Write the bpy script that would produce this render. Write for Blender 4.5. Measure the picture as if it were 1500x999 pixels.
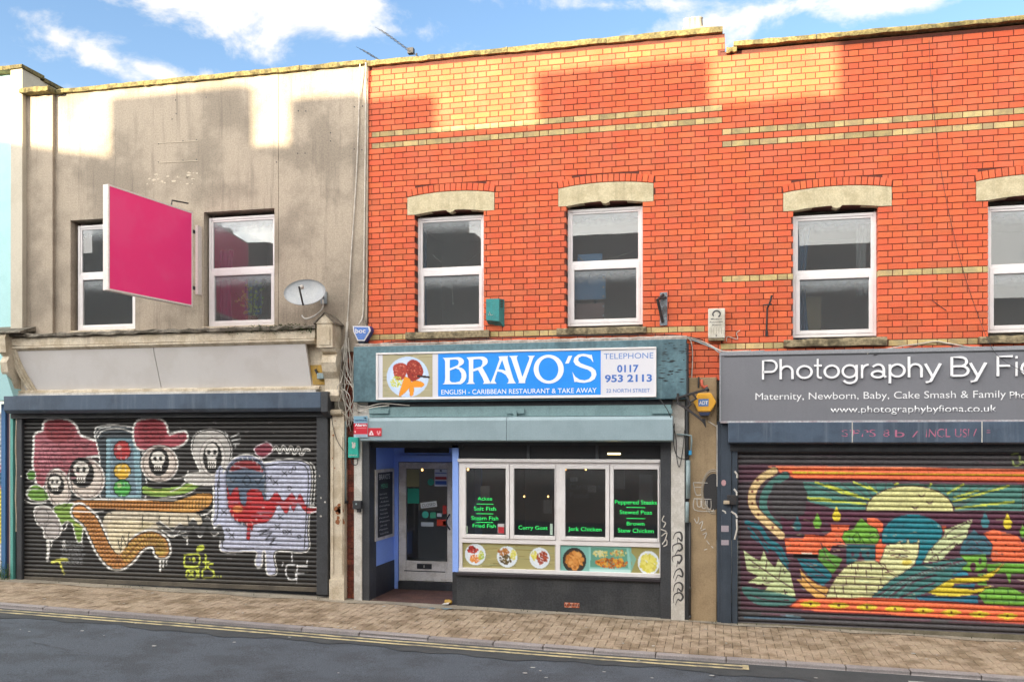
import bpy, math, random
import numpy as np
from mathutils import Vector
random.seed(7)
rng = np.random.default_rng(5)
for _o in list(bpy.data.objects): bpy.data.objects.remove(_o)
SC = bpy.context.scene
COL = SC.collection
# ---------------------------------------------------------------- camera
F = 1325.0                     # focal length measured in photograph pixels
TH = math.atan(295 / 1325)     # the street runs a little askew to the lens
S_, C_ = math.sin(TH), math.cos(TH)
D, H = 13.0, 2.54
cam = bpy.data.cameras.new("camera"); camo = bpy.data.objects.new("camera", cam); COL.objects.link(camo)
camo.location = (0, -D, H); camo.rotation_euler = (math.radians(90), 0, TH)
cam.sensor_width = 36; cam.lens = 36 * F / 1500; cam.shift_y = (645 - 499.5) / 1500
cam.clip_start = 0.1; cam.clip_end = 3000
SC.camera = camo
# ---------------------------------------------------------------- sun and sky
SUN_K, SUN_Z = 0.8, 0.14                      # the low sun stands behind the camera to the left
sdir = Vector((-SUN_K, -1, SUN_Z)).normalized()
sl = bpy.data.lights.new("sun", 'SUN'); slo = bpy.data.objects.new("sun", sl); COL.objects.link(slo)
sl.energy = 5.0; sl.angle = math.radians(0.55); sl.color = (1, .85, .58)
slo.rotation_euler = sdir.to_track_quat('Z', 'Y').to_euler()
W = bpy.data.worlds.new("World"); SC.world = W; W.use_nodes = True
SC.view_settings.view_transform = 'Standard'; SC.view_settings.look = 'None'
SC.view_settings.gamma = 1; SC.view_settings.exposure = 1.88
def lin(h):
    if isinstance(h, str):
        h = h.lstrip('#'); v = [int(h[i:i+2], 16) / 255 for i in (0, 2, 4)]
    else: v = [a / 255 for a in h]
    return tuple(a / 12.92 if a <= .04045 else ((a + .055) / 1.055) ** 2.4 for a in v)
def world_nodes():
    nt = W.node_tree; N = nt.nodes; L = nt.links; N.clear()
    out = N.new('ShaderNodeOutputWorld'); bg = N.new('ShaderNodeBackground')
    sky = N.new('ShaderNodeTexSky'); sky.sky_type = 'NISHITA'; sky.sun_disc = False
    sky.sun_elevation = math.radians(12); sky.sun_rotation = math.atan2(sdir.x, sdir.y)
    sky.air_density = 1.0; sky.dust_density = .3; sky.ozone_density = 2.5; sky.altitude = 50
    tc = N.new('ShaderNodeTexCoord')
    sep = N.new('ShaderNodeSeparateXYZ'); L.new(tc.outputs['Generated'], sep.inputs[0])
    def M(op, a, b=None, c=None):
        n = N.new('ShaderNodeMath'); n.operation = op
        for i, v in enumerate((a, b, c)):
            if v is None: continue
            if isinstance(v, (int, float)): n.inputs[i].default_value = v
            else: L.new(v, n.inputs[i])
        return n.outputs[0]
    az = M('ARCTAN2', sep.outputs[0], sep.outputs[1]); el = M('ARCSINE', sep.outputs[2])
    # cloud banks standing over the roofs: azimuth, elevation, half sizes, tilt
    def dirpx(px, py):
        x = (px - 750) / F; d = Vector((-S_ + x * C_, C_ + x * S_, (645 - py) / F)).normalized()
        return math.atan2(d.x, d.y), math.asin(d.z)
    noi = N.new('ShaderNodeTexNoise'); noi.inputs['Scale'].default_value = 9; noi.inputs['Detail'].default_value = 7
    noi.inputs['Roughness'].default_value = .62; noi.inputs['Distortion'].default_value = .25
    mp = N.new('ShaderNodeMapping'); mp.inputs['Scale'].default_value = (1, 1, 1.7); L.new(tc.outputs['Generated'], mp.inputs[0]); L.new(mp.outputs[0], noi.inputs[0])
    field = None
    for (px, py, rx, ry, tilt, g) in [(85, 55, 62, 34, -.3, 1.15), (140, 80, 100, 30, -.28, 1.15), (215, 100, 110, 20, -.2, 1.05), (300, 5, 120, 34, -.1, 1.1), (450, 12, 150, 34, -.05, 1.15),
                                   (585, 44, 60, 18, .0, .8), (120, 132, 190, 16, 0, .6), (890, 8, 190, 16, -.06, .75), (1110, 22, 230, 26, .05, .78), (1280, 10, 120, 22, 0, .7),
                                   (1000, 60, 320, 30, 0, .2)]:
        a0, e0 = dirpx(px, py)
        ra = rx / F * .95; re = ry / F * .95
        da = M('SUBTRACT', az, a0); de = M('SUBTRACT', el, e0)
        u = M('DIVIDE', M('ADD', M('MULTIPLY', da, math.cos(tilt)), M('MULTIPLY', de, math.sin(tilt))), ra)
        v = M('DIVIDE', M('SUBTRACT', M('MULTIPLY', de, math.cos(tilt)), M('MULTIPLY', da, math.sin(tilt))), re)
        r = M('SQRT', M('ADD', M('MULTIPLY', u, u), M('MULTIPLY', v, v)))
        b = M('MULTIPLY', M('SUBTRACT', 1.0, M('MULTIPLY', r, .5)), g)
        field = b if field is None else M('MAXIMUM', field, b)
    # heavier, unseen cloud added away from the view to light the shaded fronts
    n2 = N.new('ShaderNodeTexNoise'); n2.inputs['Scale'].default_value = 2.6; n2.inputs['Detail'].default_value = 3; L.new(tc.outputs['Generated'], n2.inputs[0])
    away = M('LESS_THAN', sep.outputs[1], .35)
    gen = M('MULTIPLY', M('MULTIPLY', M('SUBTRACT', n2.outputs[0], .14), 2.2), away)
    field = M('MAXIMUM', field, gen)
    f = M('ADD', M('MULTIPLY', field, .9), M('MULTIPLY', M('SUBTRACT', noi.outputs[0], .5), 2.3))
    rmp = N.new('ShaderNodeMapRange'); rmp.interpolation_type = 'SMOOTHSTEP'
    rmp.inputs['From Min'].default_value = .28; rmp.inputs['From Max'].default_value = .78
    L.new(f, rmp.inputs['Value'])
    # thin veil towards the horizon
    veil = M('MULTIPLY', M('POWER', M('SUBTRACT', 1.0, M('MAXIMUM', sep.outputs[2], 0)), 6), .55)
    mk = M('MINIMUM', M('ADD', rmp.outputs[0], veil), 1)
    gain = N.new('ShaderNodeMix'); gain.data_type = 'RGBA'; gain.blend_type = 'MULTIPLY'; gain.inputs[0].default_value = 1
    L.new(sky.outputs[0], gain.inputs[6]); gain.inputs[7].default_value = SKYGAIN + (1,)
    mx = N.new('ShaderNodeMix'); mx.data_type = 'RGBA'
    # cloud boosted towards the sun, added light for the shaded fronts
    dt = N.new('ShaderNodeVectorMath'); dt.operation = 'DOT_PRODUCT'; L.new(tc.outputs['Generated'], dt.inputs[0]); dt.inputs[1].default_value = tuple(sdir)
    ph = M('ADD', 1.0, M('MULTIPLY', M('POWER', M('MAXIMUM', dt.outputs['Value'], 0), 1.5), SUN_SIDE_BOOST))
    cc = N.new('ShaderNodeMix'); cc.data_type = 'RGBA'; cc.blend_type = 'MULTIPLY'; cc.inputs[0].default_value = 1; cc.inputs[6].default_value = CLOUD + (1,); L.new(ph, cc.inputs[7])
    L.new(mk, mx.inputs[0]); L.new(gain.outputs[2], mx.inputs[6]); L.new(cc.outputs[2], mx.inputs[7])
    L.new(mx.outputs[2], bg.inputs[0]); bg.inputs[1].default_value = .12; L.new(bg.outputs[0], out.inputs[0])
SKYGAIN = (.79, .79, .79); CLOUD = (2.75, 2.65, 2.5); SUN_SIDE_BOOST = 5.0
world_nodes()
# ---------------------------------------------------------------- measuring
def at(px, py, y=0.0):
    """point on the plane y seen at photograph pixel px, py"""
    x = (px - 750) / F; t = (y + D) / (C_ + x * S_)
    return t * (-S_ + x * C_), H + t * (645 - py) / F
def ax(px, y=0.0): return at(px, 645, y)[0]
def az_(py, px, y=0.0): return at(px, py, y)[1]
def proj(X, Y, Z):
    dx, dy = X, Y + D
    t = -dx * S_ + dy * C_; x = (dx * C_ + dy * S_) / t
    return 750 + F * x, 645 - F * (Z - H) / t
KY = [(-14, -1.76), (-10.2, -1.77), (-6.86, -1.84), (-4.0, -1.97), (-1.5, -2.02), (.75, -1.99), (3.4, -1.96), (8, -1.96)]
def kerb_y(x):
    return float(np.interp(x, [k[0] for k in KY], [k[1] for k in KY]))
def gz(x, y=0.0): return -.019 * x + .02 * max(y, -2.1)
# ---------------------------------------------------------------- object helpers
def tag(o, label=None, cat=None, group=None, kind=None):
    if label: o['label'] = label
    if cat: o['category'] = cat
    if group: o['group'] = group
    if kind: o['kind'] = kind
    return o
def thing(name, label, cat, loc=(0, 0, 0), group=None):
    o = bpy.data.objects.new(name, None); COL.objects.link(o); o.location = loc; o.empty_display_size = .1
    return tag(o, label, cat, group)
def link(name, me, parent=None, m=None, kind=None, loc=None):
    o = bpy.data.objects.new(name, me); COL.objects.link(o)
    if m is not None and not me.materials: me.materials.append(m)
    if loc is not None: o.location = loc
    if parent is not None:
        o.parent = parent
        top = parent; off = Vector(parent.location)
        while top.parent is not None: top = top.parent; off += Vector(top.location)
        if loc is None: o.location = -off
        else: o.location = Vector(loc) - off
    if kind: o['kind'] = kind
    return o
class MB:
    def __init__(s): s.v = []; s.f = []; s.mi = []; s.cm = 0
    def face(s, pts):
        n = len(s.v); s.v += [tuple(p) for p in pts]; s.f.append(tuple(range(n, n + len(pts)))); s.mi.append(s.cm); return s
    def box(s, x0, x1, y0, y1, z0, z1):
        if x0 > x1: x0, x1 = x1, x0
        if y0 > y1: y0, y1 = y1, y0
        if z0 > z1: z0, z1 = z1, z0
        n = len(s.v)
        s.v += [(x0, y0, z0), (x1, y0, z0), (x1, y1, z0), (x0, y1, z0), (x0, y0, z1), (x1, y0, z1), (x1, y1, z1), (x0, y1, z1)]
        for q in ((0, 1, 5, 4), (1, 2, 6, 5), (2, 3, 7, 6), (3, 0, 4, 7), (4, 5, 6, 7), (3, 2, 1, 0)):
            s.f.append(tuple(n + i for i in q)); s.mi.append(s.cm)
        return s
    def hexa(s, p):   # 8 points, bottom ring then top ring
        n = len(s.v); s.v += [tuple(q) for q in p]
        for q in ((0, 1, 5, 4), (1, 2, 6, 5), (2, 3, 7, 6), (3, 0, 4, 7), (4, 5, 6, 7), (3, 2, 1, 0)):
            s.f.append(tuple(n + i for i in q)); s.mi.append(s.cm)
        return s
    def prism(s, pts, y0, y1):   # outline in x,z swept from y0 (front) to y1
        n = len(s.v); k = len(pts)
        a = sum(pts[i][0] * pts[(i + 1) % k][1] - pts[(i + 1) % k][0] * pts[i][1] for i in range(k))
        if a < 0: pts = pts[::-1]
        s.v += [(p[0], y0, p[1]) for p in pts] + [(p[0], y1, p[1]) for p in pts]
        s.f.append(tuple(range(n, n + k))); s.mi.append(s.cm)
        s.f.append(tuple(range(n + 2 * k - 1, n + k - 1, -1))); s.mi.append(s.cm)
        for i in range(k):
            j = (i + 1) % k
            s.f.append((n + j, n + i, n + k + i, n + k + j)); s.mi.append(s.cm)
        return s
    def sweepx(s, prof, x0, x1):  # outline in y,z swept along x
        n = len(s.v); k = len(prof)
        s.v += [(x0, p[0], p[1]) for p in prof] + [(x1, p[0], p[1]) for p in prof]
        s.f.append(tuple(range(n + k - 1, n - 1, -1))); s.mi.append(s.cm)
        s.f.append(tuple(range(n + k, n + 2 * k))); s.mi.append(s.cm)
        for i in range(k):
            j = (i + 1) % k
            s.f.append((n + i, n + j, n + k + j, n + k + i)); s.mi.append(s.cm)
        return s
    def tube(s, pts, r, seg=6, cap=True):
        pts = [Vector(p) for p in pts]; n0 = len(s.v); m = len(pts)
        rr = r if isinstance(r, (list, tuple)) else [r] * m
        up = Vector((0, 0, 1)); prev = None
        for i, p in enumerate(pts):
            d = (pts[min(i + 1, m - 1)] - pts[max(i - 1, 0)])
            if d.length < 1e-9: d = Vector((0, 0, 1))
            d.normalize()
            a = prev if prev is not None else (Vector((1, 0, 0)) if abs(d.z) > .9 else up)
            a = a - d * a.dot(d)
            if a.length < 1e-6: a = Vector((0, 1, 0)) - d * d.y
            a.normalize(); prev = a; b = d.cross(a)
            for k in range(seg):
                t = 2 * math.pi * k / seg; q = p + (a * math.cos(t) + b * math.sin(t)) * rr[i]; s.v.append(tuple(q))
        for i in range(m - 1):
            for k in range(seg):
                k2 = (k + 1) % seg
                s.f.append((n0 + i * seg + k, n0 + i * seg + k2, n0 + (i + 1) * seg + k2, n0 + (i + 1) * seg + k)); s.mi.append(s.cm)
        if cap:
            s.f.append(tuple(n0 + k for k in range(seg - 1, -1, -1))); s.mi.append(s.cm)
            s.f.append(tuple(n0 + (m - 1) * seg + k for k in range(seg))); s.mi.append(s.cm)
        return s
    def mesh(s, name, mats=(), smooth=False):
        me = bpy.data.meshes.new(name); me.from_pydata(s.v, [], s.f)
        for m in mats: me.materials.append(m)
        if len(mats) > 1: me.polygons.foreach_set('material_index', s.mi)
        if smooth: me.polygons.foreach_set('use_smooth', [True] * len(s.f))
        me.update(); return me
    def build(s, name, m, parent=None, smooth=False, kind=None):
        return link(name, s.mesh(name, m if isinstance(m, (list, tuple)) else (m,), smooth), parent, kind=kind)
def bevel(o, w=.004, seg=1):
    b = o.modifiers.new('edge', 'BEVEL'); b.width = w; b.segments = seg; b.limit_method = 'ANGLE'; return o
def smooth_path(pts, n=6):
    P = [Vector(p) for p in pts]
    if len(P) < 3: return P
    out = []
    for i in range(len(P) - 1):
        a = P[max(i - 1, 0)]; b = P[i]; c = P[i + 1]; d = P[min(i + 2, len(P) - 1)]
        for k in range(n):
            t = k / n
            out.append(.5 * ((2 * b) + (c - a) * t + (2 * a - 5 * b + 4 * c - d) * t * t + (3 * b - a - 3 * c + d) * t ** 3))
    out.append(P[-1]); return out
# ---------------------------------------------------------------- materials
_MC = {}
def mat(name, col, rough=.7, col2=None, mix=.35, scale=3.0, fine=.12, fscale=60, bump=.15, metal=0.0, streak=0.0, streakcol=(.05, .045, .04), obj_random=0.0, emit=0, spec=.5, attr=None, bscale=None, coat=0.0):
    """weathered paint, stone or metal: broad patches, fine grain, rain streaks"""
    if name in _MC: return _MC[name]
    m = bpy.data.materials.new(name); m.use_nodes = True; nt = m.node_tree; N = nt.nodes; L = nt.links; _MC[name] = m
    b = N['Principled BSDF']; b.inputs['Roughness'].default_value = rough; b.inputs['Metallic'].default_value = metal
    b.inputs['Specular IOR Level'].default_value = spec; b.inputs['Coat Weight'].default_value = coat
    geo = N.new('ShaderNodeNewGeometry'); pos = geo.outputs['Position']
    def noise(sc, det=4, stretch=None, ro=.6):
        n = N.new('ShaderNodeTexNoise'); n.inputs['Scale'].default_value = sc; n.inputs['Detail'].default_value = det; n.inputs['Roughness'].default_value = ro
        if stretch:
            mp = N.new('ShaderNodeMapping'); mp.inputs['Scale'].default_value = stretch; L.new(pos, mp.inputs[0]); L.new(mp.outputs[0], n.inputs[0])
        else: L.new(pos, n.inputs[0])
        return n.outputs[0]
    def mixc(f, a, c, blend='MIX'):
        x = N.new('ShaderNodeMix'); x.data_type = 'RGBA'; x.blend_type = blend
        for i, v in ((0, f), (6, a), (7, c)):
            if isinstance(v, (int, float)): x.inputs[i].default_value = v
            elif isinstance(v, tuple): x.inputs[i].default_value = v + (1,)
            else: L.new(v, x.inputs[i])
        return x.outputs[2]
    def rng_(v, a, c, lo=0.0, hi=1.0):
        r = N.new('ShaderNodeMapRange'); r.interpolation_type = 'SMOOTHSTEP'
        for k, q in (('From Min', a), ('From Max', c), ('To Min', lo), ('To Max', hi)): r.inputs[k].default_value = q
        L.new(v, r.inputs['Value']); return r.outputs[0]
    c = tuple(col)
    if attr:
        at_ = N.new('ShaderNodeAttribute'); at_.attribute_name = attr; c = at_.outputs['Color']
    if col2 is not None: c = mixc(rng_(noise(scale), .42, .62, 0, mix), c, tuple(col2))
    if obj_random:
        oi = N.new('ShaderNodeObjectInfo'); ad = N.new('ShaderNodeMath'); ad.operation = 'ADD'
        L.new(oi.outputs['Random'], ad.inputs[0]); L.new(geo.outputs['Random Per Island'], ad.inputs[1])
        fr = N.new('ShaderNodeMath'); fr.operation = 'FRACT'; L.new(ad.outputs[0], fr.inputs[0])
        r = N.new('ShaderNodeMapRange'); r.inputs['To Min'].default_value = 1 - obj_random; r.inputs['To Max'].default_value = 1 + obj_random; L.new(fr.outputs[0], r.inputs['Value'])
        c = mixc(1.0, c, r.outputs[0], 'MULTIPLY')
        fr2 = N.new('ShaderNodeMath'); fr2.operation = 'MULTIPLY'; fr2.inputs[1].default_value = 7.31; L.new(ad.outputs[0], fr2.inputs[0])
        fr3 = N.new('ShaderNodeMath'); fr3.operation = 'FRACT'; L.new(fr2.outputs[0], fr3.inputs[0])
        hs = N.new('ShaderNodeHueSaturation'); rr = N.new('ShaderNodeMapRange'); rr.inputs['To Min'].default_value = .5 - obj_random * .03; rr.inputs['To Max'].default_value = .5 + obj_random * .03
        L.new(fr3.outputs[0], rr.inputs['Value']); L.new(rr.outputs[0], hs.inputs['Hue']); L.new(c, hs.inputs['Color']); c = hs.outputs[0]
    if fine: c = mixc(1.0, c, rng_(noise(fscale, 3), .3, .7, 1 - fine, 1 + fine), 'MULTIPLY')
    if streak: c = mixc(rng_(noise(1.0, 5, (9, 9, .55), .7), .5, .75, 0, streak), c, tuple(streakcol))
    if isinstance(c, tuple): b.inputs['Base Color'].default_value = c + (1,)
    else: L.new(c, b.inputs['Base Color'])
    if bump:
        bp = N.new('ShaderNodeBump'); bp.inputs['Strength'].default_value = bump; bp.inputs['Distance'].default_value = .01
        L.new(noise(bscale or fscale, 5), bp.inputs['Height']); L.new(bp.outputs[0], b.inputs['Normal'])
    if emit:
        b.inputs['Emission Color'].default_value = tuple(col) + (1,); b.inputs['Emission Strength'].default_value = emit
    return m
def glass_mat(name, tint=(.9, .93, .93), ior=1.8, haze=.06, top=.40):
    m = bpy.data.materials.new(name); m.use_nodes = True; nt = m.node_tree; N = nt.nodes; L = nt.links; N.clear()
    out = N.new('ShaderNodeOutputMaterial'); tr = N.new('ShaderNodeBsdfTransparent'); tr.inputs[0].default_value = tint + (1,)
    gl = N.new('ShaderNodeBsdfGlossy'); gl.inputs['Roughness'].default_value = .01
    fr = N.new('ShaderNodeFresnel'); fr.inputs['IOR'].default_value = ior; mx = N.new('ShaderNodeMixShader')
    geo = N.new('ShaderNodeNewGeometry'); n = N.new('ShaderNodeTexNoise'); n.inputs['Scale'].default_value = 1.2; L.new(geo.outputs['Position'], n.inputs[0])
    bp = N.new('ShaderNodeBump'); bp.inputs['Strength'].default_value = .03; bp.inputs['Distance'].default_value = .02; L.new(n.outputs[0], bp.inputs['Height'])
    L.new(bp.outputs[0], gl.inputs['Normal'])
    L.new(fr.outputs[0], mx.inputs[0]); L.new(tr.outputs[0], mx.inputs[1]); L.new(gl.outputs[0], mx.inputs[2])
    # painted haze lifts dark glass overall; a light band is painted along the top
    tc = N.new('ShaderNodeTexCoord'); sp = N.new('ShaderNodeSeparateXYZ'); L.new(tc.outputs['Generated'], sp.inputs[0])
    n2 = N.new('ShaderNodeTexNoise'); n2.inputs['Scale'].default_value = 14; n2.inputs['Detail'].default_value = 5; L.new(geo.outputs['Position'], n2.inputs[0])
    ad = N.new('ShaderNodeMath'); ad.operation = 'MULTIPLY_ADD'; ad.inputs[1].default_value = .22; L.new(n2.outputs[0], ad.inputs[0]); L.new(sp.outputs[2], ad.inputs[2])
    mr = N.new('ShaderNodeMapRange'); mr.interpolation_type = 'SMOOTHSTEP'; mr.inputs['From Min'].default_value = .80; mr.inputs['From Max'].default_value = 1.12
    mr.inputs['To Min'].default_value = haze; mr.inputs['To Max'].default_value = haze + top; L.new(ad.outputs[0], mr.inputs['Value'])
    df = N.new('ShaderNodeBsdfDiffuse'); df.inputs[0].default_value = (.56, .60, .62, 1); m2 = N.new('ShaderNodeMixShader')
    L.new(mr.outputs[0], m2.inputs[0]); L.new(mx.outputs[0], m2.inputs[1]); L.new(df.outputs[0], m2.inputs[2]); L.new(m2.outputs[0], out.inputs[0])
    _MC[name] = m; return m
G = mat
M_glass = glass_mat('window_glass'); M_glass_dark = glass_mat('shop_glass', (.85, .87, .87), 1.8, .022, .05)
M_render = G('grey_render', lin('#ac9f8e'), .9, lin('#82786b'), .7, 1.1, .14, 45, .4, streak=.6, streakcol=lin('#6b6259'))
M_render_beige = G('beige_render', lin('#9f8a6c'), .9, lin('#857258'), .5, 3, .1, 60, .3, streak=.3, streakcol=lin('#5b4c3a'))
M_coping = G('coping_stone', lin('#7c7048'), .95, lin('#4e4730'), .8, 7, .35, 30, .9)
M_brick = G('red_brick', (.68, .127, .048), .85, (.60, .15, .07), .6, 2.2, .14, 110, .3, obj_random=.12, streak=.10, streakcol=(.25, .08, .05))
M_ybrick = G('buff_brick', lin('#c0a873'), .85, lin('#8f8265'), .6, 5, .16, 90, .3, obj_random=.22)
M_mortar = G('brick_mortar', (.12, .038, .026), .95, (.10, .035, .025), .6, 6, .2, 80, .3)
M_stone = G('lintel_stone', lin('#c9bd9c'), .9, lin('#a89a78'), .5, 5, .12, 60, .3, streak=.25, streakcol=lin('#6b6250'))
M_sill = G('sill_stone', lin('#8d8065'), .95, lin('#463f30'), .8, 7, .3, 25, .8)
M_upvc = G('white_frame', (.80, .77, .765), .35, (.72, .68, .67), .5, 5, .03, 90, .02)
M_inner = G('dark_interior', (.38, .34, .32), .9, bump=0, fine=0)
M_room = G('room_plaster', (.62, .55, .50), .9, bump=0, fine=0)
M_slate = G('slate_blue_paint', lin('#4b5a6c'), .45, lin('#3a4655'), .6, 2, .08, 60, .08, streak=.45, streakcol=lin('#76818f'))
M_slate2 = G('dark_slate_paint', lin('#39434f'), .5, lin('#2a323c'), .5, 3, .1, 60, .08, streak=.2, streakcol=lin('#5c6670'))
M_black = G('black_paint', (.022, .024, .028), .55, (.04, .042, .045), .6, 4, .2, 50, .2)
M_dark = G('charcoal_paint', (.05, .054, .06), .5, (.035, .037, .042), .6, 4, .2, 50, .1)
M_cream = G('cream_paint', lin('#cfc3ae'), .75, lin('#a8967a'), .6, 5, .12, 50, .35, streak=.5, streakcol=lin('#8b7862'))
M_white = G('white_paint', lin('#cfcbc4'), .7, lin('#a39c90'), .5, 5, .1, 50, .15, streak=.3, streakcol=lin('#8a8378'))
M_lead = G('weathered_lead', lin('#7b7468'), .8, lin('#4a4438'), .8, 5, .25, 30, .6)
M_moss = G('green_moss', (.03, .055, .012), .95, (.06, .07, .02), .6, 12, .4, 90, .8)
M_signgrey = G('pale_board', lin('#cfcbc8'), .6, lin('#c2bcb6'), .4, 2, .03, 90, .03)
M_teal = G('teal_paint', lin('#aed8da'), .7, lin('#a2cfd0'), .4, 3, .05, 60, .1)
M_tealdark = G('teal_board', lin('#587780'), .5, lin('#3f5a64'), .7, 3, .15, 25, .12, streak=.25, streakcol=lin('#8aa3a8'))
M_awning = G('awning_metal', lin('#94a8af'), .45, lin('#84989f'), .4, 3, .05, 60, .04, streak=.2, streakcol=lin('#74898f'))
M_flap = G('awning_flap', lin('#7b979a'), .5, lin('#668284'), .5, 4, .1, 60, .08, streak=.3, streakcol=lin('#58706f'))
M_blue = G('blue_paint', (.27, .43, .92), .5, (.24, .39, .86), .4, 3, .05, 60, .05)
M_road = G('asphalt', (.082, .098, .122), .85, (.055, .064, .078), .8, 1.6, .45, 75, .6, bscale=150)
M_roaddark = G('gutter_asphalt', (.05, .056, .062), .8, (.075, .08, .085), .6, 3, .3, 120, .5)
M_line = G('yellow_line_paint', lin('#cbbd92'), .8, lin('#6f6c64'), .75, 5, .2, 80, .2)
M_wline = G('white_line_paint', lin('#bdbdb8'), .8, lin('#8f8f8c'), .5, 8, .2, 80, .2)
M_paver = G('paver_clay', lin('#a6947f'), .9, lin('#75634c'), .75, 3.2, .2, 50, .4, obj_random=.10)
M_joint = G('paver_joint', lin('#2f2820'), .95, lin('#463d30'), .6, 4, .3, 60, .4)
M_kerb = G('kerb_stone', lin('#97908f'), .9, lin('#807a79'), .5, 3, .15, 70, .3, obj_random=.08)
M_concrete = G('concrete_strip', lin('#9e9484'), .9, lin('#7f786c'), .7, 2.5, .2, 50, .4)
M_pipe = G('grey_pipe', lin('#8ea0a3'), .5, lin('#6f8284'), .5, 8, .1, 60, .05)
M_cable = G('white_cable', lin('#c9c3b8'), .6, lin('#9a9184'), .5, 9, .1, 50, 0)
M_bcable = G('black_cable', (.03, .03, .032), .6, bump=0)
M_iron = G('black_iron', (.025, .025, .028), .6, (.05, .035, .03), .5, 20, .2, 80, .2)
M_dbrick = G('dark_old_brick', lin('#7a4030'), .9, lin('#55302a'), .7, 6, .3, 60, .5, obj_random=.3)
M_curtw = G('white_curtain', (.55, .55, .55), .9, bump=0)
M_curtb = G('blue_curtain', (.13, .25, .42), .9, bump=0)
M_lamp = G('warm_lamp', (1, .5, .16), .5, emit=2.2, bump=0, fine=0)
M_tubelamp = G('tube_lamp', (1, .8, .35), .5, emit=1.6, bump=0, fine=0)
# ================================================================= large structure
# ---------------------------------------------------------------- road
def strip_mesh(name, xs, yf0, yf1, zf, m, parent=None, kind=None, bottom=None):
    v = []; f = []
    for x in xs:
        for y in (yf0(x), yf1(x)): v.append((x, y, zf(x, y)))
    for i in range(len(xs) - 1):
        a = 2 * i; f.append((a, a + 2, a + 3, a + 1))
    me = bpy.data.meshes.new(name); me.from_pydata(v, [], f); me.update()
    o = link(name, me, parent, m, kind)
    return o
XS = [-400, -60] + [x * .5 for x in range(-28, 17)] + [60, 400]
rz = lambda x, y: -.019 * max(min(x, 20), -20) - .040 - .047 + max(0, min(1, (-1.9 - y) / 6)) * .05
road = strip_mesh('road', XS, lambda x: -14.2, lambda x: kerb_y(x) - .01, rz, M_road, kind='structure')
v = []
# darker strip of older asphalt along the gutter, its edge ragged
xs = [x * .12 for x in range(-120, 68)]
strip_mesh('gutter_strip', xs, lambda x: kerb_y(x) - .55 - .06 * math.sin(x * 1.7) - .05 * math.sin(x * 5.1 + 1) - .03 * math.sin(x * 13), lambda x: kerb_y(x) - .011, lambda x, y: rz(x, y) + .004, M_roaddark, road)
for off in (.14, .285):
    strip_mesh('yellow_line', [x * .3 for x in range(-47, 1)] + [.33], lambda x: kerb_y(x) - off - .034 - .006 * math.sin(x * 9), lambda x: kerb_y(x) - off + .034 + .006 * math.sin(x * 7), lambda x, y: rz(x, y) + .008, M_line, road)
strip_mesh('yellow_line_end', [.33, .40], lambda x: kerb_y(x) - .325, lambda x: kerb_y(x) - .10, lambda x, y: rz(x, y) + .0125, M_line, road)
strip_mesh('bay_line', [2.10, 2.36], lambda x: kerb_y(x) - .42, lambda x: kerb_y(x) - .30, lambda x, y: rz(x, y) + .008, M_wline, road)
mb = MB()
for _ in range(26):
    x = random.uniform(-9.5, 3.5); y = kerb_y(x) - random.uniform(.1, 2.2); r = random.uniform(.008, .022)
    mb.face([(x + r * math.cos(a) * 1.5, y + r * math.sin(a), rz(x, y) + .0125) for a in [k * math.pi / 3 for k in range(6)]])
mb.build('litter_specks', M_wline, road, kind='stuff')
mb = MB()                                                     # thin cracks and tar dribbles
for _ in range(14):
    x = random.uniform(-9.5, 3.5); y = kerb_y(x) - random.uniform(.5, 2.6); a = random.uniform(-.5, .5); pts = [(x, y)]
    for _k in range(7): a += random.gauss(0, .6); x += .07 * math.cos(a); y += .05 * math.sin(a); pts.append((x, y))
    for (p, q) in zip(pts[:-1], pts[1:]):
        w = random.uniform(.003, .009); mb.face([(p[0], p[1] - w, rz(*p) + .005), (q[0], q[1] - w, rz(*q) + .005), (q[0], q[1] + w, rz(*q) + .005), (p[0], p[1] + w, rz(*p) + .005)])
mb.build('asphalt_cracks', M_roaddark, road, kind='stuff')
# far pavement and ground behind the houses
far = MB().box(-400, 400, -400, -14.2, -1, -.02).build('far_pavement', M_concrete, kind='structure')
MB().box(-400, 400, .6, 400, -1.6, -.4).build('ground', M_concrete, kind='structure')
# ---------------------------------------------------------------- pavement with herringbone pavers and kerbstones
pave = thing('pavement', None, None); pave['kind'] = 'structure'
strip_mesh('joint_bed', XS, lambda x: kerb_y(x) - .0, lambda x: 1.5, lambda x, y: (-.019 * max(min(x, 20), -20) + .02 * max(y, -2.1)) - .010, M_joint, pave)
mb = MB()
def wall_foot(x): return -.12
for i in range(-48, 22):    # concrete fillet along the wall foot, broken at random
    x0 = i * .3; x1 = x0 + .3
    w = .13 + .05 * math.sin(i * 1.3) + (.08 if i < -8 else 0); w2 = .13 + .05 * math.sin((i + 1) * 1.3) + (.08 if i + 1 < -8 else 0)
    mb.face([(x0, -w - .02, gz(x0, -w) + .006), (x1, -w2 - .02, gz(x1, -w2) + .006), (x1, .1, gz(x1, .1) + .012), (x0, .1, gz(x0, .1) + .012)])
mb.build('concrete_fillet', M_concrete, pave)
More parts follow.
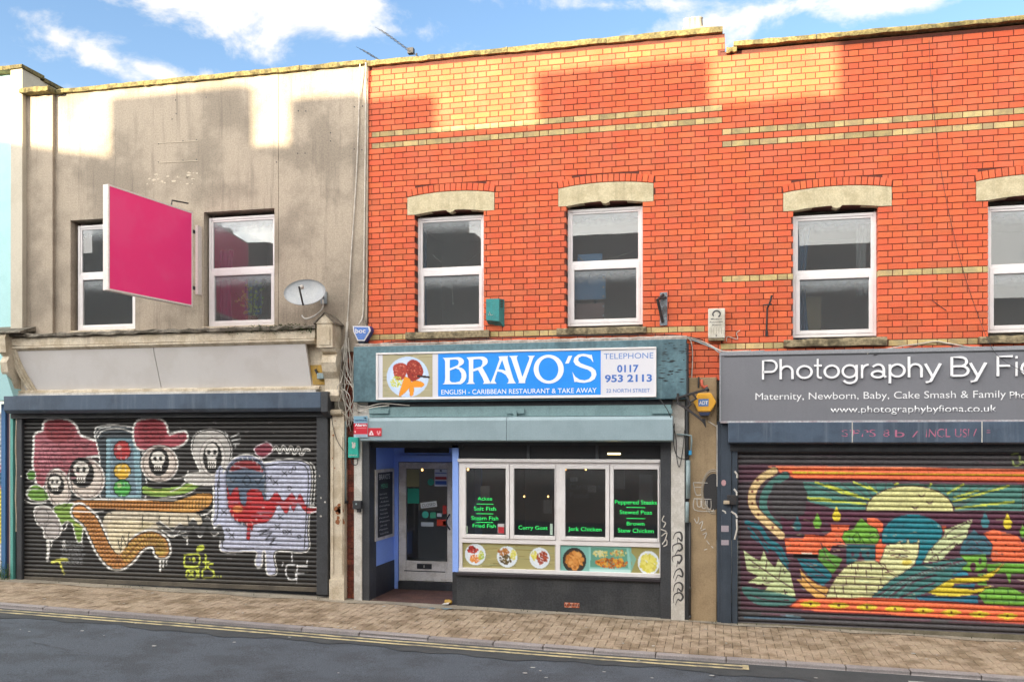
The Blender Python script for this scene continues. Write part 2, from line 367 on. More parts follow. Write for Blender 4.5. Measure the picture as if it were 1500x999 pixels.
def paver_mesh(w, h, name):
    b = .006; mb = MB(); z0, z1 = -.03, 0.0
    p = [(-w/2, -h/2), (w/2, -h/2), (w/2, h/2), (-w/2, h/2)]; q = [(-w/2 + b, -h/2 + b), (w/2 - b, -h/2 + b), (w/2 - b, h/2 - b), (-w/2 + b, h/2 - b)]
    mb.v = [(x, y, z0) for x, y in p] + [(x, y, z1 - .004) for x, y in p] + [(x, y, z1) for x, y in q]
    for i in range(4):
        j = (i + 1) % 4; mb.f += [(i, j, 4 + j, 4 + i), (4 + i, 4 + j, 8 + j, 8 + i)]
    mb.f.append((8, 9, 10, 11)); mb.mi = [0] * len(mb.f)
    return mb
pw = .0985; pl = .2015; P = .1035
pv_v = paver_mesh(pw, pl, 'paver'); pv_h = paver_mesh(pl, pw, 'paver')
specs = []
for i in range(-150, 80):
    for j in range(-26, 4):
        k = (i - j) % 4
        if k == 0: cx, cy, o = i * P + P, j * P + P / 2, 'h'
        elif k == 3: cx, cy, o = i * P + P / 2, j * P + P, 'v'
        else: continue
        x, y = cx + .03, cy
        if x < -12.6 or x > 5.4: continue
        hy = pl / 2 if o == 'v' else pw / 2; hx = pl / 2 if o == 'h' else pw / 2
        lo = max(kerb_y(x - hx), kerb_y(x + hx)) + .128; hi = -.06
        if x > -5.05 and x < -3.7: hi = -.03
        if y + hy < lo + .03 or y - hy > hi - .03: continue
        y0, y1 = max(y - hy, lo), min(y + hy, hi)
        specs.append((x, (y0 + y1) / 2, o, (y1 - y0) / (2 * hy)))
def psize(x, y):
    px, py = proj(x, y, gz(x, y)); 
    return (1 / (y + D)) if -20 < px < 1520 and py < 1010 else 0
specs.sort(key=lambda s: -psize(s[0], s[1]) * (1.0 if s[3] > .9 else .5) * (1 + .02 * s[0]))
mev = pv_v.mesh('paver', (M_paver,)); meh = pv_h.mesh('paver', (M_paver,))
tilt = math.atan(.019)
rest = MB()
for n, (x, y, o, sc) in enumerate(specs):
    dz = random.uniform(-.003, .003); rx, ry = random.gauss(.02, .005), tilt + random.gauss(0, .005)
    if n < 300:
        ob = link('paver', mev if o == 'v' else meh, pave, loc=(x, y, gz(x, y) + dz)); ob.rotation_euler = (rx, ry, random.gauss(0, .008)); ob.scale = (1, sc, 1)
    else:
        src = pv_v if o == 'v' else pv_h; n0 = len(rest.v)
        rest.v += [(x + a, y + b * sc, gz(x, y) + dz + c - a * ry + b * sc * rx) for a, b, c in src.v]
        rest.f += [tuple(n0 + q for q in f) for f in src.f]; rest.mi += src.mi
rest.build('paver_field', M_paver, pave, kind='stuff')
mb = MB()                                                     # gum, grit and paint spots trodden into the footway
for _ in range(110):
    x = random.uniform(-10, 4.2); y = random.uniform(-1.8, -.15); r = random.uniform(.006, .02) * (1.6 if random.random() < .1 else 1)
    mb.face([(x + r * math.cos(a), y + r * math.sin(a) * random.uniform(.7, 1.2), gz(x, y) + .006) for a in [k * math.pi / 3 for k in range(6)]])
mb.build('gum_spots', M_wline, pave, kind='stuff')
mb = MB()
for _ in range(60):
    x = random.choice([random.uniform(-10.8, -5.8), random.uniform(-3.6, 4)]); y = random.uniform(-.16, -.03); h = random.uniform(.015, .05)
    for _k in range(4): dx, dy = random.uniform(-.02, .02), random.uniform(-.02, .01); mb.face([(x, y, gz(x, y)), (x + .006, y, gz(x, y)), (x + dx, y + dy, gz(x, y) + h)])
mb.build('wall_foot_weeds', M_moss, pave, kind='stuff')
mb = MB(); x, y = -3.95, -.25
for _ in range(9):
    u, v_ = random.gauss(0, .16), random.gauss(0, .05); r = random.uniform(.02, .07); mb.face([(x + u + r * math.cos(a), y + v_ + r * .35 * math.sin(a), gz(x, y + v_) + .0085 + _ * .0002) for a in [k * math.pi / 4 for k in range(8)]])
mb.build('blue_paint_spill', G('spilt_blue', lin('#5f8fa8'), .8, lin('#9e9484'), .7, 12, .2, 60, .1), pave, kind='stuff')
def kx(px, py): 
    x = (px - 750) / F; dx = -S_ + x * C_; dy = C_ + x * S_; dz = (645 - py) / F
    t = (H + .02 * D) / (-dz - .019 * dx + .02 * dy); return t * dx
kj = [-13, -12.1, -11.2, -10.3, -9.4] + [kx(a, b) for a, b in ((135, 893), (292, 904), (448, 916), (529, 924), (629, 932), (722, 941), (796, 945), (870, 951), (960, 959), (1064, 967), (1153, 974), (1241, 979), (1337, 986), (1441, 992))] + [4.2, 5.1, 6.0]
kj = sorted(kj)
for a, b in zip(kj[:-1], kj[1:]):
    mb = MB(); g_ = .004; d = .012
    ch = random.uniform(-.004, .004)
    pts = []
    for z in (-.12, 0):
        for (x, yy) in ((a + g_, kerb_y(a) ), (b - g_, kerb_y(b) ), (b - g_, kerb_y(b) + .122), (a + g_, kerb_y(a) + .122)):
            pts.append((x, yy + ch, gz(x, yy) + (z if z < 0 else .004 + ch)))
    o = mb.hexa(pts).build('kerbstone', M_kerb, pave); bevel(o, .014, 2)
mb = MB()
for x_ in range(-26, 12):
    a_, b_ = x_ * .5, x_ * .5 + .5
    mb.face([(a_, kerb_y(a_) + .035, gz(a_, -2) - .2), (b_, kerb_y(b_) + .035, gz(b_, -2) - .2), (b_, kerb_y(b_) + .035, gz(b_, -2) - .002), (a_, kerb_y(a_) + .035, gz(a_, -2) - .002)])
mb.build('kerb_bedding', M_joint, pave)
# ---------------------------------------------------------------- brick houses
PIT, CRS, JT = .372, .0857, .010
STR, HDR = .243 - JT, .129 - JT
ZB0 = 2.54 + 4.482 - CRS / 2          # underside of the lower buff band of the taller house
XP0 = ax(556.7) 
_bm = {}
def brick_me(w, h, col):
    key = (round(w, 3), round(h, 3), col)
    if key not in _bm:
        mb = MB(); b = .004
        x, z = w / 2, h / 2
        mb.v = [(-x, .12, -z), (x, .12, -z), (x, .12, z), (-x, .12, z), (-x, b, -z), (x, b, -z), (x, b, z), (-x, b, z), (-x + b, 0, -z + b), (x - b, 0, -z + b), (x - b, 0, z - b), (-x + b, 0, z - b)]
        for i in range(4):
            j = (i + 1) % 4; mb.f += [(i, j, 4 + j, 4 + i), (4 + i, 4 + j, 8 + j, 8 + i)]
        mb.f.append((8, 9, 10, 11)); mb.mi = [0] * len(mb.f)
        _bm[key] = (mb, mb.mesh('brick', (M_ybrick if col == 'y' else M_brick,)))
    return _bm[key]
def subtract(iv, blocks):
    for b0, b1 in blocks:
        new = []
        for a0, a1 in iv:
            if b1 <= a0 or b0 >= a1: new.append((a0, a1)); continue
            if a0 < b0: new.append((a0, b0))
            if a1 > b1: new.append((b1, a1))
        iv = new
    return iv
def arch_ring_specs(L):
    xc, hw, zs, rise, h = L['xc'], L['hw'], L['ztop'], L['rise'], .112
    R = (hw * hw + rise * rise) / (2 * rise); zc = zs + rise - R; a0 = math.asin(hw / R)
    n = L['n']; out = []
    for i in range(n):
        a = -a0 + (i + .5) * 2 * a0 / n
        out.append((a, xc, zc, R))
    return out, R, zc
def brick_house(root, x0, x1, kmin, ktop, wins, col_fn, extra_rows=None, share=None):
    specs = []
    for k in range(kmin, ktop):
        z0 = ZB0 + k * CRS; z1 = z0 + CRS; zc = (z0 + z1) / 2
        xa, xb = x0, x1
        if extra_rows: xa, xb = extra_rows(k, x0, x1)
        if xb - xa < .05: continue
        own = (-99, 99)
        if share:                              # the two houses are toothed together brick by brick
            own = share(k)
            if own[1] < 99: xb += .3
            if own[0] > -99: xa -= .3
        blocks = []
        for w in wins:
            if zc > w['z0'] and zc < w['z1']: blocks.append((w['x0'], w['x1']))
            L = w['lintel']
            if zc > L['z0'] and zc <= L['ztop']: blocks.append((L['xc'] - L['hw'] - .004, L['xc'] + L['hw'] + .004))
            s = w['sill']
            if zc > s['z0'] and zc < s['z1']: blocks.append((s['x0'], s['x1']))
            R = (L['hw'] ** 2 + L['rise'] ** 2) / (2 * L['rise']); cz = L['ztop'] + L['rise'] - R; Ro = R + .118
            if zc > L['ztop'] and z0 < cz + Ro - .012:
                q = Ro * Ro - (z0 + .05 - cz) ** 2
                if q > 0: 
                    hw = min(math.sqrt(q), L['hw'] + .02); blocks.append((L['xc'] - hw, L['xc'] + hw))
        ph = XP0 + (PIT / 2 if k % 2 else 0)
        n0 = int(math.floor((xa - ph) / PIT)) - 1; n1 = int(math.ceil((xb - ph) / PIT)) + 1
        for n in range(n0, n1):
            for (s, w) in ((ph + n * PIT, STR), (ph + n * PIT + STR + JT, HDR)):
                if not own[0] <= s + w / 2 < own[1]: continue
                for a, b in subtract([(max(s, xa), min(s + w, xb))], [(p - .002, q + .002) for p, q in blocks]):
                    if b - a < .028: continue
                    specs.append(((a + b) / 2, zc, round((b - a) / .004) * .004, col_fn(k, (a + b) / 2)))
    def area(s):
        px, py = proj(s[0], 0, s[1])
        if px < -10 or px > 1510 or py < -5: return 0
        return s[2] * (px + 5200)
    ring = []
    for w in wins:
        L = w['lintel']; sp, R, cz = arch_ring_specs(L)
        for (a, xc, zc, R) in sp:
            if xc + R * math.sin(a) < x1 + .3: ring.append((a, xc, zc, R, 2 * math.asin(L['hw'] / R) * R / L['n'] - .009))
    nind = 300 - len(ring)
    specs.sort(key=lambda s: -area(s)); rest = MB()
    for n, (x, z, w, c) in enumerate(specs):
        mb, me = brick_me(w, CRS - JT, c); dy = random.uniform(-.002, .002)
        if n < nind:
            o = link('brick', me, root, loc=(x, dy, z)); o.rotation_euler = (random.gauss(0, .004), random.gauss(0, .0035), random.gauss(0, .006))
        else:
            n0 = len(rest.v); jr = random.gauss(0, .0035)
            rest.v += [(x + a, b + dy, z + e + a * jr) for a, b, e in mb.v]; rest.f += [tuple(n0 + q for q in f) for f in mb.f]
            rest.mi += [1 if c == 'y' else 0] * len(mb.f)
    rest.build('brick_courses', [M_brick, M_ybrick], root, kind='stuff')
    for (a, xc, zc, R, bw) in ring:
        mb, me = brick_me(round(bw, 3), .108, 'r')
        o = link('brick', me, root, loc=(xc + (R + .060) * math.sin(a), random.uniform(-.010, -.006), zc + (R + .060) * math.cos(a))); o.rotation_euler = (0, a, 0)
def pane_wall(mb, x0, x1, z0, z1, y0, y1, holes):
    xs = sorted({x0, x1, *[min(max(h[i], x0), x1) for h in holes for i in (0, 1)]}); zs = sorted({z0, z1, *[min(max(h[i], z0), z1) for h in holes for i in (2, 3)]})
    for a, b in zip(xs[:-1], xs[1:]):
        run = None
        for c, d in zip(zs[:-1], zs[1:]):
            xm, zm = (a + b) / 2, (c + d) / 2
            solid = not any(h[0] < xm < h[1] and h[2] < zm < h[3] for h in holes)
            if solid: run = (run[0], d) if run else (c, d)
            elif run: mb.box(a, b, y0, y1, *run); run = None
        if run: mb.box(a, b, y0, y1, *run)
    return mb
def win_from_px(pl, pr, ptop, pbot, yfr=.115, lint=None, sill=None, rise=.055, n=17):
    x0, x1 = ax(pl, yfr) , ax(pr, yfr); zt, zb = az_(ptop, pl, yfr), az_(pbot, pl, yfr)
    w = dict(x0=x0, x1=x1, z0=zb, z1=zt, yf=yfr)
    if lint:
        a, b = ax(lint[0]), ax(lint[1]); w['lintel'] = dict(xc=(a + b) / 2, hw=(b - a) / 2, ztop=az_(lint[2], lint[0]), z0=az_(lint[3], lint[0]), rise=rise, n=n)
        w['z1'] = max(zt, w['lintel']['z0'] - .01)
    if sill:
        w['sill'] = dict(x0=ax(sill[0]), x1=ax(sill[1]), z1=az_(sill[2], sill[0]), z0=az_(sill[3], sill[0]))
        w['z0'] = w['sill']['z1'] - .01
    w['fz0'], w['fz1'] = zb, zt
    return w
def lintel_build(root, L):
    xc, hw = L['xc'], L['hw']; R = (hw * hw + L['rise'] ** 2) / (2 * L['rise']); cz = L['ztop'] + L['rise'] - R
    top = []; bot = []
    for i in range(17):
        u = -1 + 2 * i / 16; x = xc + u * hw; top.append((x, cz + math.sqrt(max(R * R - (x - xc) ** 2, 0)) - .004))
    ow = hw - .13; z0 = L['z0']
    prof = [(-hw, z0), (-ow, z0)] + [(u * ow, z0 + .045 * (1 - u * u)) for u in (-.7, -.4, -.12)] + [(-.05, z0 + .022), (0, z0 + .004), (.05, z0 + .022)] + [(u * ow, z0 + .045 * (1 - u * u)) for u in (.12, .4, .7)] + [(ow, z0), (hw, z0)]
    pts = [(xc + a, b) for a, b in prof] + top[::-1]
    o = MB().prism(pts, -.008, .13).build('lintel', M_stone, root); return o
def rough_box(mb, x0, x1, y0, y1, z0, z1, n=10, j=.006):
    """a worn stone length: a box whose edges wander"""
    xs = [x0 + (x1 - x0) * i / n for i in range(n + 1)]; rings = []
    for x in xs:
        r = lambda: random.uniform(-j, j)
        rings.append([(x, y0 + r(), z0 + r()), (x, y0 + r() - j * .3, z1 - .3 * (z1 - z0) + r()), (x, y0 + .012 + r(), z1 + r()), (x, y1, z1 + r() * .5), (x, y1, z0)])
    b = len(mb.v); k = 5
    for q in rings: mb.v += q
    for i in range(n):
        for a in range(k):
            c = (a + 1) % k; mb.f.append((b + i * k + a, b + i * k + c, b + (i + 1) * k + c, b + (i + 1) * k + a)); mb.mi.append(mb.cm)
    mb.f.append(tuple(b + a for a in range(k - 1, -1, -1))); mb.mi.append(mb.cm)
    mb.f.append(tuple(b + n * k + a for a in range(k))); mb.mi.append(mb.cm)
    return mb
def sash_window(root, w, mid, fw=.075, sash=.05, vent=False, room=True, upper_flush=False):
    """uPVC frame: outer frame, fixed light above, hung sash below"""
    x0, x1, z0, z1, y = w['x0'], w['x1'], w['fz0'], w['fz1'], w['yf']
    mb = MB()
    o = .042
    mb.box(x0, x0 + o, y, y + .07, z0, z1).box(x1 - o, x1, y, y + .07, z0, z1).box(x0 + o, x1 - o, y, y + .07, z1 - o, z1).box(x0 + o, x1 - o, y, y + .07, z0, z0 + o)
    mb.box(x0 + o, x1 - o, y + .002, y + .07, mid - .022, mid + .022)
    fr = mb.build('window', M_upvc, root); bevel(fr, .006, 2)
    for (a, b, ins) in ((mid + .022, z1 - o, .030), (z0 + o, mid - .022, .055)):
        s = MB(); yy = y - .006 if ins > .05 else y + .012
        s.box(x0 + o, x0 + o + ins, yy, y + .05, a, b).box(x1 - o - ins, x1 - o, yy, y + .05, a, b).box(x0 + o + ins, x1 - o - ins, yy, y + .05, b - ins, b).box(x0 + o + ins, x1 - o - ins, yy, y + .05, a, a + ins)
        so = s.build('sash', M_upvc, fr); bevel(so, .005, 2)
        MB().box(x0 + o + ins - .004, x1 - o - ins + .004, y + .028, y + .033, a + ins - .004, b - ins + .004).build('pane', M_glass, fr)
    if room:
        r = MB(); a, b, c, d = x0 - .5, x1 + .5, z0 - .7, z1 + .25
        y0_, y1_ = .27, 3.0
        r.box(a, b, y1_, y1_ + .05, c, d).box(a - .05, a, y0_, y1_, c, d).box(b, b + .05, y0_, y1_, c, d).box(a, b, y0_, y1_, c - .05, c).box(a, b, y0_, y1_, d, d + .05)
        r.box(a, x0 - .001, y0_ - .02, y0_, c, d).box(x1 + .001, b, y0_ - .02, y0_, c, d)
        r.build('room', M_room, fr)
    return fr
def curtain(parent, x0, x1, z0, z1, y, m, flare=0.0, name='curtain'):
    n = 28; v = []; f = []
    for r in range(7):
        t = r / 6; z = z1 + (z0 - z1) * t
        for i in range(n + 1):
            u = i / n; x = x0 + (x1 - x0) * u * (1 - flare * math.sin(math.pi * t * .9))
            v.append((x, y + .03 * math.sin(u * 22) + .01 * math.sin(u * 51), z))
    for r in range(6):
        for i in range(n): a = r * (n + 1) + i; f.append((a, a + 1, a + n + 2, a + n + 1))
    me = bpy.data.meshes.new(name); me.from_pydata(v, [], f); me.polygons.foreach_set('use_smooth', [True] * len(f))
    return link(name, me, parent, m)
# --- taller brick house over the restaurant
XBL, XBR = ax(539), ax(1062)
B1 = win_from_px(612, 711, 320, 486.6, lint=(597, 724, 289.6, 315.5), sill=(596, 717.6, 487.6, 497.6), n=16)
B2 = win_from_px(831.5, 942, 308, 478.5, lint=(818, 957, 277, 303), sill=(816.5, 947, 482, 491.5), n=17)
houseB = thing('brick_house', 'red brick house with two sash windows above the blue restaurant sign', 'house', (ax(800), 0, 0))
def colB(k, x):
    if k in (0, 2) and ax(545) < x < ax(1048): return 'y'
    if k == -34 and x < ax(1037): return 'y'
    return 'r'
XB5, XC4 = ax(1005), ax(1056)
def rowsB(k, a, b):
    if k >= 12: return a, b            # the gable end stands three courses higher
    if k < -33: 
        if k < -35: return XB5 - .05, XC4
        return a, XC4
    return a, ax(1055)
brick_house(houseB, XBL, XBR, -42, 14, [B1, B2], colB, rowsB, lambda k: (-99, ax(1055)) if -34 < k < 11 else (-99, 99))
mort = MB()
holesB = [(w['x0'] - .01, w['x1'] + .01, w['z0'] - .01, w['lintel']['z0'] + .03) for w in (B1, B2)]
pane_wall(mort, XBL, ax(1055), 4.02, 2.54 + 5.69, .008, .26, holesB)
mort.box(ax(1055), XBR - .004, .008, .26, 2.54 + 5.44, 2.54 + 5.69)
mort.box(ax(1004), XC4, .009, .259, 3.40, 4.02)
mort.build('wall', M_mortar, houseB)
for w in (B1, B2):
    lintel_build(houseB, w['lintel'])
    s = w['sill']; rough_box(MB(), s['x0'], s['x1'], -.075, .14, s['z0'], s['z1'], 12, .006).build('sill', M_sill, houseB)
w1 = sash_window(houseB, B1, az_(397, 640, .115)); w2 = sash_window(houseB, B2, az_(388, 850, .115))
def coping(root, x0, x1, z0, th, seg=1.3, yf=-.06, slopes=None, m=M_coping):
    x = x0
    while x < x1 - .05:
        e = min(x + seg * random.uniform(.8, 1.2), x1)
        if x1 - e < .3: e = x1
        o = rough_box(MB(), x + .004, e - .004, yf, .32, z0 + random.uniform(-.004, .004), z0 + th + random.uniform(-.006, .006), 12, .007).build('coping', m, root)
        x = e
coping(houseB, XBL - .02, ax(1059), 2.54 + 5.692, .078)
# --- lower brick house over the photography studio
XCL, XCR = ax(1055), 6.6
C3 = win_from_px(1161, 1284, 317, 495, lint=(1147.4, 1306, 283, 310), sill=(1148, 1298, 498, 508.5), n=18)
C4 = win_from_px(1444, 1583, 303, 488, lint=(1430, 1606, 266, 294.7), sill=(1433, 1597, 493.5, 504), n=18)
houseC = thing('brick_house', 'red brick house with pale sash windows above the grey photography sign', 'house', (ax(1300), 0, 0))
def colC(k, x):
    if k in (-4, -2) and x > ax(1061): return 'y'
    if k == -26 and x > ax(1043): return 'y'
    if k == -37: return 'y'
    return 'r'
brick_house(houseC, XCL, XCR, -40, 11, [C3, C4], colC, lambda k, a, b: (XBR if k >= 11 else a + .006 if k <= -34 else a, b), lambda k: (ax(1055), 99) if -34 < k < 11 else (-99, 99))
mort = MB()
holesC = [(w['x0'] - .01, w['x1'] + .01, w['z0'] - .01, w['lintel']['z0'] + .03) for w in (C3, C4)]
pane_wall(mort, XCL + .002, XCR, 3.62, 2.54 + 5.432, .0085, .26, holesC)
mort.build('wall', M_mortar, houseC)
for w in (C3, C4):
    lintel_build(houseC, w['lintel'])
    s = w['sill']; rough_box(MB(), s['x0'], s['x1'], -.08, .14, s['z0'], s['z1'], 14, .010).build('sill', M_sill, houseC)
w3 = sash_window(houseC, C3, az_(401, 1200, .115)); w4 = sash_window(houseC, C4, az_(393.5, 1450, .115))
coping(houseC, ax(1074), XCR, 2.54 + 5.455, .068, yf=-.10)
rough_box(MB(), ax(1064), ax(1079), -.07, .3, 2.54 + 5.40, 2.54 + 5.47, 4, .015).build('coping', M_coping, houseC)
# net curtains and drapes seen behind the panes
curtain(w3, C3['x0'] + .06, C3['x0'] + .28, C3['fz0'], C3['fz1'], .42, M_curtb, .35)
curtain(w3, C3['x1'] - .22, C3['x1'] - .04, C3['fz0'] + .6, C3['fz1'], .40, M_curtw, .3)
MB().box(C3['x0'] + .1, C3['x0'] + .42, .5, .53, C3['fz0'], C3['fz0'] + .62).build('chair_back', G('tan_card', (.30, .25, .16), .8), w3)
curtain(w2, B2['x1'] - .75, B2['x1'] - .71, B2['fz0'], B2['fz0'] + .95, .40, M_curtw, .0)
# roofs and back walls so that no daylight leaks in
for root, a, b, z in ((houseB, XBL + .01, XBR - .01, 7.9), (houseC, XBR, XCR - .01, 7.6)):
    MB().box(a, b, .27, 8, z, z + .08).box(a, b, 7.9, 8, .3, z).build('roof', M_lead, root)
# ---------------------------------------------------------------- grey rendered house
XAL, XAR = ax(42), ax(538)
ZA = 2.54 + 5.72
houseA = thing('rendered_house', 'weathered grey rendered house with the pink board and satellite dish', 'house', (ax(290), 0, 0))
A1 = win_from_px(114, 202, 323, 482, .10); A2 = win_from_px(306, 405.5, 316, 478, .10)
for w in (A1, A2): w['fz1'] = 6.10; w['fz0'] = 4.35; w['z1'] = 6.17
mb = MB()
zlo = 3.9
holes = [(A1['x0'] - .06, A1['x1'] + .02, A1['fz0'] - .12, A1['z1']), (A2['x0'] - .03, A2['x1'] + .01, A2['fz0'] - .12, A2['z1'])]
XJ = ax(407.5)
pane_wall(mb, XAL, XJ, zlo, ZA, 0, .28, holes)
pane_wall(mb, XJ + .006, XAR, zlo, ZA, .003, .28, [])
mb.box(XJ, XJ + .006, .012, .1, zlo, ZA)
mb.build('wall', M_render, houseA)
MB().box(XAL - .02, ax(81), -.065, 0, zlo, ZA + .0).build('pilaster', M_render, houseA)
# patched and scarred render
mb = MB()
def blob(mb, px, py, r, y, n=9, sx=1.0):
    X, Z = at(px, py, y); mb.face([(X + r * sx * math.cos(t) * random.uniform(.6, 1.1), y, Z + r * math.sin(t) * random.uniform(.6, 1.1)) for t in [-2 * math.pi * k / n for k in range(n)]])
for _ in range(26): blob(mb, random.uniform(215, 290), 262 + random.uniform(-9, 9), random.uniform(.006, .022), -.002, sx=2)
mb.build('flaked_render', G('pale_flake', lin('#c9bca8'), .9, bump=.3), houseA, kind='stuff')
mb = MB()
for (px, py) in ((437, 163), (448, 163), (436, 225), (447, 225), (484, 195), (484, 207), (519, 157), (531, 156), (519, 219), (530, 220), (257, 147), (258, 167), (232, 211), (268, 207), (288, 205), (232, 238), (268, 235), (288, 234), (302, 143), (252, 175), (405, 238), (178, 360)):
    blob(mb, px, py, .012, -.0015)
mb.build('screw_hole', M_black, houseA, kind='stuff')
mb = MB()
for (y0_, a, b) in ((209, 232, 290), (238, 232, 290)):
    p, q = at(a, y0_ + 1, -.004), at(b, y0_ - 2, -.004); mb.tube([(p[0], -.002, p[1]), (q[0], -.002, q[1])], .006, 5)
mb.build('old_fixing_line', G('pale_flake', lin('#c9bca8')), houseA)
coping(houseA, ax(86), XAR, ZA + .0, .075, 1.6)
coping(houseA, ax(43) - .02, ax(84), ZA + .0, .075, 2.5, yf=-.22)
for w, mid in ((A1, az_(403, 140, .1)), (A2, az_(397, 330, .1))):
    w['win'] = sash_window(houseA, w, mid)
    MB().box(w['x0'] - .05, w['x1'] + .02, -.03, .12, w['fz0'] - .10, w['fz0'] - .002).build('sill', M_cream, houseA)
curtain(A1['win'], A1['x0'] + .2, A1['x0'] + .6, A1['fz0'] + .35, A1['fz1'] - .2, .26, M_curtb, .1)
curtain(A2['win'], A2['x0'] + .38, A2['x0'] + .68, A2['fz0'] + .25, A2['fz0'] + .9, .55, M_curtb, .0)
MB().box(XAL, XAR, .29, 8, 7.95, 8.03).box(XAL, XAR, 7.9, 8, .3, 7.95).build('roof', M_lead, houseA)
# cornice over the shuttered shop
zc1, zc0 = az_(487, 230, -.22), az_(511, 230, -.2)
mb = MB(); xs0, xs1 = ax(7, -.25), ax(466, -.2)
rough_box(mb, xs0, xs1, -.30, .02, zc1 - .02, zc1 + .035, 60, .012)
mb.build('cornice_lead', M_lead, houseA)
mb = MB(); rough_box(mb, xs0 + .05, xs1 - .03, -.25, .0, zc1 - .16, zc1 - .025, 40, .004); mb.sweepx([(-.27, zc1 - .17), (-.27, zc1 - .20), (-.22, zc1 - .24), (0, zc1 - .24), (0, zc1 - .17)], xs0 + .04, xs1 - .03)
mb.build('cornice', M_cream, houseA)
mb = MB()
for _ in range(230):
    px = random.choice([random.uniform(330, 465), random.uniform(380, 460)]); X = ax(px, -.25); Z = zc1 + random.uniform(-.02, .05); r = random.uniform(.008, .028)
    c = Vector((X, -.29 + random.uniform(-.01, .02), Z - (.06 if random.random() < .3 else 0)))
    for _k in range(3):
        d = Vector((random.gauss(0, 1), random.gauss(-.5, .6), random.gauss(.4, .8))).normalized() * r; e = Vector((random.gauss(0, 1), random.gauss(0, 1), random.gauss(0, 1))).normalized() * r * .6
        mb.face([c, c + d + e, c + d - e])
mb.build('moss', M_moss, houseA, kind='stuff')
# raked sign boards
def raked(px0t, px1t, px0b, px1b, name):
    t, b = zc1 - .24, az_(569, 230, -.06)
    X0t, X1t, X0b, X1b = ax(px0t, -.22), ax(px1t, -.22), ax(px0b, -.05), ax(px1b, -.05)
    return MB().hexa([(X0b, -.06, b), (X1b, -.06, b), (X1b, .0, b), (X0b, .0, b), (X0t, -.215, t), (X1t, -.215, t), (X1t, -.17, t), (X0t, -.17, t)]).build(name, M_signgrey, houseA)
raked(21, 223.5, 38, 236.5, 'sign_board'); raked(224.5, 447, 237.5, 457, 'sign_board')
zfb = az_(569, 230, -.06)
MB().box(ax(5), ax(480), -.05, .3, zfb - .13, zc1 - .2).build('fascia_backing', M_cream, houseA)
mb = MB(); rough_box(mb, ax(14), ax(468, -.1), -.12, .0, zfb - .055, zfb - .003, 50, .006); mb.build('fascia_rail', M_cream, houseA)
MB().box(ax(20), ax(463, -.14), -.15, -.02, zfb - .10, zfb - .058).build('fascia_trim', M_white, houseA)
# curved console pieces at the left end
mb = MB()
for d in (0, .07, .14):
    pts = [at(15 + d * 60 + 14 * t * t + 16 * t, 508 + 66 * t, -.2 + .12 * t) + ( -.24 + .17 * t,) for t in [k / 8 for k in range(9)]]
    mb.tube([(p[0], p[2], p[1]) for p in pts], .03 - .05 * d, 6)
mb.build('console_moulding', M_cream, houseA)
# shop pilaster at the right with its console
def pb(px0, px1, pt, pb_, yf, yb, ref=None):
    """box whose front face fills these photograph pixels"""
    r = px0 if ref is None else ref
    return ax(px0, yf), ax(px1, yf), yf, yb, az_(pb_, r, yf), az_(pt, r, yf)
def box(name, args, m, parent, bv=0):
    o = MB().box(*args).build(name, m, parent)
    if bv: bevel(o, bv)
    return o
zg = lambda px: gz(ax(px)) - .05
x0, x1 = ax(484, -.1), ax(504, -.1)
MB().box(x0, x1, -.1, .2, zg(490), az_(603, 490, -.1)).box(x0 + .02, x0 + .05, -.115, -.1, .5, 2.6).box(x1 - .05, x1 - .02, -.115, -.1, .5, 2.6).box(x0 - .01, x1 + .01, -.125, -.1, 0, .42).build('shop_pilaster', M_cream, houseA)
mb = MB()
for _ in range(9): blob(mb, random.uniform(492, 503), random.uniform(740, 768), random.uniform(.03, .06), -.104, 7)
for _ in range(5): blob(mb, random.uniform(486, 492), random.uniform(615, 700), random.uniform(.008, .02), -.118, 7)
mb.build('peeled_patch', G('bare_wood', lin('#8d5a3a'), .9, bump=.3), houseA, kind='stuff')
# console: gabled block, scroll, neck
cxl, cxr = ax(464, -.34), ax(487, -.34); ym = -.34
zt, zb_ = az_(474, 470, ym), az_(509, 470, ym)
gab = (cxl + cxr) / 2
mb = MB().box(cxl, cxr, ym, .05, zb_, zt)
mb.prism([(cxl - .02, zt + .001), (cxr + .02, zt + .001), (gab, zt + .14)], ym - .012, .05)
mb.box(cxl + .04, cxr - .04, ym - .012, ym - .001, zb_ + .035, zt - .05)
mb.build('console_block', M_cream, houseA)
mb = MB()
for sx in (-1, 1):
    xo = gab + sx * (cxr - cxl) * .66
    mb.hexa([(gab, ym - .035, zt + .15), (xo, ym - .035, zt - .012), (xo, .06, zt - .012), (gab, .06, zt + .15), (gab, ym - .035, zt + .172), (xo, ym - .035, zt + .012), (xo, .06, zt + .012), (gab, .06, zt + .172)])
mb.build('console_roof', M_lead, houseA)
prof = [(0, zb_ - .001), (ym + .02, zb_ - .001), (ym + .06, zb_ - .06), (ym + .13, zb_ - .09), (ym + .07, zb_ - .13), (ym + .045, zb_ - .22), (ym + .09, zb_ - .36), (ym + .17, zb_ - .46), (ym + .19, zb_ - .62), (ym + .15, zb_ - .72), (ym + .2, zb_ - .80), (0, zb_ - .80)]
MB().sweepx(prof, cxl + .05, cxr + .03).build('console_scroll', M_cream, houseA)
MB().tube([(x0 + .02, -.12, az_(604, 490, -.1)), (x1 - .02, -.12, az_(604, 490, -.1))], .045, 10).build('console_roll', M_cream, houseA)
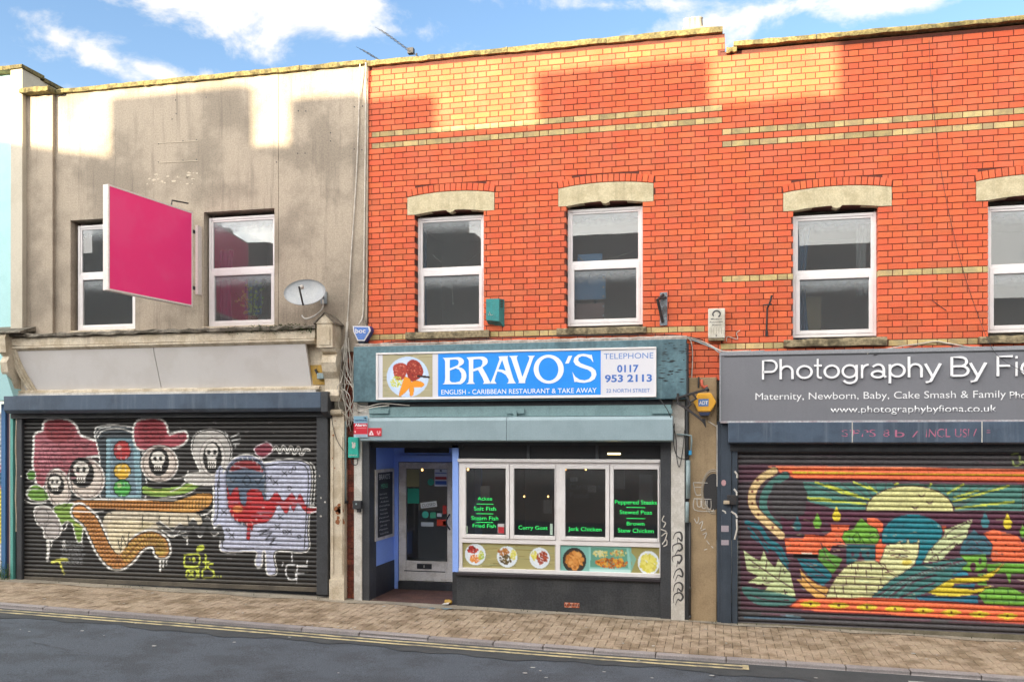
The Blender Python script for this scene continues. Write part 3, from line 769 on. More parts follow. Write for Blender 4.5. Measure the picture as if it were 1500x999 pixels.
# strip of old brick and the drainpipe between the shops
mb_specs = []
strip = MB().box(ax(504), ax(519), .03, .2, zg(510), 4.2).build('strip_wall', M_mortar, houseA)
_db = MB(); 
for k in range(46):
    z = -.0 + .12 + k * .086
    if z > 4.1: break
    a, b = ax(504.5), ax(518)
    cut = a + (b - a) * (.35 if k % 2 else .68)
    for (p, q) in ((a, cut - .005), (cut + .005, b)):
        me = MB().box(p, q, .02 + random.uniform(-.003, .003), .06, z, z + .075).mesh('brick', (M_dbrick,)); link('brick', me, houseA)
p = ax(507.5); z0_ = az_(735, 507, -.06); pipe = thing('drainpipe', 'slim grey-green pipe beside the peeling cream pilaster', 'pipe', (p, -.06, z0_))
MB().tube([(p, -.05, az_(617, 507)), (p, -.05, z0_)], .022, 8).build('tube', M_pipe, pipe, True)
MB().tube([(p - .01, -.05, z0_), (p - .01, -.05, az_(757, 507))], .014, 8).build('lower_tube', M_pipe, pipe, True)
MB().box(p - .04, p + .03, -.08, 0, z0_ - .02, z0_ + .015).build('bracket', M_iron, pipe)
# ---------------------------------------------------------------- pale house at the left edge
houseN = thing('painted_house', 'pale turquoise house with higher parapet at the left edge', 'house', (ax(20), 0, 0))
xl = -15.5; xr = ax(42, -.02) - .004; zN = 2.54 + 6.14
MB().box(xl, ax(25, -.02), -.02, .25, 4.0, zN).build('wall', M_teal, houseN)
MB().box(ax(25, -.02), xr, -.16, .25, 4.0, zN).box(ax(25, -.02) + .01, xr, .25, 1.6, 7.6, zN - .03).build('pilaster', G('pale_peach_render', lin('#c7bfae'), .9, lin('#b5ab98'), .4, 3, .06, 60, .15), houseN)
coping(houseN, xl, xr + .03, zN + .002, .07, 3, yf=-.2)
MB().box(ax(25, -.02), xr + .04, .32, 2.0, zN - .03, zN + .03).build('coping', M_coping, houseN)
MB().box(xl, xr - .01, .3, 8, 8.3, 8.38).build('roof', M_lead, houseN)
# its corbel and fascia end
mb = MB()
pf = [(.0, 4.35), (-.36, 4.30), (-.40, 4.22), (-.38, 3.98), (-.30, 3.92), (-.36, 3.82), (-.33, 3.66), (-.22, 3.52), (-.18, 3.34), (.0, 3.2)]
xa_, xb_ = ax(4, -.3), ax(14, -.3)
mb.sweepx(pf, xa_, xb_); mb.build('console_scroll', M_cream, houseN)
MB().sweepx([(.0, 4.37), (-.38, 4.28), (-.42, 4.29), (-.41, 4.315), (0, 4.45)], xa_ - .3, xb_ + .30).build('ledge_tile', M_lead, houseN)
MB().hexa([(xa_ - 1, -.25, 3.2), (xb_ + .05, -.25, 3.2), (xb_ + .05, 0, 3.2), (xa_ - 1, 0, 3.2), (xa_ - 1, -.32, 3.75), (xa_ + .04, -.32, 3.75), (xa_ + .04, 0, 3.75), (xa_ - 1, 0, 3.75)]).build('fascia_end', M_teal, houseN)
MB().box(xl, xa_ - .02, -.2, .0, 3.2, 4.3).build('fascia', M_teal, houseN)
box('door_post', (ax(5), ax(11), -.05, .2, zg(5), 3.15), G('blue_post', lin('#3f6f9f'), .5, bump=.05), houseN)
box('door_post', (ax(11.2), ax(16.5), -.02, .2, zg(5), 3.15), G('plum_post', lin('#3f3850'), .5, bump=.05), houseN)
box('door_post', (ax(16.7), ax(20), -.05, .2, zg(5), 3.15), G('blush_post', lin('#a88f8a'), .6, bump=.05), houseN)
box('door_post', (ax(20.2), ax(24), -.08, .2, zg(5), 3.15), G('turquoise_post', lin('#5fa79e'), .6, bump=.05), houseN)
box('door_post', (ax(24.2), ax(29), -.02, .2, zg(5), 3.15), M_dark, houseN)
mb = MB(); pts = [(ax(27 + .8 * math.sin(i * 1.9)), -.05, 3.1 - i * .26) for i in range(9)]; mb.tube(smooth_path(pts, 3), .013, 5); mb.build('peeling_strip', M_cream, houseN)
# ---------------------------------------------------------------- painter: freehand paint laid on a sheet, read back per vertex
class Canvas:
    def __init__(s, x0, y0, x1, y1, sc, bg):
        s.x0, s.y0, s.sc = x0, y0, sc; s.w = int((x1 - x0) * sc) + 1; s.h = int((y1 - y0) * sc) + 1
        s.a = np.empty((s.h, s.w, 3), np.float32); s.a[:] = lin(bg); s.T = (0, 0, 1); s.minw = 0
    def t(s, pts): 
        ox, oy, k = s.T; return [((ox + p[0] / k - s.x0) * s.sc, (oy + p[1] / k - s.y0) * s.sc) for p in pts]
    def _bb(s, xs, ys, m=0):
        return max(int(min(xs) - m), 0), min(int(max(xs) + m) + 2, s.w), max(int(min(ys) - m), 0), min(int(max(ys) + m) + 2, s.h)
    def put(s, m, x0, x1, y0, y1, col, al=1.0):
        c = np.array(lin(col), np.float32); r = s.a[y0:y1, x0:x1]; m = (m * al)[..., None]; r[:] = r * (1 - m) + c * m
    def poly(s, pts, col, al=1.0, raw=False):
        p = pts if raw else s.t(pts); xs = [q[0] for q in p]; ys = [q[1] for q in p]; x0, x1, y0, y1 = s._bb(xs, ys)
        if x1 <= x0 or y1 <= y0: return s
        X, Y = np.meshgrid(np.arange(x0, x1) + .5, np.arange(y0, y1) + .5); ins = np.zeros(X.shape, bool)
        for (ax_, ay), (bx, by) in zip(p, p[1:] + p[:1]):
            if ay == by: continue
            ins ^= ((ay > Y) != (by > Y)) & (X < (bx - ax_) * (Y - ay) / (by - ay) + ax_)
        s.put(ins.astype(np.float32), x0, x1, y0, y1, col, al); return s
    def sm(s, pts, n=5, closed=True):
        m = len(pts); out = []
        for i in range(m if closed else m - 1):
            a, b, c, d = (pts[(i + k) % m] if closed else pts[min(max(i + k, 0), m - 1)] for k in (-1, 0, 1, 2))
            for k in range(n):
                t = k / n
                out.append(tuple(.5 * (2 * b[j] + (c[j] - a[j]) * t + (2 * a[j] - 5 * b[j] + 4 * c[j] - d[j]) * t * t + (3 * b[j] - a[j] - 3 * c[j] + d[j]) * t ** 3) for j in (0, 1)))
        if not closed: out.append(pts[-1])
        return out
    def spoly(s, pts, col, al=1.0, edge=None, ew=4):
        q = s.sm(pts)
        if edge: s.line(q + q[:1], ew * 2, edge, smooth=False)
        return s.poly(q, col, al)
    def ell(s, cx, cy, rx, ry, col, al=1.0, rot=0, edge=None, ew=3):
        c, d = math.cos(rot), math.sin(rot)
        q = [(cx + rx * math.cos(t) * c - ry * math.sin(t) * d, cy + rx * math.cos(t) * d + ry * math.sin(t) * c) for t in [k * math.pi / 14 for k in range(28)]]
        if edge: s.line(q + q[:1], ew * 2, edge, smooth=False)
        return s.poly(q, col, al)
    def line(s, pts, w, col, al=1.0, smooth=True, soft=.7):
        if smooth and len(pts) > 2: pts = s.sm(pts, 5, False)
        w = max(w, s.minw)
        p = s.t(pts); r = w / s.T[2] * s.sc / 2
        x0, x1, y0, y1 = s._bb([q[0] for q in p], [q[1] for q in p], r + 2)
        if x1 <= x0 or y1 <= y0: return s
        dist = np.full((y1 - y0, x1 - x0), 1e9, np.float32)
        for (a, b), (c, d) in zip(p[:-1], p[1:]):
            u0, u1, v0, v1 = max(int(min(a, c) - r - 2), x0), min(int(max(a, c) + r + 3), x1), max(int(min(b, d) - r - 2), y0), min(int(max(b, d) + r + 3), y1)
            if u1 <= u0 or v1 <= v0: continue
            X, Y = np.meshgrid(np.arange(u0, u1) + .5, np.arange(v0, v1) + .5); L2 = (c - a) ** 2 + (d - b) ** 2 + 1e-9
            t = np.clip(((X - a) * (c - a) + (Y - b) * (d - b)) / L2, 0, 1); e = np.hypot(X - a - t * (c - a), Y - b - t * (d - b))
            sub = dist[v0 - y0:v1 - y0, u0 - x0:u1 - x0]; np.minimum(sub, e, out=sub)
        m = np.clip((r - dist) / soft + .5, 0, 1); s.put(m, x0, x1, y0, y1, col, al); return s
    def lines(s, seqs, w, col, al=1.0, smooth=True):
        for q in seqs: s.line(q, w, col, al, smooth)
        return s
    def mottle(s, lo=.78, hi=1.14, cell=7, amt=1.0):
        """uneven coverage: blotches of thicker and thinner paint"""
        f = np.ones((s.h, s.w), np.float32)
        for c, w in ((cell, .5), (cell * 3.1, .3), (cell * 9.3, .2)):
            g = rng.random((int(s.h / c) + 3, int(s.w / c) + 3)); yy = np.arange(s.h) / c; xx = np.arange(s.w) / c; j = yy.astype(int); i = xx.astype(int); fy = (yy - j)[:, None]; fx = (xx - i)[None, :]
            fy = fy * fy * (3 - 2 * fy); fx = fx * fx * (3 - 2 * fx)
            v = (g[j][:, i] * (1 - fx) + g[j][:, i + 1] * fx) * (1 - fy) + (g[j + 1][:, i] * (1 - fx) + g[j + 1][:, i + 1] * fx) * fy
            f += w * amt * ((v - .5) * 2 * (hi - lo) / 2)
        s.a *= (f + (lo + hi) / 2 - 1)[..., None]; return s
    def sample(s, px, py):
        x = np.clip((np.asarray(px) - s.x0) * s.sc - .5, 0, s.w - 1.001); y = np.clip((np.asarray(py) - s.y0) * s.sc - .5, 0, s.h - 1.001)
        i, j = x.astype(int), y.astype(int); fx, fy = (x - i)[..., None], (y - j)[..., None]; A = s.a
        return (A[j, i] * (1 - fx) + A[j, i + 1] * fx) * (1 - fy) + (A[j + 1, i] * (1 - fx) + A[j + 1, i + 1] * fx) * fy
def grid_mesh(name, V, nc, nr, cols, m, smooth=True):
    """V: nr*nc points, row by row downwards, with a paint colour for each"""
    me = bpy.data.meshes.new(name); nf = (nc - 1) * (nr - 1)
    me.vertices.add(nc * nr); me.vertices.foreach_set('co', V.astype(np.float32).ravel())
    i = (np.arange(nr - 1)[:, None] * nc + np.arange(nc - 1)[None, :]).ravel(); q = np.stack([i, i + nc, i + nc + 1, i + 1], 1).astype(np.int32)
    me.loops.add(nf * 4); me.loops.foreach_set('vertex_index', q.ravel()); me.polygons.add(nf)
    me.polygons.foreach_set('loop_start', np.arange(nf, dtype=np.int32) * 4); me.polygons.foreach_set('use_smooth', np.full(nf, smooth))
    me.update(calc_edges=True)
    ca = me.color_attributes.new('paint', 'FLOAT_COLOR', 'POINT'); c4 = np.ones((nc * nr, 4), np.float32); c4[:, :3] = cols; ca.data.foreach_set('color', c4.ravel())
    me.materials.append(m); return me
def vproj(X, Y, Z):
    dx, dy = X, Y + D; t = -dx * S_ + dy * C_; return 750 + F * (dx * C_ + dy * S_) / t, 645 - F * (Z - H) / t
M_slatpaint = G('sprayed_slat', (1, 1, 1), .55, fine=.12, fscale=45, bump=.05, attr='paint', streak=.18, streakcol=(.05, .05, .052))
M_print = G('printed_vinyl', (1, 1, 1), .45, fine=0, bump=0, attr='paint')
def roller_shutter(root, x0, x1, ztop, zbot, y, pitch, cv, ncol, mirror=None, groove=None):
    n = int(round((ztop - zbot) / pitch)); nr = 7
    xs = np.linspace(x0, x1, ncol)
    for i in range(n):
        a = ztop - i * pitch; jit = random.uniform(-.0015, .0015)
        ts = np.array([0, .10, .26, .5, .76, .90, 1.0]); ys = np.array([.016, .003, -.009, -.013, -.009, .003, .016]); zs = a - ts * pitch
        X, Z = np.meshgrid(xs, zs); Yy = np.repeat(ys[:, None] + y + jit, ncol, 1)
        pxs, pys = vproj(X, np.full_like(X, y), Z)
        if mirror: pxs = np.where(pxs > mirror, 2 * mirror - pxs, pxs)
        cols = cv.sample(pxs.ravel(), pys.ravel())
        if groove is not None:                       # slat shadow put into the colour along the groove edges
            g_ = np.repeat(np.array([1, .75, .1, 0, .05, .6, 1])[:, None], ncol, 1).ravel()[:, None] * .55; cols = cols * (1 - g_) + np.array(groove, np.float32) * g_
        V = np.stack([X.ravel(), Yy.ravel(), Z.ravel()], 1)
        link('slat', grid_mesh('slat', V, ncol, nr, cols, M_slatpaint), root)
    MB().box(x0, x1, y + .02, y + .03, zbot, ztop).build('slat_backing', M_black, root)
    return ztop - n * pitch
def print_panel(name, parent, cv, px0, px1, pt, pb_, y, nc, nr, m=None, ref=None, nx=None):
    """a flat printed sheet"""
    x0, x1 = ax(px0, y), ax(px1, y); r = (px0 + px1) / 2 if ref is None else ref; z1, z0 = az_(pt, r, y), az_(pb_, r, y)
    X, Z = np.meshgrid(np.linspace(x0, x1, nc), np.linspace(z1, z0, nr)); U, Vv = np.meshgrid(np.linspace(0, 1, nc), np.linspace(0, 1, nr))
    cols = cv.sample(cv.x0 + U.ravel() * (cv.w - 1) / cv.sc, cv.y0 + Vv.ravel() * (cv.h - 1) / cv.sc)
    return link(name, grid_mesh(name, np.stack([X.ravel(), np.full(X.size, y), Z.ravel()], 1), nc, nr, cols, m or M_print, False), parent)
# ---------------------------------------------------------------- mural on the left shutter
def mural_left():
    c = Canvas(20, 600, 490, 880, 2.0, '#2b2928')
    W_, K = '#e6e4de', '#1c1a1a'
    # dark, dusty bare slats with grey overspray
    for _ in range(60): c.line([(random.uniform(30, 470), y := random.uniform(615, 860)), (random.uniform(30, 470), y + random.uniform(-3, 3))], random.uniform(2, 7), '#3d3a39', .35, False)
    c.T = (0, 590, 3.7); c.minw = 5.5
    hat1 = [(190, 240), (195, 175), (235, 155), (245, 108), (290, 92), (365, 95), (410, 130), (435, 180), (510, 208), (572, 235), (568, 275), (500, 285), (430, 305), (400, 335), (390, 385), (330, 380), (262, 392), (240, 445), (215, 455), (195, 400), (185, 330)]
    hat2 = [(728, 160), (735, 120), (765, 95), (850, 88), (895, 115), (915, 175), (960, 165), (1005, 160), (1010, 200), (960, 235), (850, 250), (765, 250), (735, 215)]
    c.spoly(hat1, '#a55a63', edge=W_, ew=12); c.spoly([(250, 110), (300, 95), (365, 100), (405, 140), (400, 190), (330, 210), (260, 190)], '#8f3b42')
    c.spoly([(195, 200), (250, 190), (330, 260), (300, 360), (230, 390), (205, 320)], '#b06a75', .8)
    for (x, y, r) in ((250, 240, 22), (300, 250, 18), (260, 350, 18), (225, 400, 14), (360, 330, 14), (410, 260, 16), (490, 225, 12), (275, 140, 14), (370, 150, 22), (385, 200, 16), (340, 230, 20), (425, 215, 18), (460, 235, 14), (230, 320, 25), (290, 300, 20), (345, 300, 16), (300, 170, 20), (530, 250, 14)):
        c.line([(x + r * math.cos(t), y + r * math.sin(t)) for t in [k * .9 for k in range(7)]], 4, '#5f2a33', .8)
    for i in range(7): c.line([(215 + i * 20, 260 + i * 4), (235 + i * 20, 380 - i * 8)], 4, '#7c3f4a', .7, False)
    # traffic light
    c.spoly([(518, 160), (560, 128), (700, 132), (745, 165), (775, 300), (778, 530), (560, 530), (545, 300)], '#3e464c', edge=W_, ew=7)
    c.poly([(575, 190), (735, 190), (768, 300), (770, 522), (570, 522)], '#87aab4'); c.poly([(600, 200), (720, 200), (740, 500), (600, 500)], '#6d8391')
    c.line([(575, 190), (572, 522)], 5, K, smooth=False); c.line([(735, 190), (768, 300), (770, 522)], 5, K)
    c.line([(530, 190), (560, 150), (650, 140), (720, 160)], 7, W_)
    c.line([(545, 200), (600, 165), (700, 170)], 5, K)
    for (y, a, rx, ry) in ((258, '#b33a3c', 44, 52), (370, '#e0b43a', 44, 42), (462, '#4fa84c', 44, 44)):
        c.ell(664, y, rx + 5, ry + 5, K); c.ell(664, y, rx, ry, a); c.ell(648, y - 16, 12, 14, '#f0d8cf' if y < 300 else '#f0e8b0', .5)
    c.spoly(hat2, '#a9505a', edge=W_, ew=11)
    c.spoly([(760, 110), (850, 95), (890, 130), (900, 180), (830, 215), (760, 190)], '#93363f')
    for (x, y, r) in ((790, 140, 14), (840, 160, 20), (880, 190, 14), (800, 200, 16), (985, 180, 16)): c.line([(x + r * math.cos(t), y + r * math.sin(t)) for t in [k * .9 for k in range(7)]], 4, '#5a2029', .8)
    def eye(cx, cy, rx, ry, px_, py_, prx, pry, sr, rot=0):
        c.ell(cx, cy, rx, ry, '#c9bcb2', rot=rot, edge=W_, ew=5); c.ell(cx, cy, rx - 8, ry - 8, '#4a3c3a', rot=rot); c.ell(cx, cy, rx - 12, ry - 12, '#d4c8bd', rot=rot)
        c.ell(px_, py_, prx, pry, K, rot=rot)
        c.ell(px_ - 4, py_ - pry * .22, sr, sr * 1.05, '#ded9cf'); c.poly([(px_ - 4 - sr * .6, py_ + pry * .1), (px_ - 4 + sr * .6, py_ + pry * .1), (px_ - 4 + sr * .5, py_ + pry * .62), (px_ - 4 - sr * .5, py_ + pry * .62)], '#ded9cf')
        for d in (-.42, .38): c.ell(px_ - 4 + d * sr, py_ - pry * .2, sr * .24, sr * .34, K)
        c.poly([(px_ - 8, py_ + pry * .02), (px_ - 4, py_ - pry * .06), (px_, py_ + pry * .02)], K)
        for d in (-.3, -.05, .22): c.line([(px_ - 4 + d * sr, py_ + pry * .35), (px_ - 4 + d * sr, py_ + pry * .62)], 4, K, smooth=False)
    eye(470, 412, 96, 108, 445, 378, 66, 84, 42, -.15)
    eye(318, 462, 66, 104, 303, 440, 46, 60, 32, -.2)
    eye(866, 330, 98, 96, 862, 318, 56, 78, 38)
    # green lips and fingers
    c.spoly([(150, 480), (190, 445), (240, 470), (262, 520), (200, 530), (155, 510)], '#6f9a3e', edge=W_, ew=6); c.ell(172, 392, 22, 26, '#5d8f3a', edge=W_, ew=5)
    c.spoly([(780, 452), (850, 465), (962, 452), (1050, 425), (1085, 400), (1090, 440), (1030, 480), (950, 500), (850, 505), (782, 492)], '#86a84a', edge=K, ew=5)
    c.line([(785, 470), (880, 482), (980, 470), (1060, 430)], 6, '#c6c96a'); c.line([(785, 440), (900, 450), (1010, 430)], 12, K)
    # corn-cob beam
    beam = [(385, 535), (560, 530), (780, 530), (960, 535), (1080, 505), (1135, 490), (1152, 515), (1130, 560), (1060, 590), (960, 592), (780, 580), (560, 572), (395, 565)]
    c.spoly(beam, '#c98a45', edge=K, ew=7); c.line([(500, 520), (780, 522), (955, 522)], 7, W_)
    beam2 = [(930, 545), (1010, 515), (1090, 490), (1140, 500), (1140, 545), (1080, 580), (1000, 592), (930, 585)]
    c.spoly(beam2, '#cf9a4e')
    for i in range(42): c.line([(395 + i * 17.6, 538 - max(0, i - 33) * 3.2), (392 + i * 17.6, 574)], 5, '#4a2a12', .8, False)
    for y in (545, 557, 568): c.line([(395, y), (780, y), (1000, y)], 2.5, '#7c4a1e', .6)
    c.line([(1160, 470), (1172, 520), (1150, 580), (1080, 612), (950, 612)], 8, W_)
    # cream mouth
    mouth = [(560, 640), (600, 590), (720, 585), (960, 598), (1060, 600), (1090, 620), (1085, 660), (960, 668), (880, 680), (800, 705), (745, 740), (700, 810), (655, 835), (610, 790), (575, 715)]
    c.spoly(mouth, '#cdc2ab', edge=K, ew=6); c.spoly([(600, 660), (700, 640), (840, 650), (760, 700), (690, 780), (640, 790), (600, 730)], '#ded1a8')
    for (a, b) in (((775, 610), (772, 670)), ((865, 612), (862, 660)), ((920, 612), (918, 655)), ((1020, 612), (1024, 650))): c.line([a, b], 4, K, smooth=False)
    c.line([(520, 600), (540, 580), (560, 610), (580, 585), (610, 600)], 4, K); c.lines([[(600, 660), (625, 690)], [(625, 662), (602, 690)], [(640, 770), (660, 720), (670, 800)], [(690, 730), (680, 800)]], 4, K)
    # green drips
    c.spoly([(300, 560), (400, 545), (420, 590), (490, 590), (492, 630), (455, 660), (440, 745), (422, 748), (408, 700), (395, 655), (360, 640), (330, 660), (305, 620)], '#7fa043', edge=W_, ew=6)
    c.line([(405, 600), (425, 640), (470, 640)], 26, K); c.line([(410, 655), (440, 670), (480, 655)], 8, '#cfd36a')
    # snake
    sn = [(432, 590), (490, 640), (530, 720), (570, 800), (630, 860), (690, 830), (745, 765), (815, 735), (868, 760), (880, 800)]
    c.line(sn, 104, W_); c.line(sn, 84, K); c.line(sn, 72, '#c98a48'); c.line(sn[5:], 60, '#c9a050')
    c.ell(868, 790, 26, 40, '#b9a24a', .7)
    q = c.sm(sn, 5, False)
    for i in range(2, len(q) - 1):
        dx, dy = q[i + 1][0] - q[i - 1][0], q[i + 1][1] - q[i - 1][1]; l = math.hypot(dx, dy); c.line([(q[i][0] - dy / l * 32, q[i][1] + dx / l * 32), (q[i][0] + dy / l * 32, q[i][1] - dx / l * 32)], 5, '#4a2a12', .75, False)
    for o in (-16, 0, 16): c.line([(x + o * .7, y - o * .5) for x, y in sn], 2.5, '#70401a', .7)
    c.spoly([(600, 640), (760, 640), (740, 700), (700, 745), (670, 800), (640, 820), (600, 760), (585, 700)], '#dccfae')
    c.lines([[(640, 740), (655, 800), (665, 720), (690, 780), (700, 700)]], 5, K)
    c.line([(870, 845), (870, 910)], 10, W_); c.line([(888, 845), (886, 890)], 7, W_)
    # pale blobs lower left
    c.spoly([(190, 580), (225, 560), (275, 575), (320, 640), (328, 700), (285, 740), (245, 725), (240, 680), (205, 650)], '#a39c98', edge=W_, ew=7)
    c.ell(230, 615, 34, 40, '#aaa39f', edge=K, ew=3); c.ell(285, 690, 38, 42, '#b5aeaa', edge=K, ew=3); c.line([(262, 745), (264, 790), (258, 850)], 15, W_); c.line([(283, 745), (280, 780)], 6, W_)
    c.line([(330, 660), (350, 690), (370, 640)], 6, W_)
    for r_ in range(10):
        y = 755 + r_ * 13; x = 330 + (r_ % 3) * 6
        while x < 450: w = random.uniform(6, 16); c.line([(x, y + random.uniform(-3, 3)), (x + w, y + random.uniform(-3, 3))], 3.5, '#9a9c9e', .7, False); x += w + random.uniform(5, 12)
    c.line([(285, 862), (330, 850), (365, 850)], 15, '#d6d55a'); c.line([(322, 850), (335, 890), (348, 925)], 10, '#d6d55a')
    # ---- right part
    c.T = (250, 590, 3.445)
    sp = [(110, 235), (125, 165), (190, 138), (265, 155), (305, 230), (292, 320), (262, 385), (205, 412), (115, 405), (75, 385), (95, 360), (150, 350), (132, 300)]
    c.spoly(sp, '#c2beb8', edge=W_, ew=6); c.line(sp[:6], 4, K)
    c.ell(212, 272, 66, 98, '#8b8480'); c.ell(212, 272, 62, 92, '#d2cdc6'); c.ell(212, 276, 48, 80, K); c.ell(208, 245, 32, 42, '#dcd7d0'); c.poly([(185, 280), (232, 280), (228, 330), (192, 330)], '#dcd7d0')
    for (x, y) in ((193, 248), (224, 248)): c.ell(x, y, 9, 13, K)
    c.poly([(204, 272), (209, 262), (214, 272)], K)
    for x in (198, 209, 220): c.line([(x, 300), (x, 330)], 4, K, smooth=False)
    c.line([(90, 345), (75, 370), (30, 380), (0, 375)], 5, W_); c.line([(80, 395), (55, 420), (20, 440), (0, 445)], 6, W_)
    for (a, b) in (((290, 168), (278, 150)), ((305, 175), (345, 155)), ((312, 190), (350, 180)), ((318, 205), (345, 205)), ((330, 215), (325, 225))): c.line([a, b], 6, '#cfcfcb', smooth=False)
    splash = [(470, 305), (560, 290), (650, 292), (702, 320), (712, 400), (702, 500), (692, 640), (686, 745), (530, 747), (534, 850), (512, 868), (488, 850), (482, 752), (462, 752), (458, 815), (440, 826), (430, 800), (428, 745), (262, 747), (262, 650), (215, 612), (232, 520), (238, 420), (285, 330), (330, 278), (395, 265), (455, 290)]
    c.spoly(splash, '#b7bacd', edge=W_, ew=7); c.line(splash[1:11], 4, K)
    c.spoly([(225, 380), (240, 330), (262, 330), (268, 480), (282, 600), (240, 610), (225, 560)], '#b9bdd2')
    c.line([(215, 420), (218, 520), (205, 600)], 6, W_); c.line([(238, 400), (238, 560), (215, 605)], 4, K)
    for (x, y, t) in ((575, 355, 0), (605, 345, 1), (530, 400, 0), (600, 430, 1), (555, 575, 0), (600, 650, 0), (650, 675, 1), (540, 625, 0), (290, 640, 1), (310, 668, 0), (575, 650, 1), (625, 330, 1), (270, 550, 0), (500, 380, 0)):
        if t: c.line([(x + 9 * math.cos(k), y + 9 * math.sin(k)) for k in (0, 1.3, 2.6, 3.9, 5.2, 6.3)], 4, '#3a3a44')
        else: c.lines([[(x - 12, y - 12), (x + 12, y + 12)], [(x + 12, y - 12), (x - 12, y + 12)]], 4, '#3a3a44', smooth=False)
    c.lines([[(440, 650), (500, 635), (450, 665), (510, 655), (480, 690), (530, 680), (500, 715), (535, 712)]], 7, '#35353d', smooth=False)
    cap = [(285, 400), (290, 340), (325, 295), (385, 280), (445, 295), (475, 345), (475, 450), (475, 520), (440, 590), (385, 612), (330, 590), (295, 520)]
    c.line(cap + cap[:1], 22, '#8f93ab'); c.line(cap + cap[:1], 9, K); c.spoly(cap, '#566679'); c.spoly([(300, 345), (330, 300), (385, 288), (440, 303), (468, 350), (380, 330)], '#8e3236')
    c.lines([[(300, 380), (315, 400), (330, 375)], [(365, 395), (385, 365), (405, 395), (385, 415), (365, 395)], [(425, 380), (440, 410), (460, 380)]], 6, '#2b3440')
    red = [(287, 425), (302, 470), (318, 440), (340, 430), (352, 500), (378, 520), (392, 445), (450, 440), (472, 490), (500, 490), (535, 450), (570, 497), (612, 455), (636, 492), (655, 458), (690, 528), (752, 530), (745, 545), (690, 556), (645, 505), (620, 545), (604, 510), (585, 560), (545, 512), (515, 570), (480, 602), (420, 612), (412, 645), (402, 620), (400, 685), (385, 682), (385, 612), (330, 592), (295, 530)]
    c.line(c.sm(red + red[:1], 3, False), 5, '#5a1518', smooth=False); c.spoly(red, '#b4282d'); c.ell(340, 535, 26, 18, '#d68a4e', .8); c.ell(372, 480, 14, 34, '#5f7289')
    c.line([(745, 530), (700, 520), (725, 515)], 5, W_); c.line([(700, 560), (760, 535)], 5, W_)
    c.spoly([(425, 238), (450, 215), (490, 203), (515, 235), (462, 275)], '#8a3a4a', edge='#d9cdd0', ew=6)
    z = [(520, 235), (535, 222), (552, 250), (570, 220), (590, 250), (608, 222), (625, 255), (645, 225), (660, 262), (680, 235), (700, 240)]
    c.line(z, 15, W_); c.line(z, 5, K)
    zz = [(-60, 610), (-20, 640), (15, 660), (50, 625), (75, 665), (115, 600), (150, 660), (185, 590), (215, 650), (250, 632), (262, 690)]
    c.line([(x, y - 18) for x, y in zz], 6, W_); c.line([(x, y + 18) for x, y in zz[:-1]], 6, W_); c.line(zz, 24, '#4d4c4c'); c.line([(85, 680), (85, 712)], 7, W_)
    Yg = '#cdd84e'
    c.lines([[(72, 768), (70, 815), (85, 825), (140, 820), (147, 775), (130, 762), (72, 768)], [(85, 842), (82, 880), (128, 882), (130, 842), (85, 842)], [(95, 850), (115, 872)], [(115, 850), (95, 872)], [(165, 800), (192, 800)], [(178, 765), (178, 830), (165, 840)], [(142, 838), (142, 880)], [(162, 842), (162, 882), (180, 882)],
             [(215, 812), (192, 815), (192, 835), (218, 850), (215, 878), (185, 882)]], 8, Yg); c.spoly([(132, 755), (135, 725), (165, 715), (170, 735), (150, 748)], Yg); c.ell(98, 790, 5, 8, Yg); c.ell(118, 790, 9, 12, Yg)
    for x in (228, 240, 255): c.ell(x, 875, 4, 4, Yg)
    c.line([(612, 758), (614, 800)], 5, '#d8d8d8'); c.line([(625, 815), (590, 818), (582, 855), (600, 890), (630, 888), (632, 855)], 7, '#d8d8d8'); c.lines([[(640, 818), (636, 905)], [(640, 822), (690, 822)], [(640, 860), (672, 858)], [(625, 855), (655, 858)], [(568, 805), (565, 820)], [(690, 795), (688, 810)]], 6, '#d8d8d8')
    # scribbled shading, dry-brushed whites and thin second outlines
    for _ in range(70):
        x, y = random.uniform(250, 690), random.uniform(310, 735); c.line([(x, y), (x + random.uniform(20, 90), y + random.uniform(-2, 2))], random.uniform(2, 5), random.choice(['#d6d8e4', '#7f84a0', '#c3c6da', '#6a6e88']), .35, False)
    for q in ([(470, 320), (560, 305), (640, 305), (688, 330), (696, 400), (690, 500), (682, 625), (675, 732)], [(272, 660), (272, 735), (420, 735)], [(245, 430), (250, 330), (290, 345)]): c.line(q, 4, K)
    c.line([(705, 300), (730, 340), (725, 480), (718, 520)], 5, W_, .7)
    for i in range(26):
        t = i / 25 * 6.28; c.line([(382 + 104 * math.cos(t), 445 + 172 * math.sin(t)), (382 + 96 * math.cos(t + .05), 445 + 160 * math.sin(t + .05))], 3, W_, .5, False)
    c.T = (0, 590, 3.7)
    for _ in range(60):
        x, y = random.uniform(200, 560), random.uniform(110, 430)
        if (x - 330) ** 2 / 170 ** 2 + (y - 260) ** 2 / 170 ** 2 < 1: c.line([(x, y), (x + random.uniform(10, 45), y + random.uniform(-8, 8))], random.uniform(1.5, 3.5), random.choice(['#5f2a33', '#d79aa2', '#7c3f4a']), .55, False)
    for _ in range(40): x, y = random.uniform(575, 760), random.uniform(190, 515); c.line([(x, y), (x + random.uniform(-4, 4), y + random.uniform(10, 40))], 2.5, random.choice(['#31505c', '#b8d4dc', '#48626e']), .5, False)
    for _ in range(90):
        x, y = random.uniform(580, 900), random.uniform(600, 700); c.line([(x, y), (x + random.uniform(10, 50), y)], random.uniform(1.5, 4), random.choice(['#8d846e', '#efe6cf', '#6b6355']), .4, False)
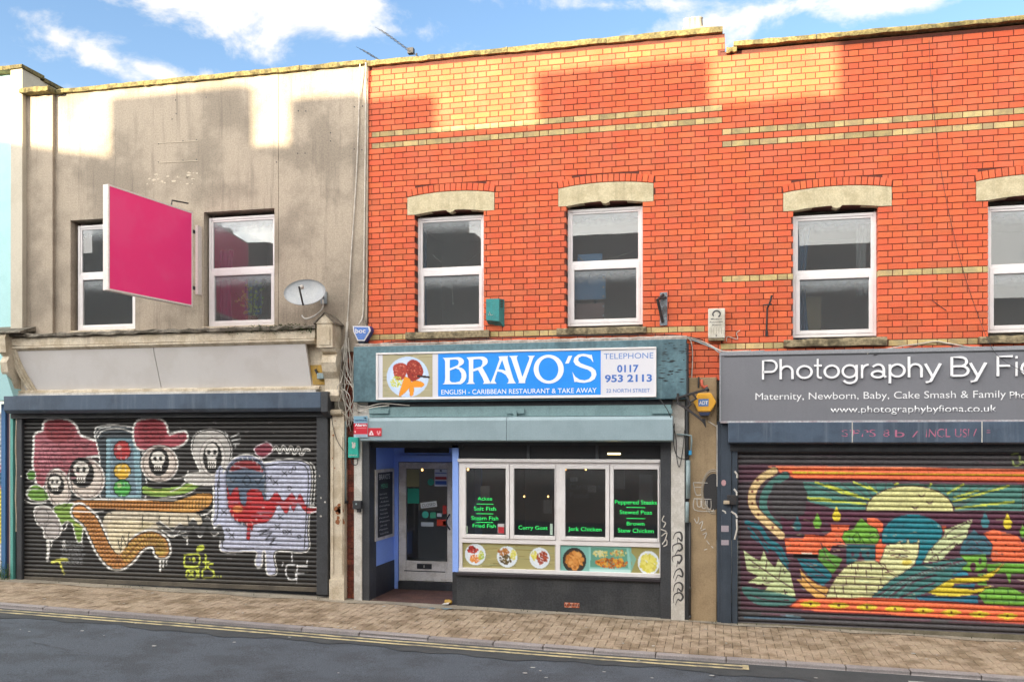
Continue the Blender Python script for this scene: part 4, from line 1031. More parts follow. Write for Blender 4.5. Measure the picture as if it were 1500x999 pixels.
    for (cx, cy, rx, ry) in ((470, 412, 104, 116), (318, 462, 74, 112), (866, 330, 106, 104)):
        c.line([(cx + rx * math.cos(t), cy + ry * math.sin(t)) for t in [k * .33 for k in range(20)]], 3, K, .8)
        for k in range(9): t = k * .7; c.line([(cx + rx * .86 * math.cos(t), cy + ry * .86 * math.sin(t)), (cx + rx * .72 * math.cos(t + .15), cy + ry * .72 * math.sin(t + .15))], 2.5, '#5a4644', .6)
    for q in ([(205, 465), (165, 470), (150, 500), (170, 530)], [(120, 520), (180, 545), (250, 540)], [(520, 175), (545, 140), (600, 128)], [(780, 525), (900, 515), (1000, 500), (1060, 470)], [(395, 585), (500, 590), (560, 585)], [(900, 700), (935, 720), (1010, 700)]): c.line(q, 5, W_, .9)
    for x in (255, 345, 352, 445, 870, 905): c.line([(x, 745 if x < 500 else 850), (x + random.uniform(-3, 3), (745 if x < 500 else 850) + random.uniform(20, 60))], random.uniform(3, 6), W_, .8)
    c.T = (250, 590, 3.445)
    # scuffs and the dirty last slats
    for _ in range(60):
        x, y = random.uniform(30, 720), random.uniform(60, 900); c.line([(x, y), (x + random.uniform(-10, 22), y + random.uniform(-4, 4))], random.uniform(1.5, 4), '#8b8885', .4, False)
    c.T = (0, 0, 1)
    c.line([(20, 836), (250, 845), (490, 858)], 10, '#4b463f', .5, False)
    c.mottle(.84, 1.34, 5, 1.2)
    return c
cvA = mural_left()
sh = thing('roller_shutter', 'black roller shutter sprayed with a traffic light, skull eyes and capped figure', 'shutter', (ax(250), -.02, .2), 'closed painted roller shutters')
xa, xb = ax(36, .0), ax(466, .0); zt_ = az_(606, 36); zb_a = az_(846, 36)
zbot = roller_shutter(sh, xa, xb, zt_, zb_a, .0, .0695, cvA, 700, groove=(.014, .013, .013))
box('bottom_bar', (xa, xb, -.02, .03, zbot - .075, zbot - .002), G('bottom_rail', lin('#5f584d'), .6, lin('#3f3a34'), .6, 3, .15, 60, .1), sh, .006)
box('guide_rail', (ax(28), ax(36) - .002, -.06, .06, gz(xa) - .02, zt_ + .1), M_dark, sh, .008)
box('guide_rail', (ax(466) + .002, ax(483), -.07, .06, .17, zt_ + .1), M_dark, sh, .008)
z1h, z0h = az_(577, 230, -.26), az_(602, 230, -.26)
x0h, x1h = ax(5, -.26), ax(470, -.26)
hood = MB().sweepx([(-.26, z0h + .03), (-.26, z1h), (.0, z1h), (.0, z0h - .02), (-.20, z0h - .02)], x0h, x1h).build('hood', M_slate, sh); bevel(hood, .008)
MB().sweepx([(-.265, z0h - .03), (-.265, z1h + .004), (.0, z1h + .004), (.0, z0h - .12), (-.12, z0h - .12)], x1h + .002, ax(480, -.26)).build('end_bracket', M_dark, sh)
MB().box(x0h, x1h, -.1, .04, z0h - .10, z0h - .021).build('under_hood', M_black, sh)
mb = MB()
for (px, py) in ((468, 697), (470, 756), (470, 729), (476, 735), (31, 697)): blob(mb, px, py, .02, -.072, 5)
mb.build('sticker', M_white, sh, kind='stuff')
# sliver of the neighbour's painted shutter
def mural_sliver():
    c = Canvas(-140, 600, 10, 880, 1.5, '#c9c9c6')
    for i in range(70):
        x, y = random.uniform(-140, 8), random.uniform(650, 800)
        c.ell(x, y, random.uniform(2, 9), random.uniform(3, 12), random.choice(['#c8384a', '#d8c84a', '#2e5f78', '#e6e6e0', '#cfc44a']), .9)
    c.line([(-30, 720), (-10, 735), (2, 725), (0, 790)], 12, '#d8cf4a'); return c
shn = thing('roller_shutter', 'white roller shutter with red and yellow spray paint at the left edge', 'shutter', (-12.4, .0, .25), 'closed painted roller shutters')
zb_n = roller_shutter(shn, -15.4, ax(5) - .01, 3.0, .3, .05, .0695, mural_sliver(), 60)
box('bottom_bar', (-15.4, ax(5) - .01, .03, .08, .2, .298), M_dark, shn)
# small weed at the foot of the posts
weed = thing('weed', 'small green weed growing at the foot of the turquoise post', 'plant', (ax(13), -.12, gz(ax(13))))
mb = MB(); ms = MB()
for i in range(26):
    a = random.uniform(0, 6.28); b = Vector((ax(13) + random.uniform(-.1, .1), -.12 + random.uniform(-.05, .03), gz(ax(13)))); tip = b + Vector((math.cos(a) * .07, math.sin(a) * .05, random.uniform(.08, .3)))
    ms.tube([b, tip], .003, 4)
    for t in (.5, .75, 1): 
        c = b.lerp(tip, t); l = random.uniform(.025, .045); u = Vector((random.gauss(0, 1), random.gauss(0, 1), random.gauss(0, .5))).normalized(); w = u.cross(Vector((0, 0, 1))).normalized() * l * .4
        mb.face([c, c + u * l * .5 + w, c + u * l, c + u * l * .5 - w])
mb.build('leaves', G('leaf_green', (.05, .13, .03), .6, (.09, .16, .04), .5, 20, .2, 60, 0), weed); ms.build('stems', G('leaf_green', (.05, .13, .03)), weed)
# ================================================================= restaurant
def text(name, s, x0, x1, z0, zh, y, m, parent, depth=.0, thin=0.0, split=True):
    """lettering: baseline z0, capital height zh, squeezed to run from x0 to x1"""
    cu = bpy.data.curves.new(name, 'FONT'); cu.body = s; cu.size = 1; cu.extrude = 0.0; cu.offset = thin; cu.resolution_u = 4
    o = bpy.data.objects.new(name, cu); COL.objects.link(o)
    dg = bpy.context.evaluated_depsgraph_get(); me = bpy.data.meshes.new_from_object(o.evaluated_get(dg)); bpy.data.objects.remove(o); bpy.data.curves.remove(cu)
    n = len(me.vertices); co = np.empty(n * 3, np.float32); me.vertices.foreach_get('co', co); co = co.reshape(-1, 3)
    a, b = co[:, 0].min(), co[:, 0].max(); cap = .729
    sx = (x1 - x0) / (b - a) if x1 is not None else zh / cap
    out = np.stack([x0 + (co[:, 0] - a) * sx, np.full(n, y), z0 + co[:, 1] * zh / cap], 1)
    me.vertices.foreach_set('co', out.astype(np.float32).ravel()); me.update()
    if depth:
        import bmesh
        bm = bmesh.new(); bm.from_mesh(me); g = bmesh.ops.extrude_face_region(bm, geom=bm.faces[:])
        bmesh.ops.translate(bm, vec=(0, -depth, 0), verts=[v for v in g['geom'] if isinstance(v, bmesh.types.BMVert)]); bm.to_mesh(me); bm.free()
    me.name = name
    # each word is a piece of its own
    xs = sorted((min(me.vertices[i].co.x for i in p.vertices), max(me.vertices[i].co.x for i in p.vertices)) for p in me.polygons)
    cuts = []; r = xs[0][1]
    for a_, b_ in xs[1:]:
        if a_ - r > .24 * sx * cap: cuts.append((a_ + r) / 2)
        r = max(r, b_)
    if not cuts or parent is None or not split: return link(name, me, parent, m)
    out_ = None
    lim = [-1e9] + cuts + [1e9]
    for lo, hi in zip(lim[:-1], lim[1:]):
        pf = [p for p in me.polygons if lo < sum(me.vertices[i].co.x for i in p.vertices) / len(p.vertices) < hi]; ids = {}; vs = []; fs = []
        for p in pf:
            f = []
            for i in p.vertices:
                if i not in ids: ids[i] = len(vs); vs.append(tuple(me.vertices[i].co))
                f.append(ids[i])
            fs.append(f)
        m2 = bpy.data.meshes.new(name); m2.from_pydata(vs, [], fs); m2.update(); out_ = link(name, m2, parent, m)
    return out_
def ptext(name, s, px0, px1, base, cap, y, m, parent, depth=0.0, thin=0.0, ref=None):
    r = px0 if ref is None else ref; z0, z1 = az_(base, r, y), az_(cap, r, y)
    return text(name, s, ax(px0, y), ax(px1, y), z0, z1 - z0, y, m, parent, depth, thin)
shopB = thing('shopfront', 'restaurant shopfront with white framed windows, green menu lettering and recessed blue doorway', 'shopfront', (ax(800), 0, 0))
YF = .03                                  # face of the window frame
# pilasters and jambs
def post(name, a, b, yf, top, m, base_px=None): 
    return box(name, (ax(a, yf), ax(b, yf), yf, .25, zg(a), az_(top, a, yf)), m, shopB, .004)
post('pilaster', 518.5, 530, -.06, 592, M_white); post('jamb', 530.3, 541, -.04, 640, M_dark)
post('jamb', 967.5, 982.5, -.04, 640, M_dark); 
o = post('pilaster', 983, 1003, -.06, 588, M_white)
# header board, ceiling of the recess, room behind
zhead = az_(640, 800, 0)
RX0, RX1 = ax(541), ax(664, .03)
YB = 1.08
zceil = az_(655, 577, YB)
xw0, xw1 = ax(672, YF), ax(967.5, YF)
zw1, zw0 = az_(672, 672, YF), az_(836.6, 671, YF)
box('header_board', (ax(530), ax(983), .0, .02, az_(652, 800), zhead + .3), M_black, shopB)
box('transom_panel', (xw0, xw1, .05, .06, zw1, az_(650, 800)), G('transom_glass', (.03, .033, .036), .15, bump=0), shopB)
for px in (771, 872): box('transom_bar', (ax(px), ax(px + 4), .03, .05, zw1, az_(650, 800)), M_dark, shopB)
box('recess_ceiling', (RX0 - .1, RX1 + .15, .02, YB + .1, zceil, zceil + .05), M_black, shopB)
# recess walls
dz = az_(833, 541)
def zdado(y): return az_(833, 541)
box('recess_wall', (RX0 - .05, RX0, -.03, YB, 1.0 * dz + .001, zceil), M_blue, shopB)
box('recess_dado', (RX0 - .05, RX0 + .012, -.03, YB, -.1, dz), M_black, shopB)
box('recess_back', (RX0, ax(583, YB), YB, YB + .1, -.1, zceil), M_blue, shopB)
box('recess_back', (ax(583, YB), RX1 + .15, YB, YB + .1, az_(676, 583, YB), zceil - .0), M_blue, shopB)
box('recess_cornice', (ax(583, YB), RX1 + .1, YB - .04, YB - .001, az_(672, 583, YB), az_(667, 583, YB)), M_blue, shopB)
box('recess_back', (ax(664, YB), RX1 + .15, YB + .001, YB + .1, -.1, az_(677, 583, YB)), M_blue, shopB)
box('over_panel', (ax(593, YB), ax(658, YB), YB - .02, YB - .001, az_(663, 593, YB), zceil - .0), M_black, shopB)
box('window_return', (RX1 + .0, RX1 + .05, YF + .06, YB, -.1, zceil), M_blue, shopB)
box('corner_post', (ax(663, YF), xw0 - .004, YF - .01, YF + .06, az_(837, 665, YF), az_(650, 665, YF)), M_blue, shopB)
box('corner_foot', (ax(663, YF), xw0 + .0, YF - .01, YF + .06, -.1, az_(838, 665, YF)), M_black, shopB)
MB().face([(RX0, -.03, gz(RX0) + .012), (RX1, .0, gz(RX1) + .012), (RX1, YB, az_(862, 584, YB)), (RX0, YB, az_(862, 584, YB))]).build('entrance_floor', G('brown_mat', lin('#5c4038'), .9, lin('#44302b'), .6, 6, .3, 80, .4), shopB)
box('door_sill', (ax(584, YB), ax(664, YB), YB - .03, YB + .06, az_(863, 584, YB), az_(850.5, 584, YB)), M_black, shopB)
# the door
dx0, dx1 = ax(583.5, YB), ax(663, YB); dt, db = az_(677, 583, YB), az_(850, 583, YB)
pt_, pbt = az_(686, 594, YB), az_(821, 594, YB); pl_, pr_ = ax(594, YB), ax(654.5, YB)
mb = MB(); yd = YB + .02
mb.box(dx0, pl_, yd, yd + .06, db, dt).box(pr_, dx1, yd, yd + .06, db, dt).box(pl_, pr_, yd, yd + .06, pt_, dt).box(pl_, pr_, yd, yd + .06, db, pbt)
door = mb.build('door', M_white, shopB); bevel(door, .006)
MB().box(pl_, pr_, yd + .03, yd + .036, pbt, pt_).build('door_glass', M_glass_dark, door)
box('letterbox', (ax(611, yd), ax(632.5, yd), yd - .012, yd + .01, az_(832.5, 611, yd), az_(825, 611, yd)), M_black, door, .004)
box('letterbox_number', (ax(621, yd), ax(622, yd), yd - .014, yd - .011, az_(830.5, 611, yd), az_(827, 611, yd)), M_white, door)
box('kick_line', (ax(592, yd), ax(652, yd), yd - .004, yd, az_(836, 592, yd), az_(834.8, 592, yd)), M_black, door)
hx = ax(657.5, yd - .05)
MB().tube(smooth_path([(hx, yd - .005, az_(775, 657, yd)), (hx - .02, yd - .06, az_(770, 657, yd)), (hx - .035, yd - .07, az_(764, 657, yd)), (hx - .02, yd - .06, az_(758, 657, yd)), (hx, yd - .005, az_(753, 657, yd))]), .012, 6).build('handle', M_iron, door, True)
# stickers on the door glass
ys = yd + .026
def sticker(name, a, b, t, bt, col, cv=None, label=None):
    o = box(name, (ax(a, ys), ax(b, ys), ys, ys + .002, az_(bt, a, ys), az_(t, a, ys)), G('sticker_' + col.strip('#'), lin(col), .6, bump=0, fine=.05), door)
    if label: o['label'] = label
    return o
sticker('licence_card', 595.5, 614, 687, 712.5, '#8d8a66', label='beige licence card'); sticker('delivery_sticker', 597, 614, 715, 737, '#1f8a74', label='teal sticker')
def cvs(w, h, bg, sc=2): return Canvas(0, 0, w, h, sc, bg)
c = cvs(70, 90, '#b9c0cf'); c.poly([(5, 18), (65, 18), (65, 26), (5, 26)], '#4c5c9c'); c.poly([(5, 40), (65, 40), (65, 55), (5, 55)], '#9c3038'); c.poly([(5, 60), (65, 60), (65, 84), (5, 84)], '#31549c'); c.ell(35, 9, 5, 6, '#2c3a50')
print_panel('rating_card', door, c, 636.5, 655, 687, 712, ys, 14, 18)
for (cx, cy, r, col) in ((631, 706, 5, '#2f8f7c'), (623, 753.5, 5.2, '#3fa893')):
    X, Z = at(cx, cy, ys); rr = r / 90
    MB().prism([(X + rr * math.cos(t), Z + rr * math.sin(t)) for t in [k * math.pi / 8 for k in range(16)]], ys, ys + .002).build('round_sticker', G('st' + col[1:], lin(col), .6, bump=0), door)
sticker('square_sticker', 630, 638.5, 750, 758.5, '#3f9b77'); sticker('square_sticker', 640, 647, 751.5, 756.5, '#b8bcc0'); sticker('red_sticker', 648.5, 654, 740, 752.5, '#a8281f')
sticker('red_sticker', 640, 653.5, 760.5, 770, '#b8341c'); sticker('paper_strip', 617, 635, 764.5, 770.5, '#a8b0b6'); sticker('green_sticker', 649, 654, 763, 769, '#5a9a3a')
X, Z = at(628, 739, ys - .01); a = .13; wd, ht = 12.8 / 92, 4.2 / 92
R_ = lambda u, v: (X + u * math.cos(a) - v * math.sin(a), ys - .01, Z + u * math.sin(a) + v * math.cos(a))
cs = MB().face([R_(-wd, -ht), R_(wd, -ht), R_(wd, ht), R_(-wd, ht)]).build('closed_sign', G('closed_card', lin('#cdd2d0'), .6, bump=0), door)
t_ = text('closed_lettering', 'CLOSED', -.115, .115, -.026, .052, 0, M_black, door, split=False); 
co = [(v.co.x, v.co.z) for v in t_.data.vertices]
for v, (u, w_) in zip(t_.data.vertices, co): v.co = Vector(R_(u, w_)) + Vector((0, -.003, 0))
# menu board on the side wall of the recess
ya, ybd = None, None
def side_y(px):        # depth on the side wall plane x = RX0 seen at this column
    x = (px - 750) / F; t = RX0 / (-S_ + x * C_); return t * (C_ + x * S_) - D, t
y_a, t_a = side_y(547.5); y_b, t_b = side_y(575)
zt_m, zb_m = H + t_a * (645 - 688) / F, H + t_a * (645 - 793) / F
mb = MB().box(RX0 + .001, RX0 + .03, y_a, y_b, zb_m, zt_m).build('menu_board', M_white, shopB)
MB().box(RX0 + .03, RX0 + .034, y_a + .09, y_b - .09, zb_m + .05, zt_m - .05).build('board_face', M_black, mb)
def side_text(s, u0, u1, z, h, m):
    o = text('menu_lettering', s, 0, 1, 0, 1, 0, m, mb, split=False); L0, L1 = y_a + .09, y_b - .09
    xs = [v.co.x for v in o.data.vertices]
    for v in o.data.vertices: v.co = Vector((RX0 + .0355, L0 + (L1 - L0) * (u0 + (u1 - u0) * v.co.x), z + v.co.z * h))
    return o
M_chalk = G('chalk', (.6, .62, .6), .8, bump=0); M_chalkg = G('chalk_green', (.15, .5, .3), .8, bump=0)
side_text("BRAVO'S", .08, .8, zt_m - .16, .085, M_chalk); side_text('MENU', .2, .65, zt_m - .30, .075, M_chalkg)
for i, s in enumerate(('Goat curry', 'Brown stew', 'Ackee', 'Dumpling', 'Fried fish', 'Rice & peas', 'Festival', 'Patties', 'Jerk wings', 'Plantain', 'Soup of day')):
    side_text(s, .1 + .03 * (i % 3), .6 + .06 * (i % 4), zt_m - .40 - i * .062, .026, M_chalk)
# window frame
mb = MB(); yw = YF
zr = az_(787.8, 675, YF); zr2 = az_(794.5, 675, YF)
ztp = az_(685.5, 682, YF) ; zpb = az_(782, 682, YF); zfb_ = az_(831, 677, YF)
zt1 = az_(679.5, 672, YF)
mb.box(xw0, xw1, yw, yw + .08, zt1, zw1)                       # head
mb.box(xw0, xw1, yw + .003, yw + .08, zr2, zr + .005)            # transom between panes and pictures
mb.box(xw0, xw1, yw - .01, yw + .08, zw0, zfb_)                  # foot rail
for (a, b) in ((672, 677), (814, 820.5), (966, 967.5)): mb.box(ax(a, yw), ax(b, yw), yw + .002, yw + .08, zfb_, zt1)
fw = mb.build('shop_window', M_upvc, shopB); bevel(fw, .005)
box('head_moulding', (xw0 - .01, xw1, yw - .035, yw - .001, zw1 - .045, zw1 + .004), M_upvc, fw, .006)
panes = [(682.5, 741), (753, 812.5), (828, 887), (899, 963.5)]
outer = [(677, 746.5), (747, 814), (820.5, 893), (893.5, 966)]
for (pl, pr), (ol, orr) in zip(panes, outer):
    s = MB(); a, b, c_, d = ax(ol, yw) + .002, ax(orr, yw) - .002, zr + .006, zt1 - .002; e, f_, g_, h_ = ax(pl, yw), ax(pr, yw), zpb, ztp; y0_ = yw - .012
    s.box(a, e, y0_, yw + .05, c_, d).box(f_, b, y0_, yw + .05, c_, d).box(e, f_, y0_, yw + .05, h_, d).box(e, f_, y0_, yw + .05, c_, g_)
    bevel(s.build('casement', M_upvc, fw), .005, 2)
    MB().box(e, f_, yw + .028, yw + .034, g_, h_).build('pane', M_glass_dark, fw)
# menu lettering stuck on the panes
M_green = G('green_vinyl', lin('#3cff7c'), .5, bump=0, fine=0); yv = yw + .022
def vt(s, a, b, base, cap): return ptext('menu_lettering', s, a, b, base, cap, yv, M_green, fw, thin=.009)
sc_ = 3.842; vx = lambda v: 650 + v / sc_; vy = lambda v: 640 + v / sc_
for s, a, b, bs, cp in (('Ackee', 190, 273, 355, 334), ('Salt Fish', 170, 295, 412, 390), ('Steam Fish', 155, 307, 465, 442), ('Fried Fish', 163, 293, 508, 486), ('Curry Goat', 420, 585, 518, 496),
                        ('Jerk Chicken', 700, 888, 526, 503), ('Peppered Steaks', 963, 1200, 376, 352), ('Stewed Peas', 990, 1172, 432, 409), ('Brown', 1030, 1130, 496, 474), ('Stew Chicken', 980, 1182, 535, 511)):
    vt(s, vx(a), vx(b), vy(bs), vy(cp))
for a, b, y_ in ((185, 280, 376), (182, 279, 430), (182, 278, 479), (1028, 1134, 395), (1028, 1134, 457)):
    box('menu_rule', (ax(vx(a), yv), ax(vx(b), yv), yv, yv + .001, az_(vy(y_ + 2), vx(a), yv), az_(vy(y_ - 2), vx(a), yv)), M_green, fw)
for (a, b, t, bt, col) in ((304, 341, 487, 541, '#b8b8b8'), (306, 340, 505, 540, '#b32a35'), (120, 136, 500, 540, '#9ab09c'), (598, 613, 487, 550, '#a9c0b0')):
    yy = yv - (.002 if col == '#b32a35' else 0)
    box('window_sticker', (ax(vx(a), yy), ax(vx(b), yy), yy, yy + .001, az_(vy(bt), vx(a), yy), az_(vy(t), vx(a), yy)), G('ws' + col[1:], lin(col), .6, bump=0), fw)
# picture panels of food
def wood(c, w, h, a='#a39a62', b='#7c7040'):
    for _ in range(90): y = random.uniform(0, h); x = random.uniform(-60, w); c.line([(x, y), (x + random.uniform(30, 160), y + random.uniform(-4, 4))], random.uniform(1, 4), random.choice([a, b, '#bdb27e', '#8f9a70', '#6f6238']), .75, False)
def plate(c, x, y, r, col='#dde6ee'):
    c.ell(x + 2, y + 3, r * 1.02, r * 1.05, '#6f6a4c', .6); c.ell(x, y, r, r * 1.03, col); c.ell(x, y, r * .78, r * .8, '#c9d4de'); c.ell(x, y, r * .74, r * .77, '#e2e9ef')
def lumps(c, x, y, rx, ry, n, cols, s=(4, 8)):
    for _ in range(n):
        a = random.uniform(0, 6.28); q = math.sqrt(random.random()); c.ell(x + rx * q * math.cos(a), y + ry * q * math.sin(a), random.uniform(*s), random.uniform(*s) * .8, random.choice(cols), .9, random.uniform(0, 3))
def food1():
    c = cvs(522, 143, '#a79f6c', 1.4); wood(c, 522, 143)
    plate(c, 74, 66, 60); lumps(c, 60, 40, 32, 20, 50, ['#a3241c', '#c43a28', '#6f1812']); lumps(c, 70, 92, 30, 22, 50, ['#e0862e', '#d96e20', '#e8a050']); lumps(c, 108, 72, 14, 26, 30, ['#c8c84a', '#dfe088', '#9fbf4a'])
    plate(c, 256, 74, 58); lumps(c, 235, 48, 30, 20, 45, ['#a5672a', '#b87c3a']); lumps(c, 248, 88, 34, 28, 60, ['#5a4a20', '#74602a', '#43361a']); lumps(c, 290, 62, 16, 26, 34, ['#d3cf5a', '#e2dc7e'])
    plate(c, 438, 76, 57); lumps(c, 412, 62, 20, 28, 34, ['#d8cf52', '#e6e07a']); lumps(c, 452, 76, 30, 36, 80, ['#9c3a1e', '#b4502a', '#7c2a16']); return c
def food2():
    c = cvs(557, 143, '#7fb8ae', 1.4)
    c.poly([(400, 0), (557, 0), (557, 143), (400, 143)], '#9a9258'); wood(c, 557, 143) if 0 else None
    c.ell(80, 78, 68, 66, '#2f2a26'); c.ell(80, 78, 62, 60, '#3a332c'); lumps(c, 80, 78, 46, 44, 120, ['#c07a34', '#d3914a', '#a9662a', '#dca35c'], (7, 14))
    c.poly([(160, 0), (385, 0), (400, 110), (395, 143), (165, 143)], '#8fc7bd'); c.poly([(175, 10), (375, 10), (385, 110), (170, 110)], '#5f9a86')
    lumps(c, 290, 85, 90, 26, 170, ['#d08a2c', '#c86a24', '#dca840', '#8f4a1c']); lumps(c, 230, 40, 40, 16, 40, ['#cfd0a0', '#d9c86a']); lumps(c, 330, 35, 46, 14, 40, ['#a9b86a', '#d0cf9a', '#c98a3a'])
    c.poly([(165, 118), (398, 118), (395, 135), (166, 135)], '#b9dcd6'); c.poly([(230, 136), (390, 136), (390, 143), (230, 143)], '#a8483c'); c.poly([(385, 10), (405, 80), (398, 140), (430, 60)], '#7fae9a')
    plate(c, 497, 80, 60); lumps(c, 497, 80, 44, 44, 110, ['#d9cf52', '#e6de78', '#c9ba3e', '#dfd96a'], (7, 13)); return c
print_panel('food_picture', fw, food1(), 677.3, 812.5, 794.2, 831, yw + .03, 150, 40, ref=677)
print_panel('food_picture', fw, food2(), 821, 965.8, 798, 838, yw + .03, 150, 40, ref=821)
MB().box(xw0, xw1, yw + .034, yw + .05, zw0, zr2 + .01).build('picture_backing', M_white, fw)
# stall riser
zs0 = zw0 - .002
box('stall_riser', (xw0 - .02, ax(968), .0, .25, -.2, zs0 - .05), G('riser_paint', (.03, .033, .038), .6, (.055, .058, .06), .6, 2.5, .25, 40, .35, streak=.25, streakcol=(.08, .08, .08)), shopB, .004)
box('riser_sill', (xw0 - .03, ax(968), -.045, .1, zs0 - .05, zs0), G('sill_gloss', (.04, .035, .04), .25, bump=.02), shopB, .008)
vb = thing('air_brick', 'terracotta air brick set low in the black stall riser', 'air brick', (ax(837), 0, az_(886, 837)))
x0_, x1_ = ax(827), ax(848.5); z0_, z1_ = az_(889, 827), az_(882, 827)
MB().box(x0_, x1_, -.008, .0, z0_, z1_).build('body', G('terracotta', lin('#b5562e'), .8, lin('#c9b8a8'), .5, 30, .2, 60, .2), vb)
for i in range(9): box('slot', (x0_ + .012 + i * .023, x0_ + .024 + i * .023, -.0095, -.0082, z0_ + .02, z1_ - .02), M_black, vb)
# dining room behind the glass
rm = MB(); a, b, c_, d = RX1 + .06, ax(967) + .1, .0, zceil + .15
rm.box(a, b, 5, 5.05, c_, d).box(b, b + .05, .3, 5, c_, d).box(a, b, .3, 5, -.1, .1).box(a, b, .1, 5, d, d + .05).box(a - .02, a, YB + .2, 5, c_, d)
rm.box(-6.5, a - .02, 5, 5.05, c_, d).box(-6.5, -6.45, YB + .1, 5, c_, d).box(-6.5, a, YB + .1, 5, d, d + .05).box(-6.5, a, YB + .12, 5, -.1, .1).box(-6.5, RX0, YB + .1, YB + .15, c_, d)
rm.build('dining_room', M_inner, shopB)
M_dim = G('dim_shelf', (.5, .48, .46), .8, bump=0)
for (px, py, w_, h_, yy) in ((704, 720, .14, .09, .5), (796, 742, .13, .1, .6), (899, 702, .16, .14, .35), (835, 702, .1, .03, .3), (861, 716, .12, .05, .5), (936, 716, .2, .22, .7)):
    X, Z = at(px, py, yy); MB().box(X, X + w_, yy, yy + .05, Z - h_, Z + h_).build('wall_notice', M_dim, shopB)
tb = text('reversed_sign', 'Caribbean', ax(834, .12), ax(886, .12), az_(716, 834, .12), .085, .12, G('dim_letter', (.42, .42, .42), .8, bump=0), shopB)
tb = text('reversed_sign', 'Food', ax(835, .12), ax(862, .12), az_(729, 834, .12), .085, .12, G('dim_letter', (.42, .42, .42)), shopB)
for (px, py, yy, r) in ((685.5, 687.5, .3, .018), (618.5, 688, 1.5, .02), (768, 727, 3.2, .016), (803, 727, 3.2, .016), (829, 688, .5, .012), (858, 687.5, .5, .014)):
    X, Z = at(px, py, yy); MB().tube([(X, yy, Z - r), (X, yy, Z), (X, yy, Z + r)], [r * .6, r, r * .5], 8).build('spot_lamp', M_lamp, shopB, True)
X, Z = at(890, 664.5, .045); X2, Z2 = at(909, 664.5, .045); MB().box(X, X2, .043, .049, Z - .012, Z + .012).build('tube_lamp', M_tubelamp, shopB)
# litter at the doorway
yl = thing('crushed_can', 'crushed yellow can lying at the foot of the doorway', 'can', (ax(656, .1), .1, gz(-3.9)))
X, Z = at(657, 877, .02); MB().tube(smooth_path([(X - .06, .02, gz(X) + .05), (X, .03, gz(X) + .055), (X + .05, .02, gz(X) + .04)]), [.02, .03, .032, .03, .03, .03, .033, .03, .03, .03, .03, .028, .015], 7).build('body', G('can_yellow', lin('#b58f3a'), .4, bump=.1), yl, True)
wr = MB(); X, Z = at(652, 882, -.02); wr.face([(X - .05, -.04, gz(X) + .02), (X + .06, -.06, gz(X) + .03), (X + .07, .0, gz(X) + .05), (X - .03, .02, gz(X) + .03)]); tag(wr.build('wrapper', M_white), 'white paper wrapper lying beside the crushed can', 'wrapper')
# ---------------------------------------------------------------- BRAVO'S sign
sgB = thing('shop_sign', "blue and white restaurant sign reading BRAVO'S above the awning", 'sign', (ax(760), -.22, az_(550, 760)))
ys0 = -.22
tb_, bb_ = az_(508, 519, ys0), az_(589, 519, ys0)
fb = MB().hexa([(ax(517.5, ys0), ys0, bb_), (ax(1005.5, ys0), ys0, bb_), (ax(1005.5, ys0), .0, bb_), (ax(517.5, ys0), .0, bb_), (ax(517.5, ys0), ys0, tb_), (ax(1005.5, ys0), ys0, tb_), (ax(1005.5, ys0), .0, tb_), (ax(517.5, ys0), .0, tb_)]).build('fascia_board', M_tealdark, sgB); bevel(fb, .01)
mb = MB(); rough_box(mb, ax(517, ys0), ax(1006, ys0), -.15, .0, tb_ - .0, tb_ + .055, 60, .006); mb.build('top_flashing', G('flashing', lin('#b3a79e'), .7, lin('#857a70'), .7, 4, .2, 30, .3), sgB)
mb = MB()
for _ in range(46):
    px = random.uniform(963, 1003); py = random.uniform(502, 560); X, Z = at(px, py, ys0); l = random.uniform(.02, .12); h = random.uniform(.003, .011)
    mb.face([(X, ys0 - .0015, Z), (X + l * .5, ys0 - .0015, Z - h), (X + l, ys0 - .0015, Z + .3 * h), (X + l * .4, ys0 - .0015, Z + h)])
mb.build('flaked_paint', M_black, sgB, kind='stuff')
sx0, sx1 = ax(551, ys0 - .03), ax(961.5, ys0 - .03); st, sb = az_(517.5, 552, ys0), az_(586, 552, ys0)
mb = MB(); fo = .035; yy = ys0 - .045
mb.box(sx0, sx1, yy, ys0, st - fo * .8, st).box(sx0, sx1, yy, ys0, sb, sb + fo * .7).box(sx0, sx0 + fo, yy, ys0, sb + fo * .7, st - fo * .8).box(sx1 - fo * .5, sx1, yy, ys0, sb + fo * .7, st - fo * .8)
bevel(mb.build('frame', M_upvc, sgB), .005)
yp = ys0 - .03
MB().box(sx0 + .01, sx1 - .01, yp, ys0 - .001, sb + .01, st - .01).build('white_panel', G('sign_white', lin('#dcdbe2'), .45, bump=0, fine=.02), sgB)
box('blue_panel', (ax(641.8, yp), ax(880, yp), yp - .003, yp - .0005, az_(580.5, 642, yp), az_(518.5, 642, yp)), G('sign_blue', lin('#1f8ff0'), .45, lin('#2a9af4'), .4, 2, .02, 60, 0), sgB)
c = cvs(420, 360, '#b0a888', 1.3); wood(c, 420, 360, '#c8c096', '#8a8050')
c.ell(212, 190, 178, 172, '#c4d8f4'); c.ell(212, 188, 150, 146, '#cfe0f6')
c.spoly([(90, 100), (150, 70), (200, 90), (205, 150), (170, 210), (110, 205)], '#b04030'); c.spoly([(205, 80), (250, 45), (310, 70), (345, 150), (310, 205), (240, 225), (205, 160)], '#9a2f22')
